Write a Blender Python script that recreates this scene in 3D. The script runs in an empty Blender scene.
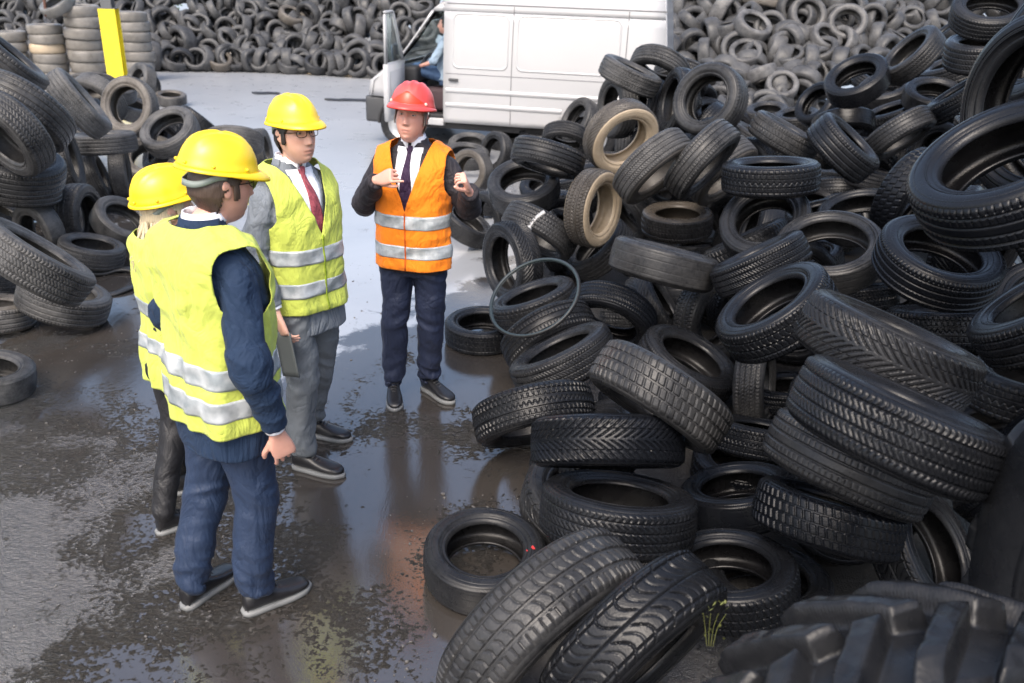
import bpy, bmesh, math, random
from mathutils import Vector, Matrix, Quaternion, noise
from mathutils.bvhtree import BVHTree
R_ = math.radians
SC = bpy.context.scene
COL = SC.collection
random.seed(7)
# ------------------------------------------------------------------ camera
F, PITCH, ROLL, CAM_H = 850.0, math.atan(362/850.0), R_(2.0), 2.37
FW = Vector((0, math.cos(PITCH), -math.sin(PITCH)))
UP = Vector((0, math.sin(PITCH), math.cos(PITCH)))
RTV = Vector((1,0,0))*math.cos(ROLL) + UP*math.sin(ROLL)
UP = UP*math.cos(ROLL) - Vector((1,0,0))*math.sin(ROLL)
CAMP = Vector((0, 0, CAM_H))
def ray(px, py):
    return RTV*((px-512)/F) + FW - UP*((py-341.5)/F)
def ground_at(px, py, z=0.0):
    d = ray(px, py); return CAMP + d*((z-CAM_H)/d.z)
def at_depth(px, py, t):
    return CAMP + ray(px, py)*t
cam = bpy.data.cameras.new('camera'); cam.sensor_width = 36; cam.lens = 36*F/1024
cam.clip_start = .05; cam.clip_end = 2000
cam.dof.use_dof = True; cam.dof.focus_distance = 3.8; cam.dof.aperture_fstop = 3.0
co = bpy.data.objects.new('camera', cam); COL.objects.link(co)
co.location = CAMP; co.rotation_euler = (Matrix.Rotation(math.pi/2-PITCH, 3, 'X') @ Matrix.Rotation(ROLL, 3, 'Z')).to_euler(); SC.camera = co
# ------------------------------------------------------------------ light
SUN_EL, SUN_AZ = R_(52), R_(200)       # azimuth: direction the light comes from, clockwise from +Y
w = bpy.data.worlds.new('World'); SC.world = w; w.use_nodes = True
nt = w.node_tree; bg = nt.nodes['Background']
sky = nt.nodes.new('ShaderNodeTexSky'); sky.sky_type = 'NISHITA'; sky.sun_disc = False
sky.sun_elevation = SUN_EL; sky.sun_rotation = SUN_AZ
sky.air_density = 1.0; sky.dust_density = 5.0; sky.ozone_density = 1.0
hs = nt.nodes.new('ShaderNodeHueSaturation'); hs.inputs['Saturation'].default_value = .95
nt.links.new(sky.outputs[0], hs.inputs['Color']); nt.links.new(hs.outputs[0], bg.inputs[0])
bg.inputs[1].default_value = .15
sl = bpy.data.lights.new('sun', 'SUN'); sl.energy = .55; sl.angle = R_(22); sl.color = (1,.96,.9)
so = bpy.data.objects.new('sun', sl); COL.objects.link(so)
sd = Vector((math.sin(SUN_AZ)*math.cos(SUN_EL), math.cos(SUN_AZ)*math.cos(SUN_EL), math.sin(SUN_EL)))
so.rotation_euler = (-sd).to_track_quat('-Z', 'Y').to_euler(); so.location = (0,0,30)
SC.view_settings.view_transform = 'Standard'; SC.view_settings.look = 'None'
SC.view_settings.exposure = 1.38; SC.view_settings.gamma = 1
SC.cycles.use_denoising = True; SC.cycles.max_bounces = 8; SC.cycles.sample_clamp_indirect = 4
try: SC.cycles.denoiser = 'OPENIMAGEDENOISE'
except Exception: pass
# ------------------------------------------------------------------ helpers
def link(o, parent=None):
    COL.objects.link(o)
    if parent is not None: o.parent = parent
    return o
def tag(o, label=None, cat=None, group=None, kind=None):
    if label: o['label'] = label
    if cat: o['category'] = cat
    if group: o['group'] = group
    if kind: o['kind'] = kind
    return o
def empty(name, loc=(0,0,0), rz=0):
    o = bpy.data.objects.new(name, None); o.empty_display_size = .1
    o.location = loc; o.rotation_euler = (0,0,rz); return link(o)
def mesh_obj(name, me, m, parent=None):
    o = bpy.data.objects.new(name, me)
    if m is not None:
        me.materials.clear(); me.materials.append(m)
    return link(o, parent)
def bm_obj(name, bm, m, parent=None, smooth=True, normals=True):
    if normals: bmesh.ops.recalc_face_normals(bm, faces=bm.faces[:])
    me = bpy.data.meshes.new(name); bm.to_mesh(me); bm.free()
    if smooth: me.polygons.foreach_set('use_smooth', [True]*len(me.polygons))
    return mesh_obj(name, me, m, parent)
def grid_faces(bm, rows, close_u=True, cap0=False, cap1=False):
    vs = [[bm.verts.new(p) for p in r] for r in rows]
    n = len(rows[0])
    for a, b in zip(vs, vs[1:]):
        for i in range(n if close_u else n-1):
            j = (i+1) % n
            bm.faces.new((a[i], a[j], b[j], b[i]))
    for r, on in ((vs[0], cap0), (vs[-1], cap1)):
        if on:
            c = bm.verts.new(sum((v.co for v in r), Vector())/n)
            for i in range(n):
                bm.faces.new((r[i], r[(i+1) % n], c))
    return vs
def box(bm, lo, hi, M=None, bev=0):
    r = bmesh.ops.create_cube(bm, size=1)
    vs = r['verts']
    for v in vs:
        v.co = Vector(((lo[i]+hi[i])/2 + v.co[i]*(hi[i]-lo[i]) for i in range(3)))
    if bev:
        es = list({e for v in vs for e in v.link_edges})
        rr = bmesh.ops.bevel(bm, geom=es, offset=bev, segments=2, profile=.6, affect='EDGES')
        vs = list({v for f in rr['faces'] for v in f.verts} | {v for v in vs if v.is_valid})
    if M is not None:
        bmesh.ops.transform(bm, matrix=M, verts=[v for v in vs if v.is_valid])
def frames(pts):
    out = []; prev = None
    for i, p in enumerate(pts):
        t = (pts[min(i+1, len(pts)-1)] - pts[max(i-1, 0)]).normalized()
        if prev is None:
            a = Vector((1,0,0)) if abs(t.x) < .8 else Vector((0,1,0))
            x = (a - t*a.dot(t)).normalized()
        else:
            x = (prev - t*prev.dot(t)).normalized()
        prev = x; out.append((p, t, x, t.cross(x)))
    return out
def cat(pts, vals, k=4):
    """Catmull-Rom resampling of points and radii"""
    P = [Vector(p) for p in pts]; op, ov = [], []
    n = len(P)
    for i in range(n-1):
        p0, p1, p2, p3 = P[max(i-1,0)], P[i], P[i+1], P[min(i+2,n-1)]
        for j in range(k):
            t = j/k
            op.append(.5*((2*p1)+(p2-p0)*t+(2*p0-5*p1+4*p2-p3)*t*t+(3*p1-p0-3*p2+p3)*t**3))
            ov.append(vals[i]+(vals[i+1]-vals[i])*(t*t*(3-2*t)))
    op.append(P[-1]); ov.append(vals[-1])
    return op, ov
def limb(bm, pts, rad, n=14, k=4, round_ends=True, flat=1.0):
    P, V = cat(pts, rad, k); fr = frames(P); rows = []
    def ring(p, x, y, r): return [p + x*(math.cos(2*math.pi*i/n)*r) + y*(math.sin(2*math.pi*i/n)*r*flat) for i in range(n)]
    if round_ends:
        p, t, x, y = fr[0]
        for a in (75, 50, 25): rows.append(ring(p - t*V[0]*math.sin(R_(a))*.8, x, y, V[0]*math.cos(R_(a))))
    for (p, t, x, y), r in zip(fr, V): rows.append(ring(p, x, y, r))
    if round_ends:
        p, t, x, y = fr[-1]
        for a in (25, 50, 75): rows.append(ring(p + t*V[-1]*math.sin(R_(a))*.8, x, y, V[-1]*math.cos(R_(a))))
    grid_faces(bm, rows, True, True, True)
def tube(bm, pts, r, n=8, k=1):
    limb(bm, pts, [r]*len(pts), n, k, False)
def sup(a, e): 
    return math.copysign(abs(a)**e, a)
def torso(bm, rings, n=48, e=.82, cap=(True, True), sub=4):
    """rings: z, half width, front depth, back depth, (cx, cy)"""
    rows = []
    R2 = []
    for i in range(len(rings)-1):
        q = [rings[max(i-1,0)], rings[i], rings[i+1], rings[min(i+2,len(rings)-1)]]
        for j in range(sub):
            t = j/sub
            R2.append([.5*((2*q[1][c])+(q[2][c]-q[0][c])*t+(2*q[0][c]-5*q[1][c]+4*q[2][c]-q[3][c])*t*t+(3*q[1][c]-q[0][c]-3*q[2][c]+q[3][c])*t**3) for c in range(6)])
    R2.append(list(rings[-1]))
    for z, hw, df, db, cx, cy in R2:
        r = []
        for i in range(n):
            a = 2*math.pi*i/n
            c, s = sup(math.cos(a), e), sup(math.sin(a), e)
            r.append(Vector((cx + hw*c, cy + (df if s > 0 else db)*s, z)))
        rows.append(r)
    return grid_faces(bm, rows, True, cap[0], cap[1])
def remesh(bm, voxel, smooth=2, fac=.5):
    bmesh.ops.recalc_face_normals(bm, faces=bm.faces[:])
    me = bpy.data.meshes.new('tmp'); bm.to_mesh(me); bm.free()
    o = bpy.data.objects.new('tmp', me); COL.objects.link(o)
    m = o.modifiers.new('r', 'REMESH'); m.mode = 'VOXEL'; m.voxel_size = voxel
    if smooth:
        s = o.modifiers.new('s', 'SMOOTH'); s.iterations = smooth; s.factor = fac
    dg = bpy.context.evaluated_depsgraph_get()
    new = bpy.data.meshes.new_from_object(o.evaluated_get(dg))
    bpy.data.objects.remove(o); bpy.data.meshes.remove(me)
    new.polygons.foreach_set('use_smooth', [True]*len(new.polygons))
    return new
def displace(me, fn):
    ns = [v.normal.copy() for v in me.vertices]
    for v, n in zip(me.vertices, ns):
        v.co = v.co + n*fn(v.co, n)
    me.update()
def bvh_of(me):
    return BVHTree.FromPolygons([v.co.copy() for v in me.vertices], [tuple(p.vertices) for p in me.polygons])
def nz(p, s, sz=None, off=0):
    return noise.noise(Vector((p[0]*s+off, p[1]*s+off*.7, p[2]*(sz if sz else s)-off)))
def rg(p, s, sz=None, off=0):
    return 1 - 2.6*abs(nz(p, s, sz, off))
def sm(x, a, b):
    t = max(0, min(1, (x-a)/(b-a))); return t*t*(3-2*t)
# ------------------------------------------------------------------ materials
class NT:
    def __init__(s, name):
        s.m = bpy.data.materials.new(name); s.m.use_nodes = True
        s.t = s.m.node_tree; s.b = s.t.nodes['Principled BSDF']
    def n(s, typ, **kw):
        x = s.t.nodes.new(typ)
        for k, v in kw.items():
            if k.startswith('i_'):
                x.inputs[int(k[2:]) if k[2:].isdigit() else k[2:].replace('_', ' ')].default_value = v
            else: setattr(x, k, v)
        return x
    def l(s, a, b): s.t.links.new(a, b)
    def noise(s, vec, scale, detail=4, rough=.55, dist=0):
        x = s.n('ShaderNodeTexNoise'); x.inputs['Scale'].default_value = scale; x.inputs['Detail'].default_value = detail
        x.inputs['Roughness'].default_value = rough; x.inputs['Distortion'].default_value = dist
        if vec is not None: s.l(vec, x.inputs['Vector'])
        return x.outputs['Fac']
    def ramp(s, fac, stops):
        x = s.n('ShaderNodeValToRGB'); s.l(fac, x.inputs[0])
        e = x.color_ramp.elements
        while len(e) < len(stops): e.new(.5)
        for q, (p, c) in zip(e, stops):
            q.position = p; q.color = (c, c, c, 1) if not hasattr(c, '__len__') else (*c, 1)
        return x.outputs[0]
    def math(s, op, a, b=None, c=None, clamp=False):
        x = s.n('ShaderNodeMath', operation=op, use_clamp=clamp)
        for i, q in enumerate((a, b, c)):
            if q is None: continue
            if isinstance(q, (int, float)): x.inputs[i].default_value = q
            else: s.l(q, x.inputs[i])
        return x.outputs[0]
    def mix(s, fac, a, b):
        x = s.n('ShaderNodeMix', data_type='RGBA')
        for q, i in ((fac, 0), (a, 6), (b, 7)):
            if isinstance(q, (int, float)): x.inputs[i].default_value = q
            elif isinstance(q, tuple): x.inputs[i].default_value = (*q, 1)
            else: s.l(q, x.inputs[i])
        return x.outputs[2]
    def bump(s, h, strength, dist=.01):
        x = s.n('ShaderNodeBump'); x.inputs['Strength'].default_value = strength; x.inputs['Distance'].default_value = dist
        s.l(h, x.inputs['Height']); s.l(x.outputs[0], s.b.inputs['Normal']); return x
    def set(s, **kw):
        for k, v in kw.items():
            i = s.b.inputs[k.replace('_', ' ')]
            if isinstance(v, (int, float)): i.default_value = v
            elif isinstance(v, tuple): i.default_value = (*v, 1) if len(v) == 3 and i.type == 'RGBA' else v
            else: s.l(v, i)
        return s.m
    def obj(s): return s.n('ShaderNodeTexCoord').outputs['Object']
    def pos(s): return s.n('ShaderNodeNewGeometry').outputs['Position']
def rubber(name, dust_hi=(.15,.148,.145), base=(.0032,.0037,.0050)):
    t = NT(name); oi = t.n('ShaderNodeObjectInfo'); oc = t.obj()
    sep = t.n('ShaderNodeSeparateColor'); t.l(oi.outputs['Color'], sep.inputs[0])
    add = t.n('ShaderNodeVectorMath', operation='ADD'); t.l(oc, add.inputs[0])
    rnd = t.n('ShaderNodeCombineXYZ'); rr = t.math('MULTIPLY', oi.outputs['Random'], 37.0)
    for i in range(3): t.l(rr, rnd.inputs[i])
    t.l(rnd.outputs[0], add.inputs[1]); v = add.outputs[0]
    n1 = t.noise(v, 3.2, 6, .62); n2 = t.noise(v, 34, 5, .6); n3 = t.noise(v, 7, 4, .6, .6)
    base2 = t.mix(n1, base, tuple(c*2.2 for c in base))
    dm = t.math('ADD', t.ramp(n1, [(.30, 0), (.72, .8)]), t.ramp(n2, [(.35, 0), (.8, .45)]))
    dm = t.math('MULTIPLY', dm, sep.outputs[0], clamp=True)
    c = t.mix(dm, base2, dust_hi)
    tm = t.math('MULTIPLY', t.math('MULTIPLY_ADD', n1, .7, .65), sep.outputs[1], clamp=True)
    c = t.mix(tm, c, (.46,.37,.26))
    ro = t.math('MULTIPLY_ADD', n3, .44, .03)
    ro = t.math('ADD', ro, t.math('MULTIPLY', dm, .35), clamp=True)
    t.bump(t.math('ADD', t.math('MULTIPLY', n2, .6), t.noise(v, 120, 3)), .25, .004)
    return t.set(Base_Color=c, Roughness=ro, IOR=1.5, Specular_IOR_Level=.24)
M = {}
M['tread'] = rubber('tread_rubber')
M['wall'] = rubber('sidewall_rubber', base=(.004,.0045,.0058))
M['inner'] = rubber('inner_rubber', base=(.003,.003,.0036))
def cloth(name, c, rough=.8, weave=900, amp=.15, var=.25, sheen=.02, spec=.2, fold=1.0):
    t = NT(name); v = t.obj(); n = t.noise(v, 9, 4)
    col = t.mix(n, tuple(x*(1-var) for x in c), tuple(min(1, x*(1+var)) for x in c))
    mp = t.n('ShaderNodeMapping'); mp.inputs['Rotation'].default_value = (R_(20), R_(25), 0); mp.inputs['Scale'].default_value = (1, 1, .6); t.l(v, mp.inputs[0])
    crease = t.math('ABSOLUTE', t.math('SUBTRACT', t.noise(mp.outputs[0], 6.5, 4, .5, 1.0), .5))
    crease2 = t.math('ABSOLUTE', t.math('SUBTRACT', t.noise(mp.outputs[0], 17, 3, .5, .6), .5))
    hh = t.math('ADD', t.math('MULTIPLY', t.math('MINIMUM', crease, .16), 4.2), t.math('MULTIPLY', t.math('MINIMUM', crease2, .2), .9))
    hh = t.math('ADD', hh, t.math('MULTIPLY', t.noise(v, weave, 2), .05))
    t.bump(hh, min(1, amp*4.2*fold), .022)
    return t.set(Base_Color=col, Roughness=rough, Sheen_Weight=sheen, Specular_IOR_Level=spec)
def plain(name, c, rough=.5, spec=.5, metal=0, var=.12, scale=12, bump=0, coat=0):
    t = NT(name); v = t.obj(); n = t.noise(v, scale, 5)
    col = t.mix(n, tuple(x*(1-var) for x in c), tuple(min(1, x*(1+var)) for x in c))
    ro = t.math('MULTIPLY_ADD', n, .2, rough-.1)
    if bump: t.bump(t.noise(v, scale*8, 3), bump, .003)
    return t.set(Base_Color=col, Roughness=ro, Metallic=metal, Specular_IOR_Level=spec, Coat_Weight=coat)

# tyre tables: tread pattern, section profile, dust, tan mud, label
RT = [
 ('rib','n',0.7,0,'pale dusty tyre lying flat behind the raised fist of the orange vested man'),
 ('sipe','n',0.6,0,'pale grey tyre under another flat tyre behind the raised fist'),
 ('sipe','n',0.5,0.1,'worn grey tyre standing up just beside the raised fist'),
 ('rib','n',0.3,0,'small black ring tyre at the back edge of the heap below the van sill'),
 ('rib','n',0.1,0,'black tyre showing only its top at the back edge under the van'),
 ('rib','n',0.25,0,'tilted tyre with long straight grooves above the open ring with a pale scuff'),
 ('sipe','n',0.1,0,'dark tyre hump between the grooved tyre and the white van'),
 ('sipe','n',0.2,0,'arched tyre with fine tread in front of the van sill'),
 ('bald','n',0,0,'plain black tyre arch against the white van side'),
 ('rib','n',0.4,0,'tilted ring tyre beside the upright grooved tyre in front of the van'),
 ('rib','n',0.45,0,'upright grooved tyre whose dark opening faces the van front'),
 ('block','n',0.45,0,'slanting tyre lying against the white van panel at the crest'),
 ('sipe','n',0.45,0,'arched tyre topmost on the crest in front of the van rear'),
 ('sipe','n',0.4,0,'arched tyre right behind the big open ring on the crest'),
 ('rib','f',0.4,0,'wide open ring tyre with a second tyre inside it on the crest'),
 ('rib','n',0.15,0,'dark blue black tyre tucked behind the wide open ring tyre'),
 ('vee','n',0.3,0.75,'tan muddy ring tyre with herringbone tread shoulder'),
 ('rib','n',0.5,0,'grooved tyre seen through the hole of the tan muddy ring'),
 ('sipe','n',0.25,0,'short arched tread tyre directly below the wide open ring tyre'),
 ('sipe','n',0.45,0.06,'steeply leaning worn tyre beside the tan muddy ring'),
 ('rib','n',0.35,0,'steeply leaning grooved tyre in the middle of three leaning tyres'),
 ('sipe','n',0.55,0.08,'dusty leaning tyre pressed under a grooved leaning tyre'),
 ('rib','n',0.35,0,'grooved tyre leaning on the lower side of the wide open ring tyre'),
 ('slant','n',0.2,0,'grooved slanting tyre below the grey background pile'),
 ('block','n',0.05,0,'blue black flat tyre with block tread lying over a round open tyre'),
 ('rib','n',0.35,0,'small flat tyre at the back edge beside the grey background pile'),
 ('sipe','n',0.2,0,'second small flat tyre at the back edge before the grey pile'),
 ('bald','n',0.1,0,'smooth open ring tyre tilted on top of two others below the grey pile'),
 ('bald','n',0.2,0,'open ring tyre half hidden beneath the smooth tilted ring'),
 ('sipe','n',0.25,0,'scuffed tyre leaning steeply at the far crest'),
 ('bald','n',0.05,0,'dark open ring behind the arched tyre at the back hollow'),
 ('bald','n',0.05,0,'plain arched tyre under the smooth tilted ring'),
 ('rib','f',0.05,0,'broad grooved tyre plunging into the dark hollow'),
 ('sipe','n',0.05,0,'small patch of tread behind the broad plunging tyre'),
 ('rib','n',0.1,0,'ribbed tyre sloping beneath the tilted ring with an opening'),
 ('chunk','n',0.1,0,'rough treaded tyre between two open rings at the far side'),
 ('bald','n',0.05,0,'open tyre facing up beside the sloping grooved tyre near the crest'),
 ('rib','n',0.05,0,'sloping tyre with parallel grooves just left of the large glossy ring'),
 ('sipe','n',0.1,0,'scuffed open tyre topmost in the stack at the upper corner'),
 ('sipe','f',0.1,0,'dark tyre lying under the topmost open tyre of the upper corner'),
 ('sipe','n',0.15,0,'mottled tyre squeezed beside the upper corner stack'),
 ('bald','n',0.05,0,'thin dark tyre edge sticking out behind the upper corner stack'),
 ('bald','l',0,0,'large glossy open tyre cut off by the picture edge'),
 ('bald','n',0,0,'tyre edge behind the large glossy open tyre'),
 ('rib','n',0,0,'large tyre with ribbed tread facing up beneath the glossy open tyre'),
 ('chunk','n',0,0,'black rough tyre standing steeply behind the large ribbed tyre'),
 ('rib','n',0,0,'glossy tyre lying open with slotted shoulder around an upright tyre'),
 ('vee','n',0,0,'upright tyre with arrow tread stuck into the glossy open tyre'),
 ('bald','l',0.25,0,'thin grey open ring lying flat in the centre of the heap'),
 ('bald','l',0.05,0,'dark open ring lying behind the thin grey ring'),
 ('rib','n',0.2,0,'small bit of ribbed tyre between two open rings'),
 ('rib','n',0.05,0,'low arch of tyre tread in front of the plunging broad tyre'),
 ('sipe','n',0.05,0,'narrow strip of tyre tread in the dark hollow beside the rough tyre'),
 ('bald','n',0.15,0,'round open tyre under the blue black block tread tyre'),
 ('chunk','n',0.1,0,'coarse blocked tyre sloping up across the round open tyre'),
 ('sipe','n',0.05,0,'fine treaded tyre lying along the lower side of the coarse blocked tyre'),
 ('slant','n',0.05,0,'glossy tyre tilted with a long oval opening in mid heap'),
 ('block','n',0.05,0,'tyre standing with its round opening turned to the glossy oval tyre'),
 ('bald','n',0.3,0,'bald worn tyre with a smooth grey tread'),
 ('sipe','n',0.35,0,'small scuffed tyre bulging above the bald worn tyre'),
 ('slant','n',0.1,0.1,'flat open tyre with a brownish rim below the leaning tyres'),
 ('sipe','n',0.15,0,'bit of scuffed tread between the bald tyre and the coarse blocked one'),
 ('block','n',0.15,0.6,'upright tyre with a tan muddy sidewall'),
 ('bald','n',0.25,0,'open ring tyre with a pale dry scuff above the torn rubber strip'),
 ('rib','n',0.15,0,'flat grooved tyre at hip height beside the orange vested man'),
 ('bald','n',0.15,0,'tilted tyre with an oval opening next to the orange vest hem'),
 ('sipe','n',0.1,0,'small dark tyre wedged between the oval opening and a standing ring'),
 ('sipe','n',0.25,0,'worn hump of tyre carrying the torn pale rubber strip'),
 ('vee','n',0.1,0,'standing tyre with its wide opening turned to the orange vested man'),
 ('sipe','n',0.15,0,'strip of tread hidden behind the worn hump'),
 ('block','n',0.15,0,'muddy tyre with an oval opening inside the thin bicycle tyre'),
 ('slant','n',0.05,0,'black tyre lying flat on the wet ground beside the navy trousers'),
 ('rib','n',0.15,0,'tyre leaning over with slotted ribs below the thin bicycle tyre'),
 ('sipe','n',0.2,0,'tilted tyre with a dark slit opening under the slotted rib tyre'),
 ('block','n',0.05,0,'tilted tyre propped at the heap foot with its hollow over the ground'),
 ('vee','n',0,0,'wide flat tyre with curved grooves resting on another flat tyre'),
 ('sipe','n',0,0,'black flat tyre with a dense fine tread at the heap foot'),
 ('chunk','n',0.15,0,'heavy block treaded tyre leaning in the middle of the heap foot'),
 ('sipe','n',0.1,0,'tyre with an open arch behind the heavy block treaded tyre'),
 ('slant','n',0.35,0,'small arched tyre with pale worn blocks'),
 ('sipe','n',0.05,0,'dark open tyre yawning beside the thin bicycle tyre'),
 ('vee','n',0.05,0,'dark arrow treaded tyre under the bald worn tyre'),
 ('rib','n',0.15,0,'leaning ring tyre in front of the tan walled upright tyre'),
 ('sipe','n',0,0,'black tyre on edge deep in the gap below the glossy oval tyre'),
 ('sipe','n',0,0,'dark tyre strip in the gap beside the arrow grooved big tyre'),
 ('vee','n',0,0,'big tyre with deep V shaped grooves'),
 ('sipe','n',0,0,'longest big tyre with dense sipes and straight grooves'),
 ('block','n',0,0,'tyre with a zigzag centre groove behind the deep V grooved tyre'),
 ('rib','n',0.1,0,'pale blue shiny tyre cut by the picture edge beside the zigzag groove tyre'),
 ('block','n',0,0,'bit of block tread behind the deep V grooved tyre'),
 ('rib','n',0,0,'glossy tyre with plain wide ribs under the dense siped tyre'),
 ('block','n',0,0,'dark block tread end behind the plain wide ribbed tyre'),
 ('slant','n',0,0,'tyre lying deep inside a larger ring in the lower gap'),
 ('bald','n',0,0,'dark ring lying around another tyre in the lower gap'),
 ('chunk','n',0,0,'tyre with square muddy tread blocks'),
 ('wave','n',0.05,0,'tyre with wavy sideways grooves and an opening towards the big tractor tyre'),
 ('sipe','n',0,0,'dark tyre behind the shoulder of the smooth farm tyre'),
 ('chunk','n',0.05,0,'ring with notched lugs lying around a smaller tyre'),
 ('bald','n',0,0,'glossy tyre nested inside the ring with notched lugs'),
 ('slant','n',0.15,0,'grey scuffed tyre leaning at the front with a red mark on its tread'),
 ('wave','n',0.1,0,'broad grey tyre with swirling grooves leaning behind the red marked one'),
 ('sipe','n',0.05,0,'dark open tyre at the picture edge just above the smooth farm tyre'),
 ('block','n',0.05,0,'tyre cut by the picture edge under the pale blue shiny tyre'),
 ('rib','n',0.05,0,'half buried tyre behind the end of the deep V grooved tyre'),
 ('bald','n',0.2,0,'single open tyre lying flat on the wet ground at the front'),
]
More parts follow.
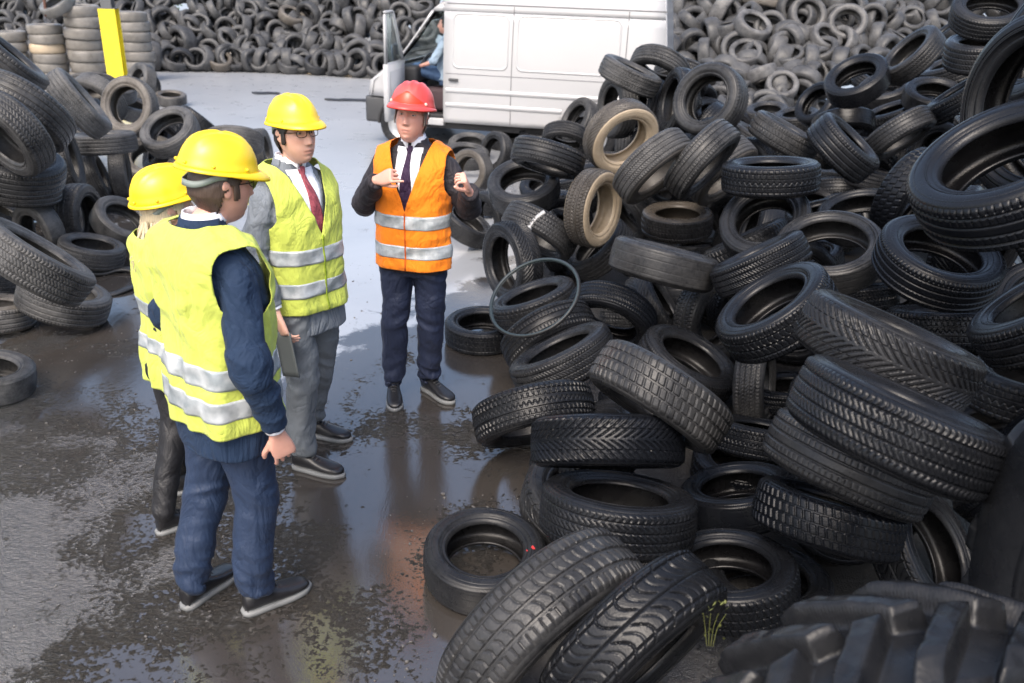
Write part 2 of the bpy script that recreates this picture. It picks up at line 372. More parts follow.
RS = [[-0.703,12.153,0.169,-0.005,-0.285,0.959,0.602],[-0.683,11.103,0.235,0.076,-0.222,0.972,0.578],[-0.546,10.006,0.273,-0.62,-0.76,0.195,0.547],[-0.308,11.281,0.262,-0.685,-0.666,0.296,0.529],[-0.195,13.079,0.113,-0.015,-0.106,0.994,0.579],[0.243,7.007,1.032,-0.228,-0.32,-0.919,0.623],[0.323,12.737,0.242,-0.037,-0.136,0.99,0.635],[0.6,11.034,0.512,-0.149,-0.583,-0.798,0.64],[0.575,13.26,0.362,0.004,-0.537,-0.844,0.642],[0.825,12.095,0.587,-0.772,-0.437,0.461,0.64],[1.026,9.189,1.173,-0.937,-0.35,0.015,0.651],[1.068,8.726,1.533,0.356,-0.076,0.931,0.629],[1.419,9.191,1.558,-0.342,-0.524,-0.78,0.64],[1.733,9.673,1.419,-0.202,-0.506,-0.839,0.649],[1.661,7.706,1.445,-0.633,-0.699,0.333,0.64],[1.528,8.515,1.327,-0.969,-0.162,0.184,0.64],[0.857,7.272,1.178,0.394,-0.863,-0.316,0.64],[1.293,10.195,0.597,0.947,-0.309,0.088,0.64],[1.854,10.286,0.812,-0.334,-0.282,-0.9,0.64],[0.993,6.276,1.134,0.626,-0.478,-0.616,0.648],[1.346,6.277,1.196,0.721,-0.442,-0.534,0.631],[1.665,6.988,0.979,0.611,-0.569,-0.55,0.64],[2.484,9.214,0.866,0.425,-0.072,0.902,0.64],[2.289,7.488,1.191,0.424,-0.072,0.903,0.64],[1.691,5.7,1.209,-0.085,0.059,0.995,0.633],[3.762,13.327,0.607,-0.126,-0.203,0.971,0.64],[4.03,12.699,0.634,-0.201,-0.121,0.972,0.64],[3.358,8.888,1.546,-0.512,-0.323,0.796,0.64],[4.326,10.492,1.295,-0.357,-0.305,0.883,0.64],[3.913,9.027,1.791,-0.768,-0.008,0.64,0.642],[3.967,11.718,0.96,-0.789,-0.306,0.533,0.64],[3.448,9.29,1.044,-0.007,-0.495,-0.869,0.64],[2.659,7.076,1.184,0.579,-0.25,0.776,0.64],[3.871,9.77,0.805,0.703,-0.396,0.59,0.665],[3.572,8.175,1.148,0.463,-0.529,-0.711,0.64],[4.123,9.676,1.113,-0.415,0.068,0.907,0.641],[4.372,9.337,1.36,-0.071,-0.357,0.931,0.634],[4.134,8.312,1.469,-0.591,0.242,0.77,0.64],[4.024,7.918,2.236,-0.187,-0.451,0.873,0.639],[3.982,7.809,1.914,-0.145,-0.15,0.978,0.641],[4.738,9.827,1.608,-0.419,0.05,0.907,0.659],[5.256,11.176,1.913,-0.653,0.204,0.729,0.64],[1.881,3.125,2.005,-0.914,-0.405,0.022,0.653],[2.3,3.873,2.207,-0.914,-0.022,0.405,0.64],[1.609,2.789,1.845,-0.598,-0.107,0.794,0.626],[2.631,5.627,1.121,0.571,-0.777,-0.266,0.64],[2.214,4.296,1.078,0.042,-0.319,0.947,0.64],[2.745,5.1,0.995,0.776,-0.597,0.201,0.64],[1.888,4.94,0.923,-0.3,-0.285,0.911,0.645],[2.571,6.218,0.827,-0.27,-0.152,0.951,0.64],[3.11,8.643,0.272,0.218,-0.408,0.887,0.64],[3.538,9.316,0.307,-0.072,-0.493,-0.867,0.64],[3.622,8.499,0.633,0.166,0.02,0.986,0.64],[1.692,5.63,0.894,-0.442,-0.473,0.762,0.631],[1.693,5.981,0.627,-0.454,0.307,0.836,0.655],[1.39,4.623,0.931,-0.469,0.299,0.831,0.564],[1.331,4.037,0.864,-0.609,0.049,0.792,0.628],[1.343,5.282,0.359,0.514,-0.851,0.109,0.611],[0.902,4.939,0.813,0.206,0.204,0.957,0.648],[1.128,8.231,0.269,-0.761,-0.476,-0.44,0.546],[1.39,7.188,0.486,-0.055,-0.043,0.998,0.64],[1.656,7.471,0.141,-0.149,0.166,0.975,0.561],[0.603,6.552,0.739,0.81,-0.586,0.022,0.614],[0.057,7.334,0.711,-0.17,-0.411,0.895,0.644],[-0.428,9.12,0.134,0.148,0.049,0.988,0.605],[-0.482,7.875,0.202,0.52,-0.126,0.845,0.531],[-0.272,8.115,0.227,-0.752,-0.659,-0.021,0.512],[0.194,6.673,0.507,-0.462,-0.452,-0.763,0.627],[-0.021,6.311,0.352,-0.85,-0.527,0.015,0.64],[0.321,7.18,0.26,0.897,-0.137,0.42,0.527],[0.146,5.415,0.343,-0.353,0.076,0.932,0.602],[-0.212,5.537,0.09,-0.013,-0.054,0.998,0.53],[0.234,4.88,0.324,0.436,-0.672,-0.599,0.61],[0.292,4.364,0.412,-0.458,0.164,0.874,0.607],[0.128,3.946,0.276,0.231,-0.628,-0.743,0.635],[0.42,3.175,0.563,0.023,-0.542,-0.84,0.64],[0.451,2.889,0.405,0.064,0.297,0.953,0.637],[0.643,3.271,0.742,-0.524,-0.406,-0.749,0.644],[1.061,4.699,0.247,0.379,-0.123,0.917,0.64],[0.878,5.704,0.141,-0.037,-0.359,-0.933,0.518],[0.633,5.123,0.377,-0.321,-0.801,-0.506,0.577],[0.991,5.5,0.296,0.786,-0.119,0.606,0.586],[0.712,6.999,0.275,-0.694,-0.195,0.693,0.604],[1.419,4.461,0.255,0.9,-0.403,0.166,0.518],[1.697,4.63,0.106,-0.091,0.142,0.986,0.523],[1.352,2.833,1.185,0.345,0.102,0.933,0.641],[1.133,2.229,1.199,0.34,0.186,0.922,0.626],[2.47,4.537,0.628,-0.049,0.275,0.96,0.64],[2.298,3.417,1.139,-0.592,0.291,0.751,0.64],[2.717,6.305,0.167,-0.139,0.281,0.949,0.57],[1.316,2.859,0.693,0.352,0.243,0.904,0.637],[1.338,3.999,0.154,0.104,0.313,0.944,0.526],[1.214,3.82,0.066,0.004,0.011,1.0,0.527],[1.07,3.351,0.197,-0.208,0.201,0.957,0.53],[1.251,2.793,0.482,0.216,0.355,0.909,0.565],[1.719,2.898,0.253,0.556,-0.51,0.656,0.554],[2.232,3.272,0.442,-0.771,0.492,0.403,0.586],[0.879,2.713,0.234,-0.169,0.066,0.983,0.53],[1.081,2.854,0.082,-0.039,0.034,0.999,0.528],[0.145,2.21,0.383,0.633,-0.705,-0.321,0.754],[0.417,2.096,0.464,0.637,-0.675,-0.372,0.648],[2.576,3.937,0.276,-0.339,0.246,0.908,0.646],[2.562,3.753,0.601,0.02,0.067,0.998,0.637],[3.004,4.828,0.357,-0.039,0.065,0.997,0.64],[-0.083,2.956,0.101,0.014,-0.086,0.996,0.528]]
LT = [
 ('rib','n',0.2,0,'grooved tyre at the top corner of the pile beside the pale stacks'),
 ('sipe','n',0.2,0,'tyre at the picture edge below the top grooved one'),
 ('rib','n',0.2,0,'arched tyre with smooth ribs sloping down the pile behind the women'),
 ('sipe','n',0.15,0,'arched tyre with mottled tread under the smooth ribbed arch'),
 ('rib','n',0.15,0,'open tyre with a round dark hole at the picture edge'),
 ('wave','n',0.2,0,'upright tyre with wavy tread in the middle of the pile'),
 ('sipe','n',0.4,0,'straight leaning tyre with mottled worn tread'),
 ('sipe','n',0.5,0.1,'grey arched tyre behind the straight leaning tyre'),
 ('sipe','n',0.5,0,'ring half hidden between the leaning tyre and the dusty ring'),
 ('block','n',0.65,0.1,'dusty round ring standing upright below the yellow post'),
 ('sipe','n',0.5,0,'tyre seen through the hole of the dusty round ring below the yellow post'),
 ('rib','n',0.4,0,'flat tyre lying right at the foot of the yellow post'),
 ('rib','n',0.5,0,'short upright tyre opening towards the yellow post'),
 ('bald','n',0.3,0.1,'lone brownish tyre lying flat on the wet yard beyond the pile'),
 ('rib','n',0.5,0,"open tyre full of debris above the woman's yellow helmet"),
 ('rib','n',0.25,0,'flat lying grooved tyre laid across the pile like a lid'),
 ('sipe','n',0.5,0.1,'round ring with broken rubber inside beside the grooved lid tyre'),
 ('block','n',0.3,0,'upright block treaded tyre under the flat grooved tyre'),
 ('rib','n',0.25,0,'muddy lined tyre lying flat at the picture edge'),
 ('slant','n',0.15,0,'upright narrow tyre with a slit opening holding a broken strap'),
 ('block','n',0.2,0,'block treaded tyre squeezed behind the slit opening tyre'),
 ('bald','n',0.3,0,"ring tyre leaning behind the woman's helmet"),
 ('sipe','n',0.25,0,'low flat tyre under the upright slit opening tyre'),
 ('bald','n',0.35,0,'plain arched tyre behind the longest muddy tyre'),
 ('sipe','n',0.4,0,'long muddy tyre sliding down over an open tyre'),
 ('block','n',0.2,0,'tyre end at the picture edge above the long muddy tyre'),
 ('rib','n',0.25,0,'open tyre on the ground beneath the long muddy tyre'),
 ('sipe','n',0.3,0,'tyre at the picture edge under the long muddy tyre'),
 ('rib','n',0.35,0.1,'lowest ribbed tyre at the picture edge of the pile'),
 ('bald','n',0.55,0,'pale grey tyre edge lying alone on the muddy ground'),
 ('sipe','n',0.4,0,"arched tyre on the yard behind the dark haired man's helmet"),
 ('block','n',0.55,0,'small upright tyre between the two yellow helmets'),
]
LS = [[-4.023,6.904,1.65,0.644,0.309,0.7,0.64],[-5.622,9.383,1.264,0.473,0.208,0.856,0.64],[-3.317,5.79,1.448,-0.337,-0.651,-0.68,0.656],[-3.236,5.446,1.363,-0.468,-0.768,-0.437,0.595],[-3.512,5.877,1.049,0.317,-0.097,0.943,0.64],[-4.41,8.244,0.613,0.941,0.304,0.147,0.64],[-3.929,7.725,1.227,0.751,0.331,0.571,0.64],[-5.599,11.433,0.898,0.184,-0.417,-0.89,0.624],[-4.992,10.322,0.897,-0.276,-0.865,-0.419,0.64],[-4.39,9.779,0.909,-0.099,-0.933,0.347,0.649],[-5.528,12.343,0.499,0.389,-0.018,0.921,0.64],[-5.644,12.081,0.76,0.17,-0.124,0.978,0.636],[-6.397,14.797,0.579,-0.56,-0.747,0.359,0.64],[-6.498,16.235,0.128,0.088,-0.147,0.985,0.563],[-3.852,9.483,0.699,-0.193,-0.598,0.778,0.64],[-4.337,8.956,0.659,-0.053,0.052,0.997,0.629],[-4.307,9.973,0.278,0.19,-0.648,0.738,0.64],[-4.366,9.264,0.264,0.949,0.314,0.004,0.561],[-4.13,6.944,0.652,0.165,0.044,0.985,0.631],[-3.865,7.328,0.292,0.999,0.012,0.033,0.599],[-4.562,9.111,0.26,0.908,0.31,0.283,0.529],[-3.551,7.428,0.243,0.591,-0.179,0.787,0.538],[-3.555,6.821,0.152,0.254,0.087,0.963,0.545],[-4.049,6.962,0.258,-0.446,-0.892,-0.073,0.53],[-2.606,4.375,0.877,0.539,0.393,0.745,0.64],[-4.576,7.224,0.318,0.501,0.301,0.811,0.648],[-3.15,5.559,0.202,0.332,0.128,0.935,0.609],[-4.016,6.164,0.13,0.061,0.152,0.987,0.585],[-3.633,5.461,0.118,0.048,0.14,0.989,0.566],[-3.086,4.479,0.116,0.165,0.052,0.985,0.527],[-3.364,10.154,0.502,0.046,-0.468,-0.883,0.64],[-3.283,10.919,0.263,0.992,0.053,0.111,0.528]]
RF = [[2.284,4.422,0.292,0.386,-0.917,0.097,0.591],[0.808,4.352,0.159,-0.157,0.203,0.966,0.595],[1.528,3.222,0.312,0.024,-0.995,0.096,0.628],[3.544,6.225,0.419,-0.42,-0.129,-0.898,0.583],[1.463,8.658,0.301,0.646,-0.386,-0.659,0.656],[2.233,6.443,0.295,-0.134,-0.989,-0.056,0.599],[1.896,5.387,0.312,-0.302,-0.95,-0.081,0.635],[1.654,9.542,1.166,0.22,-0.325,-0.92,0.63],[2.115,9.771,0.89,0.781,-0.446,-0.436,0.627],[1.677,5.595,0.309,0.215,-0.976,-0.024,0.641],[2.588,7.209,0.171,-0.318,-0.028,0.948,0.581],[2.9,5.197,0.884,0.463,-0.86,-0.213,0.662],[2.218,9.992,0.94,0.331,-0.483,0.81,0.647],[3.174,4.813,0.687,-0.342,-0.527,0.778,0.59],[0.409,3.676,0.244,-0.538,0.077,0.84,0.632],[0.367,3.314,0.158,0.187,-0.135,0.973,0.621],[2.025,10.256,1.08,0.497,-0.789,-0.361,0.608],[4.504,10.555,0.451,0.221,-0.541,-0.811,0.655],[2.082,4.292,0.285,0.322,-0.527,0.787,0.597],[4.386,9.268,0.161,0.2,0.089,0.976,0.645],[2.861,6.174,0.303,-0.543,-0.816,-0.198,0.6],[4.208,8.301,0.742,-0.937,-0.336,-0.097,0.605],[4.517,9.059,0.486,-0.104,-0.453,-0.886,0.671],[3.153,7.243,0.469,-0.265,0.304,0.915,0.607],[0.634,8.557,0.519,-0.306,0.016,0.952,0.637],[2.14,3.319,1.595,0.549,-0.644,0.533,0.581],[1.312,7.835,0.713,-0.599,-0.361,-0.715,0.635],[5.232,11.055,0.184,0.022,-0.05,0.998,0.615],[4.565,8.008,0.398,-0.11,-0.399,0.91,0.65],[2.854,3.096,0.306,-0.331,-0.664,0.671,0.649],[4.426,7.846,1.235,-0.062,-0.121,-0.991,0.634],[1.363,8.939,0.505,0.044,-0.457,-0.888,0.584],[1.787,10.307,0.48,-0.928,-0.368,-0.065,0.64],[1.565,8.575,0.868,0.438,-0.085,0.895,0.648],[2.218,7.675,0.753,0.244,-0.229,0.942,0.612],[5.333,11.535,1.198,-0.447,-0.839,-0.311,0.625],[0.34,9.597,0.222,-0.289,-0.329,0.899,0.648],[2.265,3.955,1.69,-0.664,0.212,-0.717,0.619],[1.585,9.559,0.475,-0.139,-0.648,0.749,0.605],[4.239,7.592,0.594,0.569,-0.724,0.39,0.593],[1.995,8.582,0.423,0.309,-0.159,0.938,0.634],[2.647,4.844,0.229,0.46,-0.2,0.865,0.62],[2.805,4.063,1.608,-0.338,-0.099,-0.936,0.594],[1.848,9.18,0.632,0.548,-0.568,0.614,0.617],[0.535,7.706,0.209,0.382,-0.017,0.924,0.651],[3.169,8.158,0.276,-0.287,-0.762,0.581,0.576],[4.334,11.961,0.215,-0.354,-0.055,-0.934,0.615],[4.793,9.71,0.422,-0.687,-0.115,-0.717,0.637],[3.775,8.684,0.299,-0.089,-0.421,-0.903,0.618],[3.271,5.592,0.444,-0.542,-0.836,0.084,0.635],[4.12,11.436,0.472,0.257,-0.34,-0.905,0.578],[2.045,2.711,1.622,-0.458,-0.051,-0.888,0.579],[4.73,10.216,0.869,-0.289,-0.949,-0.124,0.601],[1.951,6.12,0.246,0.619,-0.157,0.77,0.581],[1.799,4.817,0.476,0.192,-0.498,-0.846,0.658],[4.894,10.009,1.166,0.251,-0.804,0.539,0.578],[5.06,9.851,0.741,-0.895,0.344,0.282,0.593],[1.333,9.116,1.161,-0.968,-0.117,0.222,0.666],[2.573,3.522,1.864,-0.762,0.425,0.488,0.609],[4.31,9.844,0.581,-0.976,0.207,-0.069,0.597],[4.573,10.743,0.38,-0.627,-0.105,-0.772,0.638],[2.511,9.268,0.513,0.363,-0.179,0.914,0.586],[4.767,10.648,1.016,-0.508,-0.86,-0.041,0.631],[1.971,9.978,0.128,0.098,0.059,0.993,0.636],[4.719,8.124,0.905,-0.445,-0.43,0.785,0.615],[2.528,7.848,0.313,-0.024,-0.791,-0.611,0.664],[3.75,7.864,0.638,-0.245,-0.3,0.922,0.645],[5.982,10.909,0.607,-0.474,-0.045,-0.88,0.642],[1.573,6.084,0.233,0.233,-0.478,0.847,0.608],[3.627,8.928,0.798,-0.418,-0.346,-0.84,0.58],[4.404,10.529,1.001,-0.52,-0.786,-0.333,0.587],[2.741,5.509,0.242,0.305,-0.488,-0.818,0.588],[2.367,2.732,0.416,-0.738,-0.228,-0.635,0.616],[3.952,10.292,0.867,-0.014,-0.622,-0.783,0.59],[1.68,3.75,0.469,0.014,-0.046,0.999,0.608],[1.861,8.097,0.939,0.663,-0.721,0.201,0.656],[3.87,10.973,0.508,0.288,-0.566,0.773,0.583],[2.014,10.795,0.474,-0.149,-0.202,-0.968,0.64],[2.02,7.476,0.512,-0.357,-0.771,-0.527,0.632],[4.008,8.033,0.337,-0.533,0.035,-0.845,0.626],[3.741,12.097,0.215,-0.374,-0.292,-0.88,0.601],[5.37,9.49,0.846,-0.757,0.311,0.575,0.618],[0.4,7.652,0.308,0.105,-0.983,-0.15,0.621],[5.021,10.844,1.573,-0.121,-0.683,-0.721,0.605],[1.191,10.676,0.197,-0.009,-0.321,0.947,0.668],[5.292,11.084,1.145,-0.602,-0.42,0.679,0.609],[4.211,7.676,0.951,0.132,-0.444,-0.886,0.62],[2.634,9.744,0.636,-0.16,-0.525,-0.836,0.59],[1.179,6.55,0.304,-0.045,0.3,0.953,0.633],[4.28,8.764,0.897,-0.862,-0.48,0.165,0.588],[2.534,9.732,0.219,0.222,-0.377,0.899,0.587],[4.356,10.307,0.279,-0.092,-0.623,-0.777,0.624],[4.73,9.219,1.033,-0.562,-0.435,-0.703,0.58],[2.18,2.52,1.262,-0.152,-0.827,-0.541,0.617],[3.274,13.16,0.336,0.148,-0.924,0.353,0.666],[5.301,11.133,0.682,0.599,-0.587,0.545,0.596],[4.617,7.986,1.956,-0.237,-0.43,-0.871,0.64],[1.265,6.044,0.234,0.034,-0.355,-0.934,0.646],[2.674,10.746,0.377,-0.682,0.232,0.694,0.672],[1.024,9.611,0.244,-0.061,-0.507,-0.86,0.654],[3.517,7.282,0.868,-0.505,0.131,0.853,0.649],[0.725,9.14,0.293,-0.7,-0.474,0.534,0.601],[1.337,7.685,0.798,-0.318,0.068,0.946,0.653],[0.992,1.716,0.224,0.399,0.293,0.869,0.609],[5.129,10.391,0.411,0.026,-0.995,-0.093,0.631],[3.661,7.508,0.44,-0.107,-0.474,-0.874,0.59],[1.962,6.696,0.544,-0.954,0.076,0.29,0.619],[2.54,2.919,0.81,-0.87,-0.288,0.4,0.596],[5.329,10.56,0.903,-0.564,-0.07,-0.823,0.637],[4.465,7.74,1.517,-0.276,-0.146,-0.95,0.595],[2.881,4.462,1.198,-0.187,-0.137,-0.973,0.605],[4.693,11.813,1.256,0.27,-0.243,0.932,0.606],[5.11,11.776,0.789,-0.244,-0.813,0.53,0.63],[2.1,7.745,0.859,-0.786,-0.617,-0.037,0.58],[4.147,10.38,0.628,-0.516,-0.218,0.828,0.591],[4.768,8.471,0.739,0.341,-0.549,0.763,0.618],[2.534,6.944,0.619,-0.312,0.087,0.946,0.634],[2.023,7.194,0.289,-0.186,-0.976,-0.109,0.58]]
LF = [[-4.363,10.437,0.327,-0.702,-0.517,0.489,0.662],[-7.012,16.316,0.299,0.652,-0.757,0.05,0.607],[-4.404,10.664,0.229,-0.406,-0.374,0.834,0.591],[-4.784,12.832,0.265,-0.538,-0.413,-0.735,0.606],[-4.131,10.196,0.516,-0.47,-0.735,-0.489,0.619],[-4.486,10.906,0.266,0.581,0.369,0.725,0.604],[-5.68,8.842,0.87,-0.414,-0.5,0.761,0.65],[-5.654,11.254,0.331,0.15,-0.292,0.944,0.621],[-6.46,9.041,0.471,0.902,0.114,0.417,0.655],[-5.832,9.509,0.317,-0.811,-0.413,0.415,0.631],[-4.553,6.581,1.141,-0.096,-0.271,-0.958,0.654],[-3.996,6.518,0.926,-0.031,-0.444,-0.896,0.581],[-6.039,11.691,0.374,-0.168,-0.229,0.959,0.619],[-3.085,4.029,0.601,-0.006,-0.577,0.817,0.665],[-5.291,9.988,0.462,0.315,0.112,0.943,0.651],[-5.669,9.07,0.59,-0.061,-0.384,0.921,0.6],[-3.949,5.444,0.977,-0.492,-0.239,0.837,0.624],[-4.961,9.97,0.576,0.41,-0.131,0.903,0.584],[-4.764,7.913,0.573,0.212,0.163,0.964,0.599],[-4.898,8.307,0.245,0.484,-0.369,0.793,0.598],[-3.903,5.544,0.678,0.827,0.546,0.132,0.591],[-4.654,6.688,0.713,0.441,-0.561,-0.701,0.611],[-5.432,10.647,0.649,0.445,0.046,-0.894,0.639],[-4.327,7.223,0.743,0.062,-0.582,-0.811,0.649],[-6.006,9.526,0.74,0.067,0.166,0.984,0.634],[-4.261,6.604,0.29,0.076,-0.359,-0.93,0.579]]
BIKE = [0.123, 4.799, 0.621, -0.435, -0.477, 0.764, 0.6]
STRIP = [0.194, 6.673, 0.507, -0.462, -0.452, -0.763, 0.627]
FARKEEP = set(range(28))
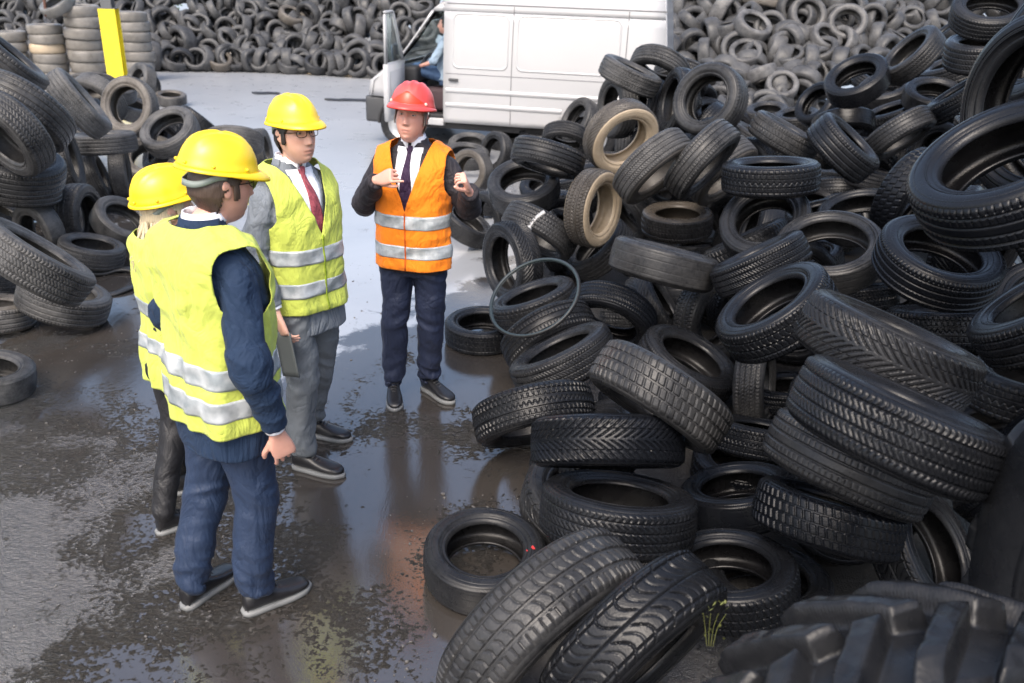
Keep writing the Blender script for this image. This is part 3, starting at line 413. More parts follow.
FAR = [["L",402,-10.69,21.98,0.5,-0.2,-0.94,0.26,1.0,0.32],
["R",305,4.24,16.76,1.72,0.23,-0.56,0.8,0.7,0.32],
["R",273,5.95,16.76,1.82,-0.22,-0.89,0.41,0.7,0.34],
["R",200,5.31,17.11,1.93,0.05,-0.94,0.33,0.7,0.31],
["R",174,3.9,17.96,1.89,0.83,-0.42,-0.38,0.86,0.3],
["R",165,4.55,15.46,0.8,-0.13,-0.7,0.7,0.58,0.35],
["L",153,-4.03,21.95,0.35,-0.44,-0.88,0.16,0.7,0.33],
["R",143,4.72,17.9,2.15,-0.18,-0.1,-0.98,0.92,0.31],
["R",139,4.26,15.8,0.96,0.34,-0.28,-0.9,0.58,0.33],
["L",136,-8.57,22.49,0.61,-0.56,-0.82,0.04,0.88,0.33],
["L",133,-9.34,23.29,1.61,0.2,-0.83,0.53,0.66,0.32],
["L",132,-6.01,23.58,1.3,0.42,-0.34,0.84,0.7,0.32],
["R",131,5.54,16.55,1.56,0.28,-0.66,0.7,0.62,0.3],
["L",131,-4.89,24.02,1.71,-0.84,-0.5,0.21,0.97,0.29],
["L",131,-9.97,21.91,0.31,0.78,0.2,0.59,0.66,0.31],
["R",130,7.6,18.52,2.43,-0.6,0.01,-0.8,0.58,0.36],
["R",126,4.05,16.32,1.25,-0.11,-0.62,0.78,0.62,0.33],
["R",126,4.91,16.59,1.5,-0.77,-0.54,-0.34,0.58,0.32],
["R",123,6.15,17.68,2.24,0.57,-0.75,-0.33,0.62,0.31],
["L",123,-6.79,22.32,0.29,0.86,-0.51,-0.09,0.58,0.3],
["L",121,-11.69,23.05,1.11,-0.45,-0.82,0.35,0.66,0.35],
["L",119,-5.6,23.71,1.35,-0.47,-0.84,-0.27,0.7,0.32],
["L",117,-12.1,23.3,1.14,-0.58,-0.7,0.42,0.7,0.3],
["L",117,-7.54,22.21,0.25,0.15,-0.56,0.81,0.62,0.34],
["L",116,-9.04,21.88,0.35,-0.85,-0.51,0.1,0.7,0.31],
["R",113,5.82,16.61,1.48,-0.79,-0.48,0.37,0.66,0.3],
["L",113,-5.14,22.25,0.24,0.33,-0.43,0.84,0.62,0.32],
["L",112,-8.4,21.99,0.29,0.25,-0.91,-0.33,0.58,0.33],
["L",112,-8.58,21.94,0.2,0.34,-0.23,0.91,0.58,0.35],
["R",111,4.99,15.7,0.83,-0.47,-0.66,-0.58,0.7,0.3],
["L",110,-8.21,23.81,1.55,-0.26,-0.96,0.13,0.95,0.35],
["R",106,5.09,17.34,2.05,0.2,-0.98,0.04,0.62,0.35],
["R",103,4.16,16.35,1.06,-0.17,-0.72,-0.68,0.66,0.3],
["R",101,3.58,17.2,1.51,-0.98,-0.09,-0.2,0.66,0.35],
["L",101,-7.56,23.75,1.65,0.91,-0.29,-0.31,0.58,0.29],
["L",100,-4.4,23.27,1.26,0.94,-0.14,0.33,0.7,0.31],
["L",100,-7.13,23.46,1.4,0.22,-0.77,0.6,0.58,0.35],
["L",99,-8.07,22.06,0.29,0.02,-0.89,0.46,0.58,0.36],
["L",97,-2.52,23.48,1.93,0.01,-0.68,-0.73,0.62,0.32],
["L",92,-7.91,22.18,0.29,-0.64,-0.66,0.39,0.58,0.36],
["R",91,3.42,18.1,2.05,-0.76,-0.62,-0.18,0.58,0.36],
["R",91,6.55,17.2,1.9,-0.2,-0.98,-0.04,0.58,0.29],
["R",90,3.42,16.78,1.19,0.94,-0.3,0.14,0.62,0.29],
["L",89,-11.82,22.33,0.27,-0.38,-0.48,0.79,0.66,0.31],
["L",89,-5.83,22.34,0.23,0.19,-0.42,0.89,0.66,0.3],
["L",88,-6.37,24.11,1.69,0.83,0.15,0.54,0.7,0.34],
["L",88,-3.1,23.0,1.46,-0.08,-0.94,0.33,0.62,0.35],
["L",87,-6.54,22.46,0.31,0.93,-0.3,-0.22,0.62,0.31],
["L",86,-4.54,22.13,0.29,-0.91,-0.37,-0.21,0.58,0.32],
["R",85,4.74,16.37,1.12,-0.94,0.28,0.2,0.7,0.33],
["L",85,-9.98,22.91,1.19,0.06,-0.02,1.0,0.62,0.31],
["R",84,3.26,17.67,1.69,-0.61,0.0,-0.8,0.62,0.3],
["L",84,-9.72,22.71,0.9,0.31,-0.23,0.92,0.66,0.34],
["R",83,8.03,18.39,2.43,-0.37,-0.7,0.61,0.58,0.3],
["R",83,3.24,17.13,1.36,0.25,-0.89,-0.37,0.58,0.32],
["R",82,7.08,17.61,1.78,-0.78,0.1,0.62,0.58,0.31],
["L",82,-3.18,23.62,2.11,-0.41,-0.85,0.34,0.58,0.36],
["L",82,-9.4,22.93,1.03,0.92,-0.05,0.39,0.7,0.33],
["L",82,-8.38,23.39,1.46,0.83,-0.16,0.54,0.62,0.3],
["L",82,-10.55,23.8,1.99,0.22,-0.45,0.87,0.62,0.36],
["L",81,-2.97,22.71,1.17,0.48,-0.88,0.02,0.58,0.29],
["R",80,5.12,16.03,1.12,-0.98,0.15,0.09,0.7,0.29],
["R",80,4.74,17.79,2.25,-0.73,-0.67,-0.17,0.66,0.31],
["L",80,-12.95,23.31,0.86,-0.36,-0.86,0.36,0.58,0.31],
["L",79,-4.79,22.17,0.28,-0.86,-0.51,-0.03,0.58,0.33],
["L",79,-4.46,22.06,0.3,-0.36,-0.81,0.46,0.62,0.29],
["L",78,-7.2,23.25,1.04,-0.78,-0.56,0.26,0.58,0.36],
["R",77,4.6,16.91,1.7,-0.36,-0.8,0.47,0.62,0.31],
["R",77,6.6,16.37,1.38,0.61,-0.78,-0.13,0.62,0.31],
["L",77,-7.43,22.4,0.32,0.66,-0.75,0.05,0.66,0.35],
["L",76,-5.03,22.8,0.72,-0.72,-0.42,0.55,0.58,0.35],
["L",76,-13.5,24.19,1.48,1.0,-0.01,-0.09,0.58,0.36],
["R",75,4.65,16.56,1.3,-0.95,0.17,0.28,0.66,0.34],
["R",75,7.92,17.63,1.83,-0.88,0.26,-0.4,0.58,0.32],
["L",75,-11.44,22.24,0.35,-0.34,-0.82,0.46,0.7,0.35],
["L",75,-4.08,22.31,0.46,-0.39,-0.78,0.49,0.92,0.35],
["L",75,-12.19,22.45,0.31,0.85,0.22,-0.48,0.62,0.35],
["R",74,6.56,16.77,1.57,0.86,-0.51,0.04,0.62,0.3],
["L",74,-12.79,24.01,1.36,0.88,-0.46,0.08,0.62,0.34],
["R",73,7.54,17.73,1.9,-0.04,-0.72,0.69,0.58,0.32],
["L",73,-6.15,22.48,0.31,0.6,-0.49,-0.63,0.66,0.35],
["L",73,-9.81,23.01,1.34,-0.76,-0.49,0.42,0.58,0.32],
["R",72,8.14,18.27,2.19,0.67,-0.54,-0.51,0.58,0.33],
["L",72,-10.66,23.07,1.12,0.77,-0.33,-0.55,0.66,0.31],
["L",71,-9.23,23.09,1.13,0.65,-0.74,-0.2,0.7,0.33],
["L",71,-6.72,23.53,1.14,0.51,-0.58,-0.64,0.58,0.31],
["L",70,-7.25,22.33,0.32,0.32,-0.78,0.53,0.66,0.29],
["L",68,-4.22,23.22,1.0,-0.96,-0.23,0.18,0.86,0.31],
["L",68,-5.64,24.11,1.72,-0.2,-0.98,-0.04,0.58,0.36],
["L",67,-5.89,22.39,0.3,0.99,0.1,0.03,0.62,0.33],
["R",66,5.59,17.56,2.19,0.8,-0.6,0.0,0.58,0.3],
["R",66,8.22,18.04,2.21,-0.68,-0.66,0.33,0.58,0.34],
["L",66,-2.55,23.02,1.6,-0.25,-0.51,0.82,0.62,0.31],
["L",66,-3.6,22.38,0.45,-0.13,-0.9,-0.41,0.9,0.3],
["L",65,-13.9,24.08,1.17,0.64,-0.76,0.01,0.7,0.34],
["L",65,-7.44,24.22,1.87,-0.83,-0.54,-0.14,0.7,0.32],
["L",65,-2.75,23.2,1.64,-0.36,-0.16,-0.92,0.62,0.31],
["L",64,-3.91,23.32,1.41,0.95,0.03,-0.3,0.58,0.31],
["L",64,-7.97,22.97,0.88,0.67,-0.01,0.74,0.58,0.34],
["L",64,-8.94,23.59,1.75,-0.15,-0.58,0.8,0.66,0.29],
["L",64,-11.86,23.96,1.67,0.92,0.19,-0.35,0.62,0.31],
["R",63,5.68,16.03,1.13,0.92,-0.4,-0.04,0.66,0.35],
["L",63,-8.94,22.75,0.83,0.82,-0.05,0.57,0.62,0.32],
["R",62,5.4,16.32,1.35,-0.35,-0.45,0.82,0.66,0.32],
["L",62,-5.63,22.32,0.25,-0.33,-0.6,-0.73,0.58,0.29],
["R",61,5.1,15.77,0.94,0.81,-0.49,-0.31,0.62,0.31],
["L",61,-6.9,23.79,1.45,-0.6,-0.68,-0.41,0.62,0.33],
["L",60,-5.92,24.35,1.83,0.72,-0.69,-0.02,0.7,0.29],
["L",60,-9.4,22.02,0.3,0.14,-0.99,-0.06,0.62,0.31],
["L",60,-8.48,23.02,1.02,-0.12,-0.83,-0.55,0.58,0.3],
["L",60,-4.03,23.92,1.82,0.93,-0.03,-0.36,0.62,0.33],
["R",59,3.92,18.38,2.29,-0.97,-0.17,-0.16,0.62,0.35],
["L",59,-7.63,23.19,0.96,0.2,-0.98,0.0,0.62,0.32],
["L",59,-11.06,23.77,1.58,0.97,-0.01,0.24,0.58,0.33],
["L",58,-4.98,23.71,1.47,-0.8,-0.57,0.2,0.62,0.3],
["L",58,-7.58,22.99,0.74,-0.2,-0.92,-0.33,0.58,0.33],
["R",57,8.83,18.57,2.51,0.33,-0.88,-0.35,0.58,0.33],
["L",57,-6.76,22.84,0.58,-0.69,-0.72,-0.04,0.62,0.3],
["R",56,3.74,16.28,0.97,-0.49,-0.59,-0.64,0.62,0.3],
["L",56,-3.58,22.68,0.98,0.42,-0.14,0.9,0.58,0.3],
["L",56,-10.36,22.83,0.76,0.58,-0.81,-0.02,0.89,0.31],
["L",56,-13.53,23.47,0.76,0.51,-0.84,-0.17,0.58,0.33],
["R",55,6.23,17.43,2.04,-0.77,-0.63,0.04,0.62,0.36],
["L",55,-3.51,23.49,1.65,0.97,0.0,0.25,0.58,0.33],
["R",54,3.97,16.58,1.32,-0.28,-0.79,0.54,0.66,0.31],
["R",54,5.26,17.25,1.85,-0.76,-0.56,0.33,0.58,0.34],
["L",54,-7.99,23.51,1.36,0.86,0.16,0.49,0.58,0.32],
["L",54,-10.06,23.66,1.83,-0.32,-0.93,0.19,0.66,0.35],
["L",53,-5.44,23.07,0.68,0.92,0.05,-0.38,0.62,0.34],
["L",53,-8.23,22.94,1.06,0.07,-0.8,0.6,0.58,0.34],
["R",52,6.65,18.17,2.25,-0.55,-0.58,-0.6,0.66,0.3],
["R",51,6.22,17.74,2.31,0.07,-0.38,0.92,0.7,0.32],
["R",51,3.1,18.22,2.01,0.96,-0.29,0.04,0.7,0.29],
["L",51,-4.97,22.32,0.31,0.55,-0.82,0.15,0.62,0.3],
["L",51,-3.06,23.69,1.85,0.96,-0.05,0.26,0.7,0.34],
["L",51,-4.96,23.27,1.04,0.36,-0.48,0.8,0.62,0.31],
["R",50,4.22,14.73,0.43,-0.58,-0.72,0.38,0.62,0.3],
["L",50,-5.48,24.25,1.82,0.2,-0.98,0.05,0.66,0.36],
["L",49,-13.76,24.29,1.61,0.55,-0.09,0.83,0.58,0.36],
["L",49,-3.56,23.93,2.19,0.81,-0.04,0.58,0.58,0.31],
["R",46,3.44,18.39,2.35,0.53,-0.61,0.59,0.58,0.35],
["L",46,-13.53,24.01,1.26,-0.35,-0.72,0.6,0.66,0.34],
["R",45,4.58,15.79,0.75,-0.96,0.11,-0.25,0.7,0.33],
["R",44,3.86,17.14,1.62,-0.24,-0.05,0.97,0.66,0.35],
["R",44,6.89,18.15,2.28,-0.05,-0.32,0.94,0.66,0.33],
["L",44,-9.95,22.07,0.33,-0.13,-0.94,-0.31,0.66,0.31],
["L",44,-11.06,23.1,1.1,-0.79,-0.61,0.06,0.62,0.3],
["L",43,-13.63,23.71,0.89,-0.29,-0.96,-0.02,0.66,0.32],
["L",43,-8.55,23.08,1.11,0.83,-0.44,0.34,0.58,0.33],
["L",43,-4.72,23.44,1.07,-0.37,-0.48,-0.79,0.62,0.34],
["L",43,-9.85,23.59,1.74,0.17,0.04,0.98,0.62,0.34],
["L",42,-5.76,23.55,0.99,-0.74,-0.56,0.37,0.7,0.35],
["L",42,-7.46,22.87,0.73,0.44,-0.53,0.72,0.62,0.29],
["R",41,4.23,15.2,0.45,-0.2,-0.8,0.57,0.66,0.32],
["L",41,-10.24,23.3,1.27,0.91,-0.39,-0.09,0.58,0.33],
["L",40,-4.4,24.12,1.98,0.56,-0.83,-0.01,0.62,0.35],
["L",40,-13.06,22.78,0.34,-0.62,-0.78,-0.04,0.7,0.3],
["L",40,-14.33,24.6,1.97,0.3,-0.34,0.89,0.7,0.34],
["R",39,4.25,17.4,1.81,-0.81,-0.2,0.56,0.66,0.34],
["R",39,4.83,16.23,1.23,-0.28,-0.38,0.88,0.58,0.33],
["R",39,6.97,18.0,2.18,0.2,-0.16,0.97,0.58,0.33],
["L",39,-11.73,22.55,0.35,0.7,-0.71,0.07,0.7,0.3],
["L",39,-11.3,22.65,0.8,-0.73,-0.61,0.29,0.62,0.34],
["R",38,2.8,17.07,1.24,0.81,-0.18,-0.56,0.58,0.36],
["R",38,3.67,18.04,1.98,0.59,-0.22,0.78,0.62,0.3],
["L",38,-14.16,24.42,1.56,-0.75,-0.57,-0.33,0.7,0.32],
["L",38,-5.69,23.01,0.67,-0.63,-0.64,0.45,0.58,0.33],
["R",37,3.93,16.14,0.83,-0.37,-0.74,-0.56,0.66,0.34],
["R",37,4.91,16.82,1.5,0.22,-0.96,-0.19,0.7,0.3],
["L",36,-5.81,22.96,0.59,0.29,-0.89,0.34,0.66,0.35],
["L",36,-7.06,23.49,1.14,-0.29,-0.96,-0.01,0.66,0.32],
["L",36,-9.37,21.85,0.23,-0.04,-0.58,0.81,0.58,0.32],
["R",35,3.16,15.11,0.32,-0.93,-0.05,-0.37,0.62,0.34],
["L",35,-6.7,24.2,1.69,0.81,-0.59,0.02,0.66,0.32],
["L",35,-9.15,23.69,1.78,0.36,-0.9,0.25,0.58,0.34],
["L",35,-10.95,22.17,0.29,0.93,0.34,0.13,0.58,0.31],
["R",34,6.11,16.14,1.22,0.47,-0.75,0.47,0.58,0.34],
["R",34,3.32,17.87,1.67,0.11,-0.99,-0.01,0.7,0.3],
["L",34,-3.6,23.09,1.08,-0.69,-0.71,-0.16,0.62,0.31],
["L",34,-11.99,23.0,0.6,-0.07,-1.0,-0.01,0.58,0.34],
["L",33,-9.99,22.07,0.29,-0.43,-0.4,0.81,0.7,0.35],
["L",33,-10.14,22.48,0.59,0.76,0.31,0.57,0.62,0.33],
["L",33,-9.28,22.52,0.58,-0.16,-0.83,-0.54,0.58,0.32],
["L",33,-12.69,24.22,1.57,0.98,0.18,0.03,0.58,0.3],
["R",32,3.63,18.39,2.12,-0.89,-0.31,0.35,0.66,0.33],
["L",32,-6.11,22.96,0.48,0.96,-0.24,-0.13,0.66,0.32],
["L",32,-12.05,24.15,1.69,0.03,-0.76,0.65,0.62,0.35],
["L",32,-8.71,21.96,0.32,0.64,-0.68,0.36,0.62,0.36],
["L",32,-8.86,23.26,1.17,-0.75,-0.45,-0.48,0.62,0.32],
["L",32,-11.1,23.53,1.5,-0.09,-0.65,0.75,0.58,0.32],
["L",31,-6.32,22.51,0.21,-0.08,-0.4,0.91,0.62,0.35],
["L",31,-6.6,22.38,0.29,-0.07,-0.9,0.44,0.58,0.35],
["L",31,-7.38,23.63,1.41,0.94,0.27,-0.19,0.58,0.33],
["L",31,-7.1,22.91,0.53,0.72,-0.68,0.08,0.62,0.35],
["L",31,-12.37,23.71,1.15,-0.14,-0.78,-0.62,0.62,0.29],
["R",30,4.28,16.44,1.18,0.49,-0.81,0.32,0.66,0.29],
["L",30,-11.47,23.63,1.33,0.82,0.28,0.5,0.66,0.3],
["L",30,-9.0,23.95,1.87,0.06,-0.03,-1.0,0.66,0.32],
["L",30,-4.24,22.76,0.68,-0.26,-0.95,-0.17,0.62,0.35],
["R",29,3.42,16.95,1.09,-0.76,-0.36,-0.54,0.7,0.29],
["R",29,4.9,15.99,0.88,0.14,-0.84,-0.52,0.7,0.35],
["R",29,6.87,18.42,2.48,0.56,-0.71,-0.43,0.62,0.3],
["L",29,-12.85,23.27,0.53,0.87,0.13,0.48,0.66,0.36],
["L",29,-13.41,23.39,0.62,-0.81,-0.59,0.05,0.58,0.31],
["R",28,5.53,17.99,2.1,0.82,-0.47,-0.31,0.87,0.36],
["L",28,-11.48,23.93,1.59,-0.59,-0.79,-0.15,0.7,0.29],
["L",27,-11.88,24.18,1.66,0.68,-0.33,0.65,0.7,0.31],
["L",27,-5.6,22.52,0.3,0.45,-0.89,-0.02,0.62,0.31],
["R",26,4.27,18.5,2.29,-0.09,-0.51,-0.86,0.62,0.34],
["L",26,-10.68,23.39,1.28,0.99,0.12,0.09,0.62,0.32],
["L",26,-8.52,24.03,1.84,0.72,-0.13,0.68,0.62,0.34],
["L",26,-6.11,24.38,1.95,0.58,-0.77,0.25,0.58,0.31],
["L",26,-5.47,24.16,1.63,0.98,-0.05,0.2,0.62,0.35],
["L",26,-10.15,23.46,1.48,0.54,-0.79,0.28,0.58,0.31],
["R",25,4.77,16.53,1.38,0.37,-0.93,0.08,0.58,0.31],
["R",25,4.96,17.64,2.22,-0.62,-0.73,0.29,0.58,0.3],
["L",25,-12.32,22.66,0.31,0.93,-0.33,-0.17,0.62,0.34],
["L",25,-4.44,24.01,1.72,-0.78,-0.42,-0.46,0.62,0.31],
["L",25,-12.53,23.09,0.46,0.49,-0.81,-0.32,0.58,0.34],
["R",24,6.08,18.12,2.33,0.25,-0.96,-0.12,0.7,0.32],
["R",24,7.8,18.0,1.92,0.61,-0.53,0.58,0.62,0.29],
["R",24,6.4,16.19,1.12,0.25,-0.91,-0.31,0.7,0.32],
["L",24,-14.15,23.66,0.75,0.51,-0.85,-0.16,0.66,0.35],
["L",24,-6.4,23.44,0.9,0.39,-0.9,0.21,0.62,0.31],
["L",24,-11.46,23.69,1.53,-0.27,-0.9,0.33,0.58,0.32],
["L",24,-13.08,24.26,1.52,0.33,-0.39,0.86,0.58,0.32],
["L",24,-1.95,23.34,1.75,0.1,-0.96,-0.24,0.66,0.31],
["L",23,-12.63,23.42,0.73,0.91,-0.36,-0.2,0.58,0.31],
["R",22,6.85,17.8,1.97,0.86,-0.44,-0.25,0.58,0.3],
["L",22,-7.94,22.63,0.44,0.11,-0.95,0.28,0.62,0.32],
["L",22,-4.1,23.83,1.54,1.0,-0.05,0.0,0.7,0.3],
["L",22,-12.73,24.1,1.43,0.44,0.11,-0.89,0.58,0.32],
["L",22,-8.34,23.39,1.23,-0.83,-0.5,-0.22,0.66,0.35],
["L",22,-11.42,23.38,1.19,0.96,-0.16,0.21,0.58,0.29],
["R",21,3.56,15.09,0.31,-0.67,-0.37,-0.64,0.66,0.34],
["R",21,10.2,18.98,2.6,-0.33,0.1,0.94,0.66,0.34],
["R",21,5.99,17.69,2.15,0.14,-0.09,0.99,0.58,0.32],
["L",21,-7.25,24.56,2.11,0.6,-0.12,-0.79,0.7,0.31],
["L",21,-4.0,23.27,1.25,-0.84,-0.53,0.05,0.58,0.35],
["L",20,-6.0,23.37,0.9,0.14,-0.19,0.97,0.58,0.31],
["L",20,-13.2,24.4,1.54,0.08,-0.9,0.44,0.66,0.29],
["L",20,-8.41,24.1,2.09,-0.13,-0.86,-0.5,0.58,0.3],
["L",20,-11.14,24.0,1.99,-0.14,-0.98,-0.16,0.58,0.31],
["L",20,-12.39,24.43,1.73,0.86,-0.49,0.15,0.62,0.35],
["L",19,-10.49,23.77,1.67,0.92,0.4,0.05,0.66,0.32],
["L",19,-6.71,24.58,1.88,0.88,-0.39,0.26,0.7,0.31],
["L",19,-3.03,22.33,0.71,0.83,-0.1,0.55,0.62,0.3],
["L",19,-14.17,24.19,1.24,0.99,0.1,-0.11,0.58,0.35],
["R",18,7.59,18.06,2.02,-0.24,-0.44,0.87,0.58,0.35],
["R",18,5.41,15.75,0.91,-0.94,-0.18,0.28,0.66,0.3],
["R",18,6.12,16.74,1.47,-0.82,-0.56,-0.14,0.58,0.31],
["L",18,-3.65,22.97,0.96,0.91,-0.41,-0.01,0.62,0.31],
["L",18,-2.43,22.3,1.12,-0.02,-0.79,0.61,0.66,0.32],
["L",18,-6.69,23.15,0.59,-0.92,-0.38,0.11,0.7,0.3],
["L",18,-7.25,24.07,1.82,0.22,-0.68,0.7,0.62,0.29],
["L",18,-12.78,22.81,0.29,-0.76,-0.62,-0.2,0.58,0.33],
["L",18,-2.16,23.81,2.51,0.77,-0.61,-0.19,0.66,0.34],
["L",18,-13.6,25.23,1.79,0.37,-0.87,0.31,0.58,0.31],
["R",17,3.31,17.83,1.69,-0.53,-0.08,0.84,0.62,0.3],
["R",17,9.99,18.6,2.34,-0.97,0.08,-0.21,0.58,0.35],
["R",17,2.48,18.95,2.36,0.44,-0.87,-0.23,0.66,0.34],
["L",17,-7.82,24.11,1.71,-0.55,-0.83,-0.07,0.7,0.3],
["L",17,-12.45,24.57,1.91,0.87,0.24,0.43,0.7,0.35],
["R",16,10.02,18.97,2.47,0.19,-0.87,-0.45,0.58,0.3],
["R",16,4.96,17.98,2.55,-0.08,-0.74,0.66,0.66,0.33],
["L",16,-7.29,23.01,0.74,-0.19,-0.82,0.53,0.7,0.29],
["L",16,-5.27,22.85,0.35,0.96,-0.14,-0.22,0.7,0.29],
["L",16,-4.0,24.21,2.04,0.37,-0.46,-0.8,0.58,0.33],
["L",16,-6.92,22.78,0.4,0.96,-0.2,0.17,0.62,0.34],
["R",15,7.21,18.19,2.08,-0.13,-0.44,0.89,0.66,0.31],
["R",15,6.23,16.7,1.54,0.63,-0.56,0.54,0.58,0.31],
["R",15,9.54,19.26,2.64,-0.97,-0.03,0.23,0.58,0.3],
["L",15,-3.87,24.15,2.04,-0.9,-0.42,-0.1,0.7,0.32],
["L",15,-5.79,24.56,2.08,0.96,0.06,-0.27,0.66,0.31],
["L",15,-7.98,24.12,1.92,-0.32,-0.93,0.2,0.62,0.31],
["L",15,-6.31,23.38,0.75,0.99,-0.08,-0.07,0.58,0.33],
["L",15,-13.37,24.01,1.16,0.54,-0.84,0.05,0.58,0.32],
["L",15,-5.5,22.35,0.26,-0.15,-0.73,0.67,0.58,0.29],
["L",15,-2.5,23.73,2.35,0.95,-0.11,-0.28,0.62,0.3],
["R",14,2.98,18.64,2.2,0.11,-0.94,0.31,0.58,0.33],
["R",14,4.28,17.61,1.76,-0.9,0.18,-0.4,0.58,0.32],
["L",14,-13.09,23.37,0.65,-0.34,-0.94,0.07,0.58,0.33],
["L",14,-14.59,24.46,1.74,0.06,-0.76,0.65,0.58,0.34],
["R",13,4.07,18.18,2.18,-0.31,-0.53,0.79,0.62,0.34],
["R",13,5.24,17.25,1.77,-0.45,-0.88,-0.17,0.58,0.32],
["R",13,7.73,18.22,1.97,-0.91,-0.01,-0.42,0.58,0.29],
["L",13,-9.65,22.38,0.4,0.28,-0.93,-0.23,0.62,0.31],
["L",13,-3.7,23.82,1.65,0.55,-0.11,0.83,0.62,0.33],
["L",13,-6.4,22.74,0.35,-0.66,-0.66,0.37,0.7,0.3],
["L",13,-6.23,24.08,1.55,-0.31,-0.29,-0.9,0.62,0.36],
["L",13,-13.9,23.4,0.65,0.87,-0.49,0.09,0.62,0.31],
["L",13,-4.22,23.32,1.32,-0.35,-0.84,0.41,0.58,0.33],
["R",12,3.41,16.34,0.89,-0.92,-0.38,-0.1,0.58,0.35],
["R",12,4.42,15.09,0.42,0.63,-0.74,0.22,0.58,0.35],
["R",12,4.58,15.64,0.62,0.6,-0.55,-0.58,0.58,0.3],
["L",12,-11.42,22.48,0.33,0.89,0.28,0.35,0.66,0.31],
["L",12,-8.42,22.74,0.74,0.04,-0.55,0.83,0.66,0.33],
["L",12,-10.64,22.34,0.44,0.23,-0.05,0.97,0.58,0.33],
["L",12,-6.95,24.53,1.93,-0.61,-0.49,-0.62,0.58,0.3],
["L",12,-9.5,22.73,0.85,-0.35,-0.94,0.03,0.58,0.3],
["L",12,-6.6,23.82,1.46,0.36,-0.31,0.88,0.58,0.3],
["L",12,-12.71,24.58,1.75,0.1,-0.83,-0.55,0.58,0.33],
["R",11,5.16,15.82,0.99,0.1,-0.77,0.63,0.62,0.33],
["R",11,3.05,16.9,0.96,-0.63,-0.68,-0.38,0.58,0.32],
["R",11,7.22,17.89,1.83,-0.88,-0.44,0.17,0.58,0.3],
["R",11,7.1,17.12,1.54,0.37,-0.26,0.89,0.58,0.29],
["L",11,-5.03,23.51,1.12,-0.42,-0.77,0.48,0.7,0.34],
["L",11,-8.08,24.28,1.99,0.96,0.05,-0.26,0.62,0.32],
["L",11,-5.05,22.31,0.3,-0.49,-0.79,0.37,0.58,0.36],
["L",11,-5.25,23.2,0.87,-0.18,-0.81,0.56,0.58,0.34],
["L",11,-14.09,23.97,1.16,-0.16,-0.58,0.8,0.58,0.32],
["L",11,-9.2,22.14,0.36,-0.2,-0.94,0.26,0.7,0.35],
["L",11,-8.91,22.29,0.35,0.95,0.26,-0.16,0.7,0.31],
["L",11,-6.68,23.35,0.84,0.49,-0.3,0.82,0.66,0.32],
["L",11,-6.1,23.71,1.18,0.76,0.07,-0.65,0.58,0.35],
["R",10,4.5,15.45,0.48,-0.79,-0.45,0.41,0.62,0.35],
["R",10,7.9,17.37,1.65,0.1,-0.74,0.67,0.66,0.34],
["R",10,3.77,15.8,0.75,0.21,-0.98,0.05,0.58,0.34],
["L",10,-5.07,23.1,0.64,-0.92,-0.39,-0.07,0.7,0.32],
["L",10,-3.39,21.89,0.31,-0.11,-0.97,0.23,0.62,0.29],
["L",10,-9.56,23.42,1.51,-0.26,-0.73,0.63,0.7,0.32],
["L",10,-11.06,22.92,0.88,0.76,-0.58,0.29,0.58,0.33],
["L",10,-10.31,22.69,0.75,-0.51,-0.73,0.45,0.58,0.32],
["L",10,-9.16,24.67,1.79,0.05,-0.99,0.09,0.62,0.32],
["R",9,4.17,18.03,2.02,0.6,-0.8,0.05,0.62,0.31],
["R",9,3.84,16.98,1.32,0.39,-0.87,0.31,0.58,0.31],
["R",9,3.93,17.7,1.88,-0.27,-0.77,0.58,0.62,0.31],
["R",9,5.96,17.28,1.87,-0.3,-0.95,0.04,0.58,0.32],
["R",9,3.69,18.67,2.31,0.96,-0.27,-0.12,0.58,0.35],
["R",9,7.29,17.43,1.47,0.09,-0.96,0.27,0.58,0.29],
["R",9,4.9,15.48,0.63,-0.58,-0.8,0.18,0.62,0.3],
["R",9,5.38,16.22,1.16,0.47,-0.88,0.01,0.58,0.29],
["L",9,-9.31,23.42,1.36,0.73,-0.62,-0.28,0.58,0.35],
["L",9,-3.08,22.64,0.92,-0.44,-0.66,0.61,0.7,0.3],
["L",9,-5.04,24.03,1.49,-0.22,-0.9,-0.38,0.62,0.31],
["L",9,-3.24,22.85,0.88,0.95,0.13,0.29,0.58,0.31],
["L",9,-12.43,22.55,0.28,-0.72,-0.43,0.54,0.58,0.31],
["L",9,-14.69,24.24,1.65,0.96,-0.15,-0.23,0.62,0.34],
["R",8,8.33,18.66,2.26,0.49,-0.25,0.84,0.7,0.35],
["R",8,3.57,15.74,0.44,-0.41,-0.91,-0.02,0.7,0.32],
["R",8,2.85,17.74,1.57,-0.83,-0.54,-0.13,0.66,0.3],
["R",8,4.24,15.99,0.81,0.54,-0.73,0.43,0.58,0.31],
["R",8,6.67,17.35,1.77,0.68,-0.7,0.21,0.7,0.35],
["R",8,4.63,18.55,2.64,-0.68,-0.14,0.72,0.62,0.31],
["L",8,-6.15,23.22,0.62,0.53,-0.67,-0.51,0.58,0.32],
["L",8,-4.03,23.86,1.62,0.29,-0.75,0.59,0.7,0.35],
["L",8,-6.31,24.75,2.1,0.12,-0.12,0.99,0.58,0.31],
["L",8,-12.45,23.6,0.96,-0.19,-0.97,0.12,0.62,0.31],
["L",8,-14.58,23.79,1.01,0.84,0.45,-0.3,0.58,0.36],
["L",8,-5.54,23.39,0.8,0.92,-0.37,0.1,0.58,0.31],
["R",7,8.24,18.37,2.19,-0.07,-0.04,-1.0,0.66,0.36],
["R",7,3.35,15.49,0.35,-0.9,-0.04,-0.42,0.7,0.34],
["R",7,4.53,18.28,2.11,0.84,-0.44,-0.32,0.7,0.32],
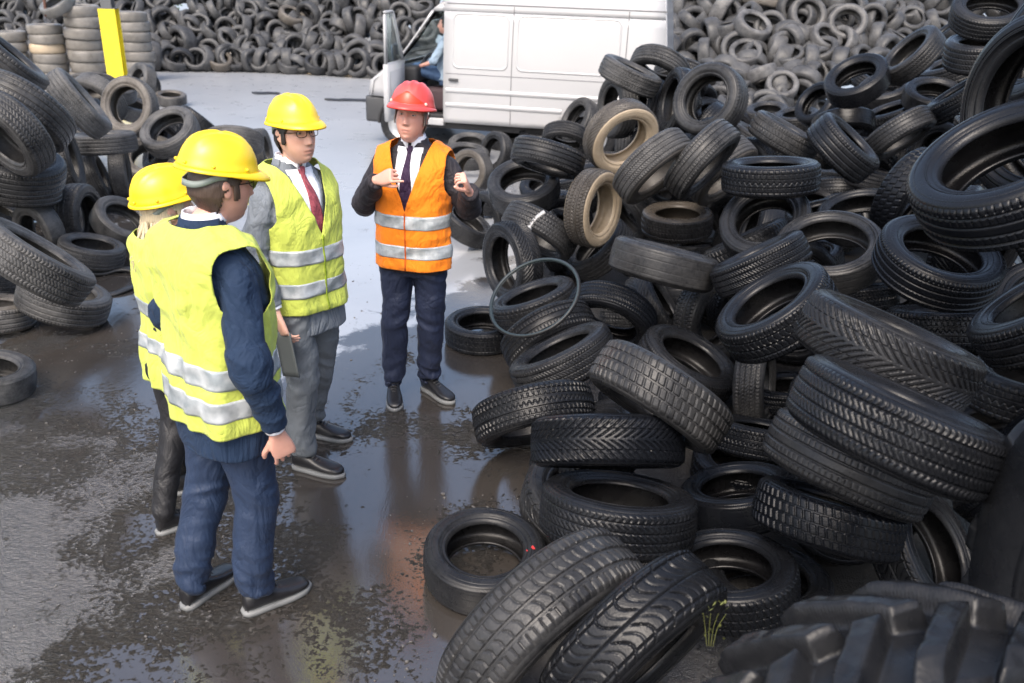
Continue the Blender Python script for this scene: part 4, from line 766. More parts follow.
["R",7,7.48,18.72,2.49,0.61,-0.65,0.46,0.58,0.3],
["R",7,10.24,18.9,2.79,-0.36,-0.72,0.59,0.58,0.32],
["R",7,2.98,17.51,1.32,-0.03,-0.89,-0.45,0.62,0.32],
["R",7,8.07,18.63,2.31,0.14,-0.11,-0.98,0.58,0.32],
["R",7,10.48,18.77,2.43,0.37,-0.77,-0.52,0.66,0.36],
["R",7,9.68,18.41,2.3,-0.9,0.43,0.03,0.62,0.31],
["L",7,-14.41,24.03,1.17,0.52,-0.63,0.58,0.58,0.31],
["L",7,-8.32,23.64,1.43,0.72,-0.45,0.53,0.66,0.33],
["L",7,-12.9,24.67,1.61,-0.06,-0.7,-0.71,0.66,0.35],
["L",7,-8.22,24.32,2.33,-0.05,-0.26,0.96,0.7,0.33],
["L",7,-4.5,22.93,0.52,-0.85,-0.42,-0.31,0.7,0.3],
["L",7,-4.97,24.58,2.44,-0.51,-0.35,0.79,0.62,0.36],
["L",7,-5.3,23.89,1.32,0.96,-0.19,-0.22,0.58,0.31],
["R",6,3.26,15.27,0.31,-0.93,-0.33,0.16,0.62,0.31],
["R",6,5.16,16.86,1.54,-0.49,-0.27,-0.83,0.62,0.3],
["R",6,4.0,15.39,0.43,0.92,-0.38,0.13,0.58,0.34],
["R",6,4.17,17.22,1.67,0.64,-0.76,-0.12,0.58,0.31],
["R",6,2.09,19.16,2.41,0.98,-0.17,0.05,0.58,0.34],
["R",6,7.23,18.81,2.55,-0.89,0.18,-0.43,0.62,0.32],
["L",6,-2.87,23.97,2.23,-0.97,-0.2,0.17,0.62,0.3],
["L",6,-9.53,22.25,0.37,0.07,-0.93,0.36,0.66,0.32],
["L",6,-8.03,22.48,0.31,-0.33,-0.92,0.23,0.62,0.34],
["L",6,-2.88,22.86,1.13,0.81,-0.58,0.01,0.58,0.3],
["L",6,-4.76,23.02,0.58,-0.95,-0.3,0.11,0.66,0.3],
["L",6,-5.29,24.78,2.17,0.93,-0.22,0.3,0.62,0.3],
["R",5,3.29,18.18,1.74,0.8,-0.61,-0.03,0.7,0.31],
["R",5,5.76,15.8,1.1,-0.82,0.01,0.58,0.58,0.32],
["R",5,2.13,19.29,2.54,0.14,-0.76,0.64,0.66,0.3],
["L",5,-7.35,23.45,1.1,-0.0,-0.84,0.55,0.7,0.32],
["L",5,-3.57,21.91,0.3,0.14,-0.81,0.57,0.62,0.34],
["L",5,-13.38,23.88,0.93,-0.61,-0.78,0.09,0.58,0.31],
["L",5,-8.97,22.62,0.73,0.07,-0.73,0.67,0.58,0.34],
["L",5,-11.69,22.74,0.48,-0.7,-0.49,0.52,0.62,0.3],
["L",5,-3.54,23.37,1.26,0.76,-0.33,0.55,0.58,0.3],
["L",5,-4.68,22.5,0.31,-0.55,-0.82,-0.13,0.62,0.3],
["L",5,-9.04,22.92,0.85,0.14,-0.77,0.62,0.62,0.3],
["L",5,-13.7,24.54,1.49,0.98,0.19,-0.1,0.62,0.3],
["L",5,-14.15,25.39,2.0,0.15,-0.57,-0.81,0.7,0.32],
["R",4,6.34,18.4,2.66,-0.58,-0.51,0.64,0.58,0.3],
["R",4,3.95,15.57,0.41,0.36,-0.92,0.18,0.7,0.33],
["R",4,4.13,17.65,1.59,0.82,-0.53,0.22,0.62,0.34],
["R",4,2.98,18.62,2.07,-0.92,-0.25,0.29,0.7,0.34],
["R",4,2.79,17.52,1.41,-0.47,-0.69,0.55,0.62,0.32],
["R",4,3.93,15.58,0.59,0.84,-0.54,0.1,0.58,0.35],
["L",4,-8.84,23.07,1.06,0.04,-0.54,0.84,0.58,0.31],
["L",4,-12.32,23.34,0.77,-0.71,-0.65,0.27,0.58,0.32],
["L",4,-9.51,21.96,0.12,0.08,0.11,0.99,0.58,0.31],
["L",4,-14.37,23.53,0.7,0.96,-0.22,-0.18,0.66,0.35],
["L",4,-12.96,23.77,0.97,-0.59,-0.53,0.61,0.58,0.32],
["L",4,-12.99,24.53,1.59,0.49,0.01,-0.87,0.62,0.32],
["L",4,-11.36,24.25,1.9,-0.83,-0.55,0.02,0.66,0.29],
["L",4,-12.93,24.82,1.79,-0.33,-0.78,-0.54,0.58,0.32],
["L",4,-8.73,22.8,0.75,-0.05,-0.96,-0.26,0.62,0.31],
["L",4,-10.27,24.51,1.94,0.66,-0.14,0.74,0.58,0.33],
["L",4,-14.24,24.87,1.9,0.75,0.12,0.65,0.62,0.3],
["L",4,-3.36,22.24,0.61,-0.46,-0.73,0.51,0.62,0.33],
["L",4,-10.17,24.86,1.71,0.35,-0.86,0.38,0.58,0.29],
["R",3,7.79,19.1,2.5,-0.6,-0.58,0.55,0.58,0.35],
["R",3,5.75,17.04,1.54,0.21,-0.95,-0.22,0.7,0.3],
["R",3,5.23,16.37,1.19,-0.44,-0.83,0.33,0.58,0.36],
["R",3,3.7,15.2,0.47,0.25,-0.09,0.96,0.62,0.3],
["R",3,9.2,18.81,2.3,-0.83,-0.46,-0.32,0.7,0.32],
["R",3,2.03,19.49,2.53,0.62,-0.29,-0.73,0.7,0.31],
["R",3,6.72,17.03,1.42,-0.45,-0.6,-0.66,0.66,0.32],
["R",3,8.51,18.93,2.54,0.41,-0.85,0.32,0.58,0.32],
["L",3,-6.52,23.89,1.31,0.18,-0.98,0.1,0.62,0.31],
["L",3,-6.97,22.55,0.31,-0.24,-0.64,0.73,0.7,0.36],
["L",3,-6.86,24.7,2.05,-0.96,-0.29,0.06,0.58,0.31],
["L",3,-7.64,23.52,1.26,0.07,-0.62,0.78,0.58,0.3],
["L",3,-3.08,23.21,1.37,0.98,-0.09,-0.16,0.58,0.29],
["L",3,-5.92,23.62,0.99,-0.62,-0.49,-0.61,0.66,0.29],
["L",3,-11.93,24.58,1.9,-0.19,-0.11,0.98,0.58,0.35]]
# ------------------------------------------------------------------ ground
def ground_material():
    t = NT('wet_yard_ground'); p = t.pos()
    sx = t.n('ShaderNodeSeparateXYZ'); t.l(p, sx.inputs[0]); X, Y = sx.outputs[0], sx.outputs[1]
    big = t.noise(p, .55, 6, .6, .4); mid = t.noise(p, 2.6, 6, .65, .5); fine = t.noise(p, 38, 5, .7)
    grit = t.noise(p, 150, 3, .6)
    # standing water: more in the middle lane and far yard, less on the muddy side at the near left
    bias = t.math('MULTIPLY', t.math('SUBTRACT', Y, 4.2), .034)
    bias = t.math('MAXIMUM', t.math('MINIMUM', bias, .30), -.02)
    side = t.math('MULTIPLY', t.math('ADD', X, 1.7), .16)
    side = t.math('MAXIMUM', t.math('MINIMUM', side, .045), -.012)
    wet = t.math('ADD', t.math('ADD', t.math('MULTIPLY_ADD', mid, .30, t.math('MULTIPLY', big, .70)), bias), side)
    wet = t.math('ADD', wet, t.math('MULTIPLY', t.math('SUBTRACT', fine, .5), .34))
    # less wet and darker underneath the big heap, keeping its gaps dark
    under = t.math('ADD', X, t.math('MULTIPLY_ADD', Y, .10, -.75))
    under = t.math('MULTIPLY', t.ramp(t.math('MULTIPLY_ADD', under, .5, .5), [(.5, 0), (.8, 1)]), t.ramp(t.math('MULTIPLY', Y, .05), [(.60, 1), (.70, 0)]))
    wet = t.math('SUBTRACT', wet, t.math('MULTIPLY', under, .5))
    pud = t.ramp(wet, [(.440, 0), (.515, 1)])
    damp = t.ramp(wet, [(.0, 0), (.32, 1)])
    mudc = t.mix(mid, (.022,.020,.019), (.060,.055,.051))
    mudc = t.mix(t.ramp(grit, [(.50, 0), (.78, .5)]), mudc, (.11,.10,.095))
    mudc = t.mix(damp, mudc, t.mix(fine, (.030,.027,.025), (.065,.058,.053)))
    col = t.mix(pud, mudc, t.mix(mid, (.030,.027,.024), (.055,.048,.043)))
    # pale concrete, with the bright sky glare of the open wet yard painted in
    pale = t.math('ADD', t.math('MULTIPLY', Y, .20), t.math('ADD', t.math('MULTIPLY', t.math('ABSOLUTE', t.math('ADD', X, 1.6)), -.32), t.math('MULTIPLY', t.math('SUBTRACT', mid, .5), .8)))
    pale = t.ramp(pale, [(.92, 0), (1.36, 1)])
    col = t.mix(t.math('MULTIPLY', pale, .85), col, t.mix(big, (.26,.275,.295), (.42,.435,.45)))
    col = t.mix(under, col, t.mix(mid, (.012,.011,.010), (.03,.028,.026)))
    ro = t.mix(damp, (.42,.42,.42), (.24,.24,.24))
    far = t.ramp(t.math('MULTIPLY', Y, .04), [(.24, 0), (.42, 1)])
    lake = t.mix(far, (.03,.03,.03), t.mix(mid, (.22,.22,.22), (.36,.36,.36)))
    ro = t.mix(pud, ro, lake)
    h = t.math('MULTIPLY_ADD', fine, .55, t.math('MULTIPLY', grit, .35))
    mp = t.n('ShaderNodeMapping'); mp.inputs['Rotation'].default_value = (0,0,R_(-28)); mp.inputs['Scale'].default_value = (4.5,.7,1); t.l(p, mp.inputs[0])
    rut = t.noise(mp.outputs[0], 1.0, 5, .6, .8)
    h = t.math('ADD', h, t.math('ADD', t.math('MULTIPLY', mid, .9), t.math('MULTIPLY', rut, 1.6)))
    h = t.math('MULTIPLY', h, t.math('MULTIPLY_ADD', t.ramp(t.math('MULTIPLY', Y, .04), [(.24, 0), (.42, 1)]), -.75, 1.0))
    h = t.math('MULTIPLY', h, t.math('MULTIPLY_ADD', pud, -.97, 1.0))
    # faint ripples left on the water itself
    h = t.math('ADD', h, t.math('MULTIPLY', t.noise(p, 9, 3), .016))
    t.bump(h, .85, .03)
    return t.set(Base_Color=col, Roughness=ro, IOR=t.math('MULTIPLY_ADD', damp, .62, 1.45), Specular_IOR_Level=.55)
bm = bmesh.new()
xs = [-400,-60,-20]+[-9+.25*i for i in range(73)]+[20,60,400]
ys = [-20,-3]+[.5+.25*i for i in range(100)]+[40,80,400]
def gh(x, y):
    if abs(x) > 9.1 or y > 25.4 or y < .4: return 0
    k = sm(-1.9-x, 0, 1.2)*sm(9-y, 0, 3)
    return .022*k*nz((x, y, 0), 1.1) + .012*k*nz((x, y, 3), 3.3)
rows = [[Vector((x, y, gh(x, y))) for x in xs] for y in ys]
grid_faces(bm, rows, False)
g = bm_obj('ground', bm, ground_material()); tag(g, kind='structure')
# loose grit and pebbles on the muddy side and at the heap foot
bm = bmesh.new(); rng = random.Random(3)
for i in range(3000):
    if rng.random() < .75:
        x, y = rng.uniform(-4.2, -1.2)+rng.gauss(0,.3), rng.uniform(1.8, 7.5)
    else:
        x, y = rng.uniform(-.6, .5), rng.uniform(1.5, 3.6)
    r = .0025+.008*rng.random()**5
    if nz((x, y, 0), 1.6)+.25*rng.random() < .02: continue
    v = bmesh.ops.create_icosphere(bm, subdivisions=1, radius=r)['verts']
    a = rng.random()*6; sx_, sy_ = rng.uniform(.7,1.4), rng.uniform(.6,1.1)
    for q in v:
        c = q.co*1.0; c = Vector((c.x*sx_, c.y*sy_, c.z*.6))*(1+.3*rng.uniform(-1,1))
        q.co = Vector((x + c.x*math.cos(a)-c.y*math.sin(a), y + c.x*math.sin(a)+c.y*math.cos(a), gh(x,y)+c.z+r*.25))
st = bm_obj('gravel', bm, plain('grit_stone', (.085,.08,.075), .55, var=.5, scale=30), smooth=False)
tag(st, 'loose grit and small stones scattered over the wet muddy yard', 'gravel', kind='stuff')
# ------------------------------------------------------------------ tyres
PROF = {'n': (.32,.62), 'l': (.30,.70), 'f': (.38,.62)}
def fr(x): return abs(x - round(x))
def gv(d, w, s): return 1 - sm(d, w-s, w+s)
def pat_rib(u, v):
    g = max(gv(abs(abs(v)-.22), .045, .02), gv(abs(abs(v)-.62), .05, .02))
    if abs(v) > .70: g = max(g, .7*gv(fr(u*84), .13, .09))
    elif .3 < abs(v) < .56: g = max(g, .35*gv(fr(u*84+.4*v), .10, .08))
    return g
def pat_vee(u, v):
    a = abs(v); ph = u*58 + 3.4*a**.75 + (.5 if v > 0 else 0)
    g = gv(fr(ph), .15, .09)*sm(a, .03, .10)
    if .45 < a < .5: g = max(g, .6)
    return max(g, .5*gv(fr(ph*2), .10, .08) if a > .62 else 0)
def pat_block(u, v):
    a = abs(v); b = 0 if a < .3 else (1 if a < .66 else 2)
    g = max(gv(abs(a-.3), .045, .02), gv(abs(a-.66), .045, .02))
    if b: g = max(g, gv(fr(u*70+.5*b+(.3 if v > 0 else 0)+.5*v), .13, .08))
    else: g = max(g, .7*gv(abs(v-.10*math.sin(u*70*math.pi*2)), .05, .03))
    return g
def pat_sipe(u, v):
    a = abs(v)
    g = max(gv(abs(a-.20), .03, .02), gv(abs(a-.60), .035, .02))
    return max(g, .55*gv(fr(u*100 + (1.4*v if a < .6 else 0) + .25*math.sin(v*14)), .17, .12))
def pat_bald(u, v):
    return .16*max(gv(abs(abs(v)-.3), .03, .02), gv(abs(abs(v)-.7), .02, .02))
def pat_slant(u, v):
    g = max(gv(abs(v+.55), .05, .02), gv(abs(v), .05, .02), gv(abs(v-.5), .05, .02))
    k = math.sin(u*60*2*math.pi)
    if abs(v) > .62: return max(g, .8*gv(fr(u*84), .11, .08))
    return max(g, .7*gv(fr(u*60 + 1.9*v + .2*math.sin(v*9)), .09, .07)*(1 if -.5 < v < 0 or v > .1 else .4))
def pat_chunk(u, v):
    b = int((v+1)/.5); e = min(abs(v+.5), abs(v), abs(v-.5))
    return max(gv(e, .05, .02), gv(fr(u*56+.5*b+.8*v), .13, .08))
def pat_wave(u, v):
    ph = u*54 + 1.5*math.sin(v*2.6)
    g = gv(fr(ph), .10, .07)*(.45+.55*gv(fr(ph*.5), .3, .05))*sm(abs(v), .05, .2)
    return max(g, gv(abs(abs(v)-.76), .03, .02), .8*gv(abs(v), .03, .02))
PATS = {k[4:]: f for k, f in list(globals().items()) if k.startswith('pat_')}
def tread_mesh(pat, wr, rr, k=1.0, nu=720, nv=60):
    f = PATS[pat]; hw = wr/2; tw = hw*.88; rows = []
    for j in range(nu):
        u = j/nu; ca, sa = math.cos(2*math.pi*u), math.sin(2*math.pi*u); r = []
        for i in range(nv+1):
            v = -1 + 2*i/nv; a = abs(v)
            rho = .5 - .010*a**2 - .020*max(0, (a-.84)/.16)**2
            rho -= .0105*(.75 if k < 1 else 1)*f(u*k, v)*(1-sm(a, .93, 1)*.9)
            r.append(Vector((ca*rho, sa*rho, v*tw)))
        rows.append(r)
    rows.append(rows[0])
    bm = bmesh.new()
    vs = [[bm.verts.new(p) for p in r] for r in rows[:-1]]; vs.append(vs[0])
    for a, b in zip(vs, vs[1:]):
        for i in range(nv): bm.faces.new((a[i], b[i], b[i+1], a[i+1]))
    me = bpy.data.meshes.new('tread_'+pat); bm.to_mesh(me); bm.free()
    me.polygons.foreach_set('use_smooth', [True]*len(me.polygons)); me.materials.append(M['tread']); me.set_sharp_from_angle(angle=R_(38))
    return me
def smooth_profile(pts, k=4):
    P, _ = cat([Vector((a, b, 0)) for a, b in pts], [0]*len(pts), k)
    return [(p.x, p.y) for p in P]
def revolve(name, prof, m, seg=88):
    bm = bmesh.new(); rows = []
    for j in range(seg):
        a = 2*math.pi*j/seg
        rows.append([bm.verts.new((math.cos(a)*r, math.sin(a)*r, h)) for r, h in prof])
    for j in range(seg):
        a, b = rows[j], rows[(j+1) % seg]
        for i in range(len(prof)-1): bm.faces.new((a[i], b[i], b[i+1], a[i+1]))
    me = bpy.data.meshes.new(name); bm.to_mesh(me); bm.free()
    me.polygons.foreach_set('use_smooth', [True]*len(me.polygons)); me.materials.append(m)
    return me
def wall_profile(wr, rr):
    hw = wr/2; tw = hw*.88; R0 = .5*rr
    p = [(.4725, tw), (.462, tw+.55*(hw-tw)), (.440, hw*.985), ((R0+.47)/2, hw), (R0+.050, hw*.93), (R0+.034, hw*.86)]
    p = smooth_profile(p, 4)
    p += [(R0+.030, hw*.885), (R0+.020, hw*.875), (R0+.010, hw*.80), (R0, hw*.74), (R0-.002, hw*.64)]
    # two thin moulded rings
    out = []
    for r, h in p:
        out.append((r, h))
    q = []
    for (r0, h0), (r1, h1) in zip(out, out[1:]):
        q.append((r0, h0))
        for c in (.435, R0+.062):
            if r1 < c < r0 and r0 < .46:
                t = (c-r0)/(r1-r0); h = h0+(h1-h0)*t
                q += [(c+.0035, h-.0005), (c+.002, h+.0032), (c-.002, h+.0032), (c-.0035, h-.0005)]
    q.append(out[-1])
    return q
def liner_profile(wr, rr):
    hw = wr/2; R0 = .5*rr
    h = smooth_profile([(R0-.002, hw*.64), (R0+.014, hw*.60), ((R0+.45)/2, hw*.88), (.44, hw*.74), (.455, hw*.4), (.457, 0)], 3)
    return h + [(r, -x) for r, x in reversed(h[:-1])]
_tm, _wm, _lm = {}, {}, {}
def tyre_parts(pat, pr):
    wr, rr = PROF[pr]
    k = trng.choice((1.0, 1.0, .74)); key = (pat, pr, k)
    if key not in _tm: _tm[key] = tread_mesh(pat, wr, rr, k)
    if pr not in _wm:
        p = wall_profile(wr, rr)
        _wm[pr] = (revolve('sidewall', p, M['wall']), revolve('sidewall_back', [(r, -h) for r, h in p], M['wall']))
        _lm[pr] = revolve('inner_liner', liner_profile(wr, rr), M['inner'])
    return _tm[key], _wm[pr], _lm[pr]
trng = random.Random(21)
def orient(n, spin):
    return Vector(n).to_track_quat('Z', 'Y') @ Quaternion((0,0,1), spin)
def tyre(pos, n, D, pat, pr, dust, tan, label, group, oval=.05):
    e = bpy.data.objects.new('tyre', None); link(e); e.empty_display_size = .1
    e.location = pos; e.rotation_mode = 'QUATERNION'; e.rotation_quaternion = orient(n, trng.random()*6.28)
    s = trng.uniform(-oval, oval); e.scale = (D*(1+s), D*(1-s), D)
    tm, wm, lm = tyre_parts(pat, pr)
    dj = max(0, dust+trng.uniform(-.05, .05)+.30*max(0, trng.gauss(-.2,.5)))
    for nm, me in (('tread', tm), ('sidewall', wm[0]), ('sidewall', wm[1]), ('inner_liner', lm)):
        o = link(bpy.data.objects.new(nm, me), e); o.color = (dj*.8, tan if nm != 'tread' else tan*.10, 0, 1)
    tag(e, label, 'tyre', group); return e
GR, GL = 'tyres of the big near heap', 'tyres of the side pile'
for (pat, pr, du, ta, lab), s in zip(RT, RS): tyre(s[:3], s[3:6], s[6], pat, pr, du, ta, lab, GR)
for (pat, pr, du, ta, lab), s in zip(LT, LS): tyre(s[:3], s[3:6], s[6], pat, pr, min(1, du*2.2+.1), ta, lab, GL)
pk = list(PATS)
for s in RF: tyre(s[:3], s[3:6], s[6], trng.choice(pk), 'n', .05, 0, 'black tyre buried in the dark gaps of the big heap beside the men', 'buried tyres of the big near heap')
for s in LF: tyre(s[:3], s[3:6], s[6], trng.choice(pk), 'n', .15, 0, 'dark tyre buried inside the smaller pile beyond the woman', 'buried tyres of the side pile')
# the thin bicycle tyre
def bike_tyre():
    e = empty('bicycle_tyre'); p, n, D = Vector(BIKE[:3]), BIKE[3:6], BIKE[6]
    e.location = p; e.rotation_mode = 'QUATERNION'; e.rotation_quaternion = orient(n, .4); e.scale = (D,D*.97,D)
    k = 14; prof = [(.48+.020*math.cos(R_(a)), .021*math.sin(R_(a))) for a in range(-70, 71, 10)]
    o = link(bpy.data.objects.new('tread', revolve('bicycle_tread', prof, M['tread'], 160)), e); o.color = (.15,0,0,1)
    for s in (1, -1):
        pr = [(.48+.020*math.cos(R_(a)), s*.021*math.sin(R_(a))) for a in range(70, 151, 10)] + [(.464, s*.006), (.47, s*.004)]
        t = plain('bicycle_wall', (.022,.034,.038), .4)
        o = link(bpy.data.objects.new('sidewall', revolve('bicycle_wall', pr, t, 160)), e)
    tag(e, 'thin bluish bicycle tyre leaning against the heap near the orange vested man', 'bicycle tyre')
bike_tyre()
# torn rubber strip over the worn hump
st0 = Vector(STRIP[:3])
bm = bmesh.new(); rows = []
pts = [(521,252,0),(527,232,0),(536,219,0),(545,212,0)]
dd = (st0-CAMP).dot(FW)
P, _ = cat([at_depth(x, y, dd-.30+.004*i) for i, (x, y, z) in enumerate(pts)], [0]*4, 5)
for i, (p, t, x, y) in enumerate(frames(P)):
    wd = (.020+.020*math.sin(min(1, i/7)*math.pi)) if i < 8 else .020
    side = t.cross((CAMP-p).normalized()).normalized(); nn = side.cross(t)
    rows.append([p+side*wd, p+nn*.008, p-side*wd, p-nn*.004])
grid_faces(bm, rows, True, True, True)
tag(bm_obj('rubber_strip', bm, plain('pale_rubber', (.36,.36,.36), .5, var=.3)), 'torn pale rubber strip draped over the worn hump of tyre', 'rubber strip')
# flattened scrap ring on the mud
bm = bmesh.new(); c = ground_at(107, 285); rows = []
for j in range(48):
    a = j/48*2*math.pi; rr0 = 1+.10*math.sin(2*a+.5)+.05*math.sin(5*a)
    ring = []
    for i in range(8):
        b = i/8*2*math.pi
        q = .25+.035*math.cos(b)
        ring.append(Vector((c.x+q*rr0*1.15*math.cos(a), c.y+q*rr0*1.3*math.sin(a), .018+.016*math.sin(b)+.012*math.sin(3*a)**2)))
    rows.append(ring)
rows.append(rows[0]); 
vs = [[bm.verts.new(p) for p in r] for r in rows[:-1]]
for j in range(48):
    a, b = vs[j], vs[(j+1) % 48]
    for i in range(8): bm.faces.new((a[i], b[i], b[(i+1)%8], a[(i+1)%8]))
tag(bm_obj('rubber_ring', bm, plain('scrap_rubber', (.03,.03,.03), .4, var=.4)), 'flattened scrap rubber ring lying on the mud beside the smaller pile', 'scrap rubber')
# a little weed growing between the front tyres
bm = bmesh.new(); c = at_depth(714, 622, 2.45); wr_ = random.Random(5)
for k in range(18):
    a = wr_.random()*6.28; p = c + Vector((wr_.uniform(-.03,.03), wr_.uniform(-.03,.03), wr_.uniform(-.05,.06)))
    d = Vector((math.cos(a)*.5, math.sin(a)*.5, wr_.uniform(.2,1))).normalized(); s = d.cross(Vector((0,.3,1))).normalized()*.0045; L_ = wr_.uniform(.010,.02)
    f = [p, p+d*L_*.5+s, p+d*L_, p+d*L_*.5-s]; bm.faces.new([bm.verts.new(q) for q in f])
for k in range(4):
    tube(bm, [c+Vector((.006*k-.01,0,-.09)), c+Vector((.012*k-.02,.01,-.03)), c+Vector((.022*k-.035,0,.03))], .0011, 5, 3)
tag(bm_obj('weed', bm, plain('weed_leaf', (.11,.12,.03), .6, var=.4), smooth=False), 'small yellow green weed sprouting between the tyres at the front', 'weed')
# ------------------------------------------------------------------ tractor tyres
def lug(u, v, N=22):
    a = abs(v); s = 0 if v > 0 else .5
    ph = u*N + s - 1.0*a**1.1
    return (1-sm(fr(ph), .17, .25))*sm(a, -.02, .05)
def tractor(pos, n, D, wr, label, spin, N=22):
    e = bpy.data.objects.new('tractor_tyre', None); link(e); e.location = pos
    e.rotation_mode = 'QUATERNION'; e.rotation_quaternion = orient(n, spin); e.scale = (D,D,D)
    hw = wr/2; nu, nv = 720, 90; rows = []
    for j in range(nu):
        u = j/nu; r = []
        ca, sa = math.cos(2*math.pi*u), math.sin(2*math.pi*u)
        for i in range(nv+1):
            v = -1+2*i/nv; a = abs(v)
            rho = .458-.022*a*a-.03*max(0, a-.85)/.15*.6
            L_ = lug(u, v, N)
            wear = .004*nz((ca*.5, sa*.5, v*hw), 14)+.003*nz((ca*.5, sa*.5, v*hw), 40)
            rho += L_*(.046+wear)+.003*nz((ca*.5,sa*.5,v*hw), 9)
            r.append(Vector((ca*rho, sa*rho, v*hw*(.96+.03*L_))))
        r = [Vector((ca*.425, sa*.425, -hw*.97))]+r+[Vector((ca*.425, sa*.425, hw*.97))]
        rows.append(r)
    bm = bmesh.new(); vs = [[bm.verts.new(p) for p in r] for r in rows]; vs.append(vs[0])
    for a, b in zip(vs, vs[1:]):
        for i in range(nv+2): bm.faces.new((a[i], b[i], b[i+1], a[i+1]))
    me = bpy.data.meshes.new('lug_tread'); bm.to_mesh(me); bm.free()
    me.polygons.foreach_set('use_smooth', [True]*len(me.polygons)); me.materials.append(M['tread'])
    o = link(bpy.data.objects.new('tread', me), e); o.color = (.10,0,0,1)
    p = smooth_profile([(.440, hw*.955), (.415, hw*1.0), (.36, hw*1.05), (.31, hw*1.0), (.27, hw*.86)], 5)+[(.262, hw*.88), (.25, hw*.8), (.25, hw*.66)]
    for s in (1, -1):
        o = link(bpy.data.objects.new('sidewall', revolve('tractor_wall', [(r, s*h) for r, h in p], M['wall'], 140)), e); o.color = (.06,0,0,1)
    q = smooth_profile([(.25, hw*.66), (.34, hw*.95), (.42, hw*.8), (.435, 0)], 4); q += [(r, -h) for r, h in reversed(q[:-1])]
    o = link(bpy.data.objects.new('inner_liner', revolve('tractor_liner', q, M['inner'], 100)), e); o.color = (.1,0,0,1)
    tag(e, label, 'tractor tyre')
    return e
def face_dir(px, py, th, r):
    v = ray(px, py).normalized(); ri = RTV.copy(); ri = (ri-v*ri.dot(v)).normalized(); ui = ri.cross(v)
    return -v*r + (ri*math.cos(R_(th))+ui*math.sin(R_(th)))*math.sqrt(1-r*r)
tractor(at_depth(932, 902, 1.78), face_dir(932, 902, -58, .68), 1.30, .30, 'huge tractor tyre with deep worn lugs at the front corner of the heap', .12)
tractor(at_depth(1165, 650, 1.85), face_dir(1165, 650, 172, .55), 1.22, .30, 'huge smooth shouldered farm tyre standing beside the lugged tractor tyre', .5)
# ------------------------------------------------------------------ people
def skin_material(name, c):
    t = NT(name); v = t.obj(); at = t.n('ShaderNodeAttribute', attribute_name='tint')
    n = t.noise(v, 30, 4)
    col = t.mix(n, tuple(x*.88 for x in c), tuple(min(1, x*1.1) for x in c))
    sp = t.n('ShaderNodeSeparateColor'); t.l(at.outputs['Color'], sp.inputs[0])
    col = t.mix(sp.outputs[0], col, (c[0]*.80, c[1]*.42, c[2]*.42))     # lips, knuckles, cheeks
    col = t.mix(sp.outputs[1], col, (c[0]*.55, c[1]*.50, c[2]*.50))     # shaved beard; shade painted into eye creases and mouth line
    t.bump(t.noise(v, 260, 3), .12, .002)
    return t.set(Base_Color=col, Roughness=.48, Subsurface_Weight=.12, Subsurface_Radius=(.012,.005,.003), Subsurface_Scale=.4)
def hair_material(name, c):
    t = NT(name); v = t.obj()
    mp = t.n('ShaderNodeMapping'); mp.inputs['Scale'].default_value = (260, 260, 30); t.l(v, mp.inputs[0])
    n = t.noise(mp.outputs[0], 1, 4)
    col = t.mix(n, tuple(x*.5 for x in c), tuple(min(1, x*1.6) for x in c))
    t.bump(n, .6, .004)
    return t.set(Base_Color=col, Roughness=.45)
def helmet_material(name, c, c2):
    t = NT(name); v = t.obj(); n = t.noise(v, 5, 4); n2 = t.noise(v, 60, 5, .7)
    col = t.mix(t.ramp(n, [(.4, 0), (.7, .6)]), c, c2)
    col = t.mix(t.ramp(n2, [(.66, 0), (.80, .35)]), col, tuple(x*.6 for x in c))
    sc = t.noise(v, 22, 6, .75, 1.5)
    col = t.mix(t.ramp(sc, [(.60, 0), (.72, .5)]), col, tuple(x*.42+.03 for x in c))
    t.bump(n2, .08, .002)
    return t.set(Base_Color=col, Roughness=t.math('MULTIPLY_ADD', sc, .35, .2), Coat_Weight=.15, Coat_Roughness=.15, Subsurface_Weight=.05, Subsurface_Radius=(.02,.015,.005))
MS = {'fair': skin_material('fair_skin', (.62,.36,.27)), 'pink': skin_material('pink_skin', (.64,.34,.26))}
MH = {'brown': hair_material('brown_hair', (.055,.035,.025)), 'dark': hair_material('dark_hair', (.02,.016,.014)), 'blond': hair_material('blond_hair', (.50,.42,.28)), 'grey': hair_material('grey_hair', (.16,.13,.11))}
MV = {'yellow': cloth('yellow_vest_mesh', (.50,.57,.10), .75, 500, .2, .12, .1, .2, .55), 'orange': cloth('orange_vest_cloth', (.86,.22,.012), .75, 500, .2, .10, .1, .2, .6)}
def tape():
    t = NT('reflective_tape'); v = t.obj(); n = t.noise(v, 14, 3)
    col = t.mix(t.ramp(n, [(.35, 0), (.65, 1)]), (.30,.34,.36), (.60,.63,.64)); t.bump(t.math('ADD', t.noise(v, 700, 2), t.math('MULTIPLY', t.noise(v, 9, 4), 4.0)), .4, .006)
    return t.set(Base_Color=col, Roughness=.38, Metallic=.35)
M['tape'] = tape()
M['yellow_hat'] = helmet_material('yellow_helmet_plastic', (.90,.58,.006), (.88,.66,.02))
M['red_hat'] = helmet_material('red_helmet_plastic', (.66,.055,.045), (.62,.11,.105))
M['red_plate'] = helmet_material('red_helmet_front', (.74,.035,.004), (.72,.05,.01))
M['strap'] = plain('grey_harness_plastic', (.22,.26,.24), .45)
M['black_leather'] = plain('black_shoe_leather', (.014,.014,.016), .32, var=.4, scale=30, bump=.1)
M['sole'] = plain('grey_sole_rubber', (.16,.165,.165), .6, var=.4)
M['shirt'] = cloth('white_shirt', (.78,.79,.84), .8, 900, .1, .05)
M['black_frame'] = plain('black_spectacle_frame', (.012,.012,.014), .25)
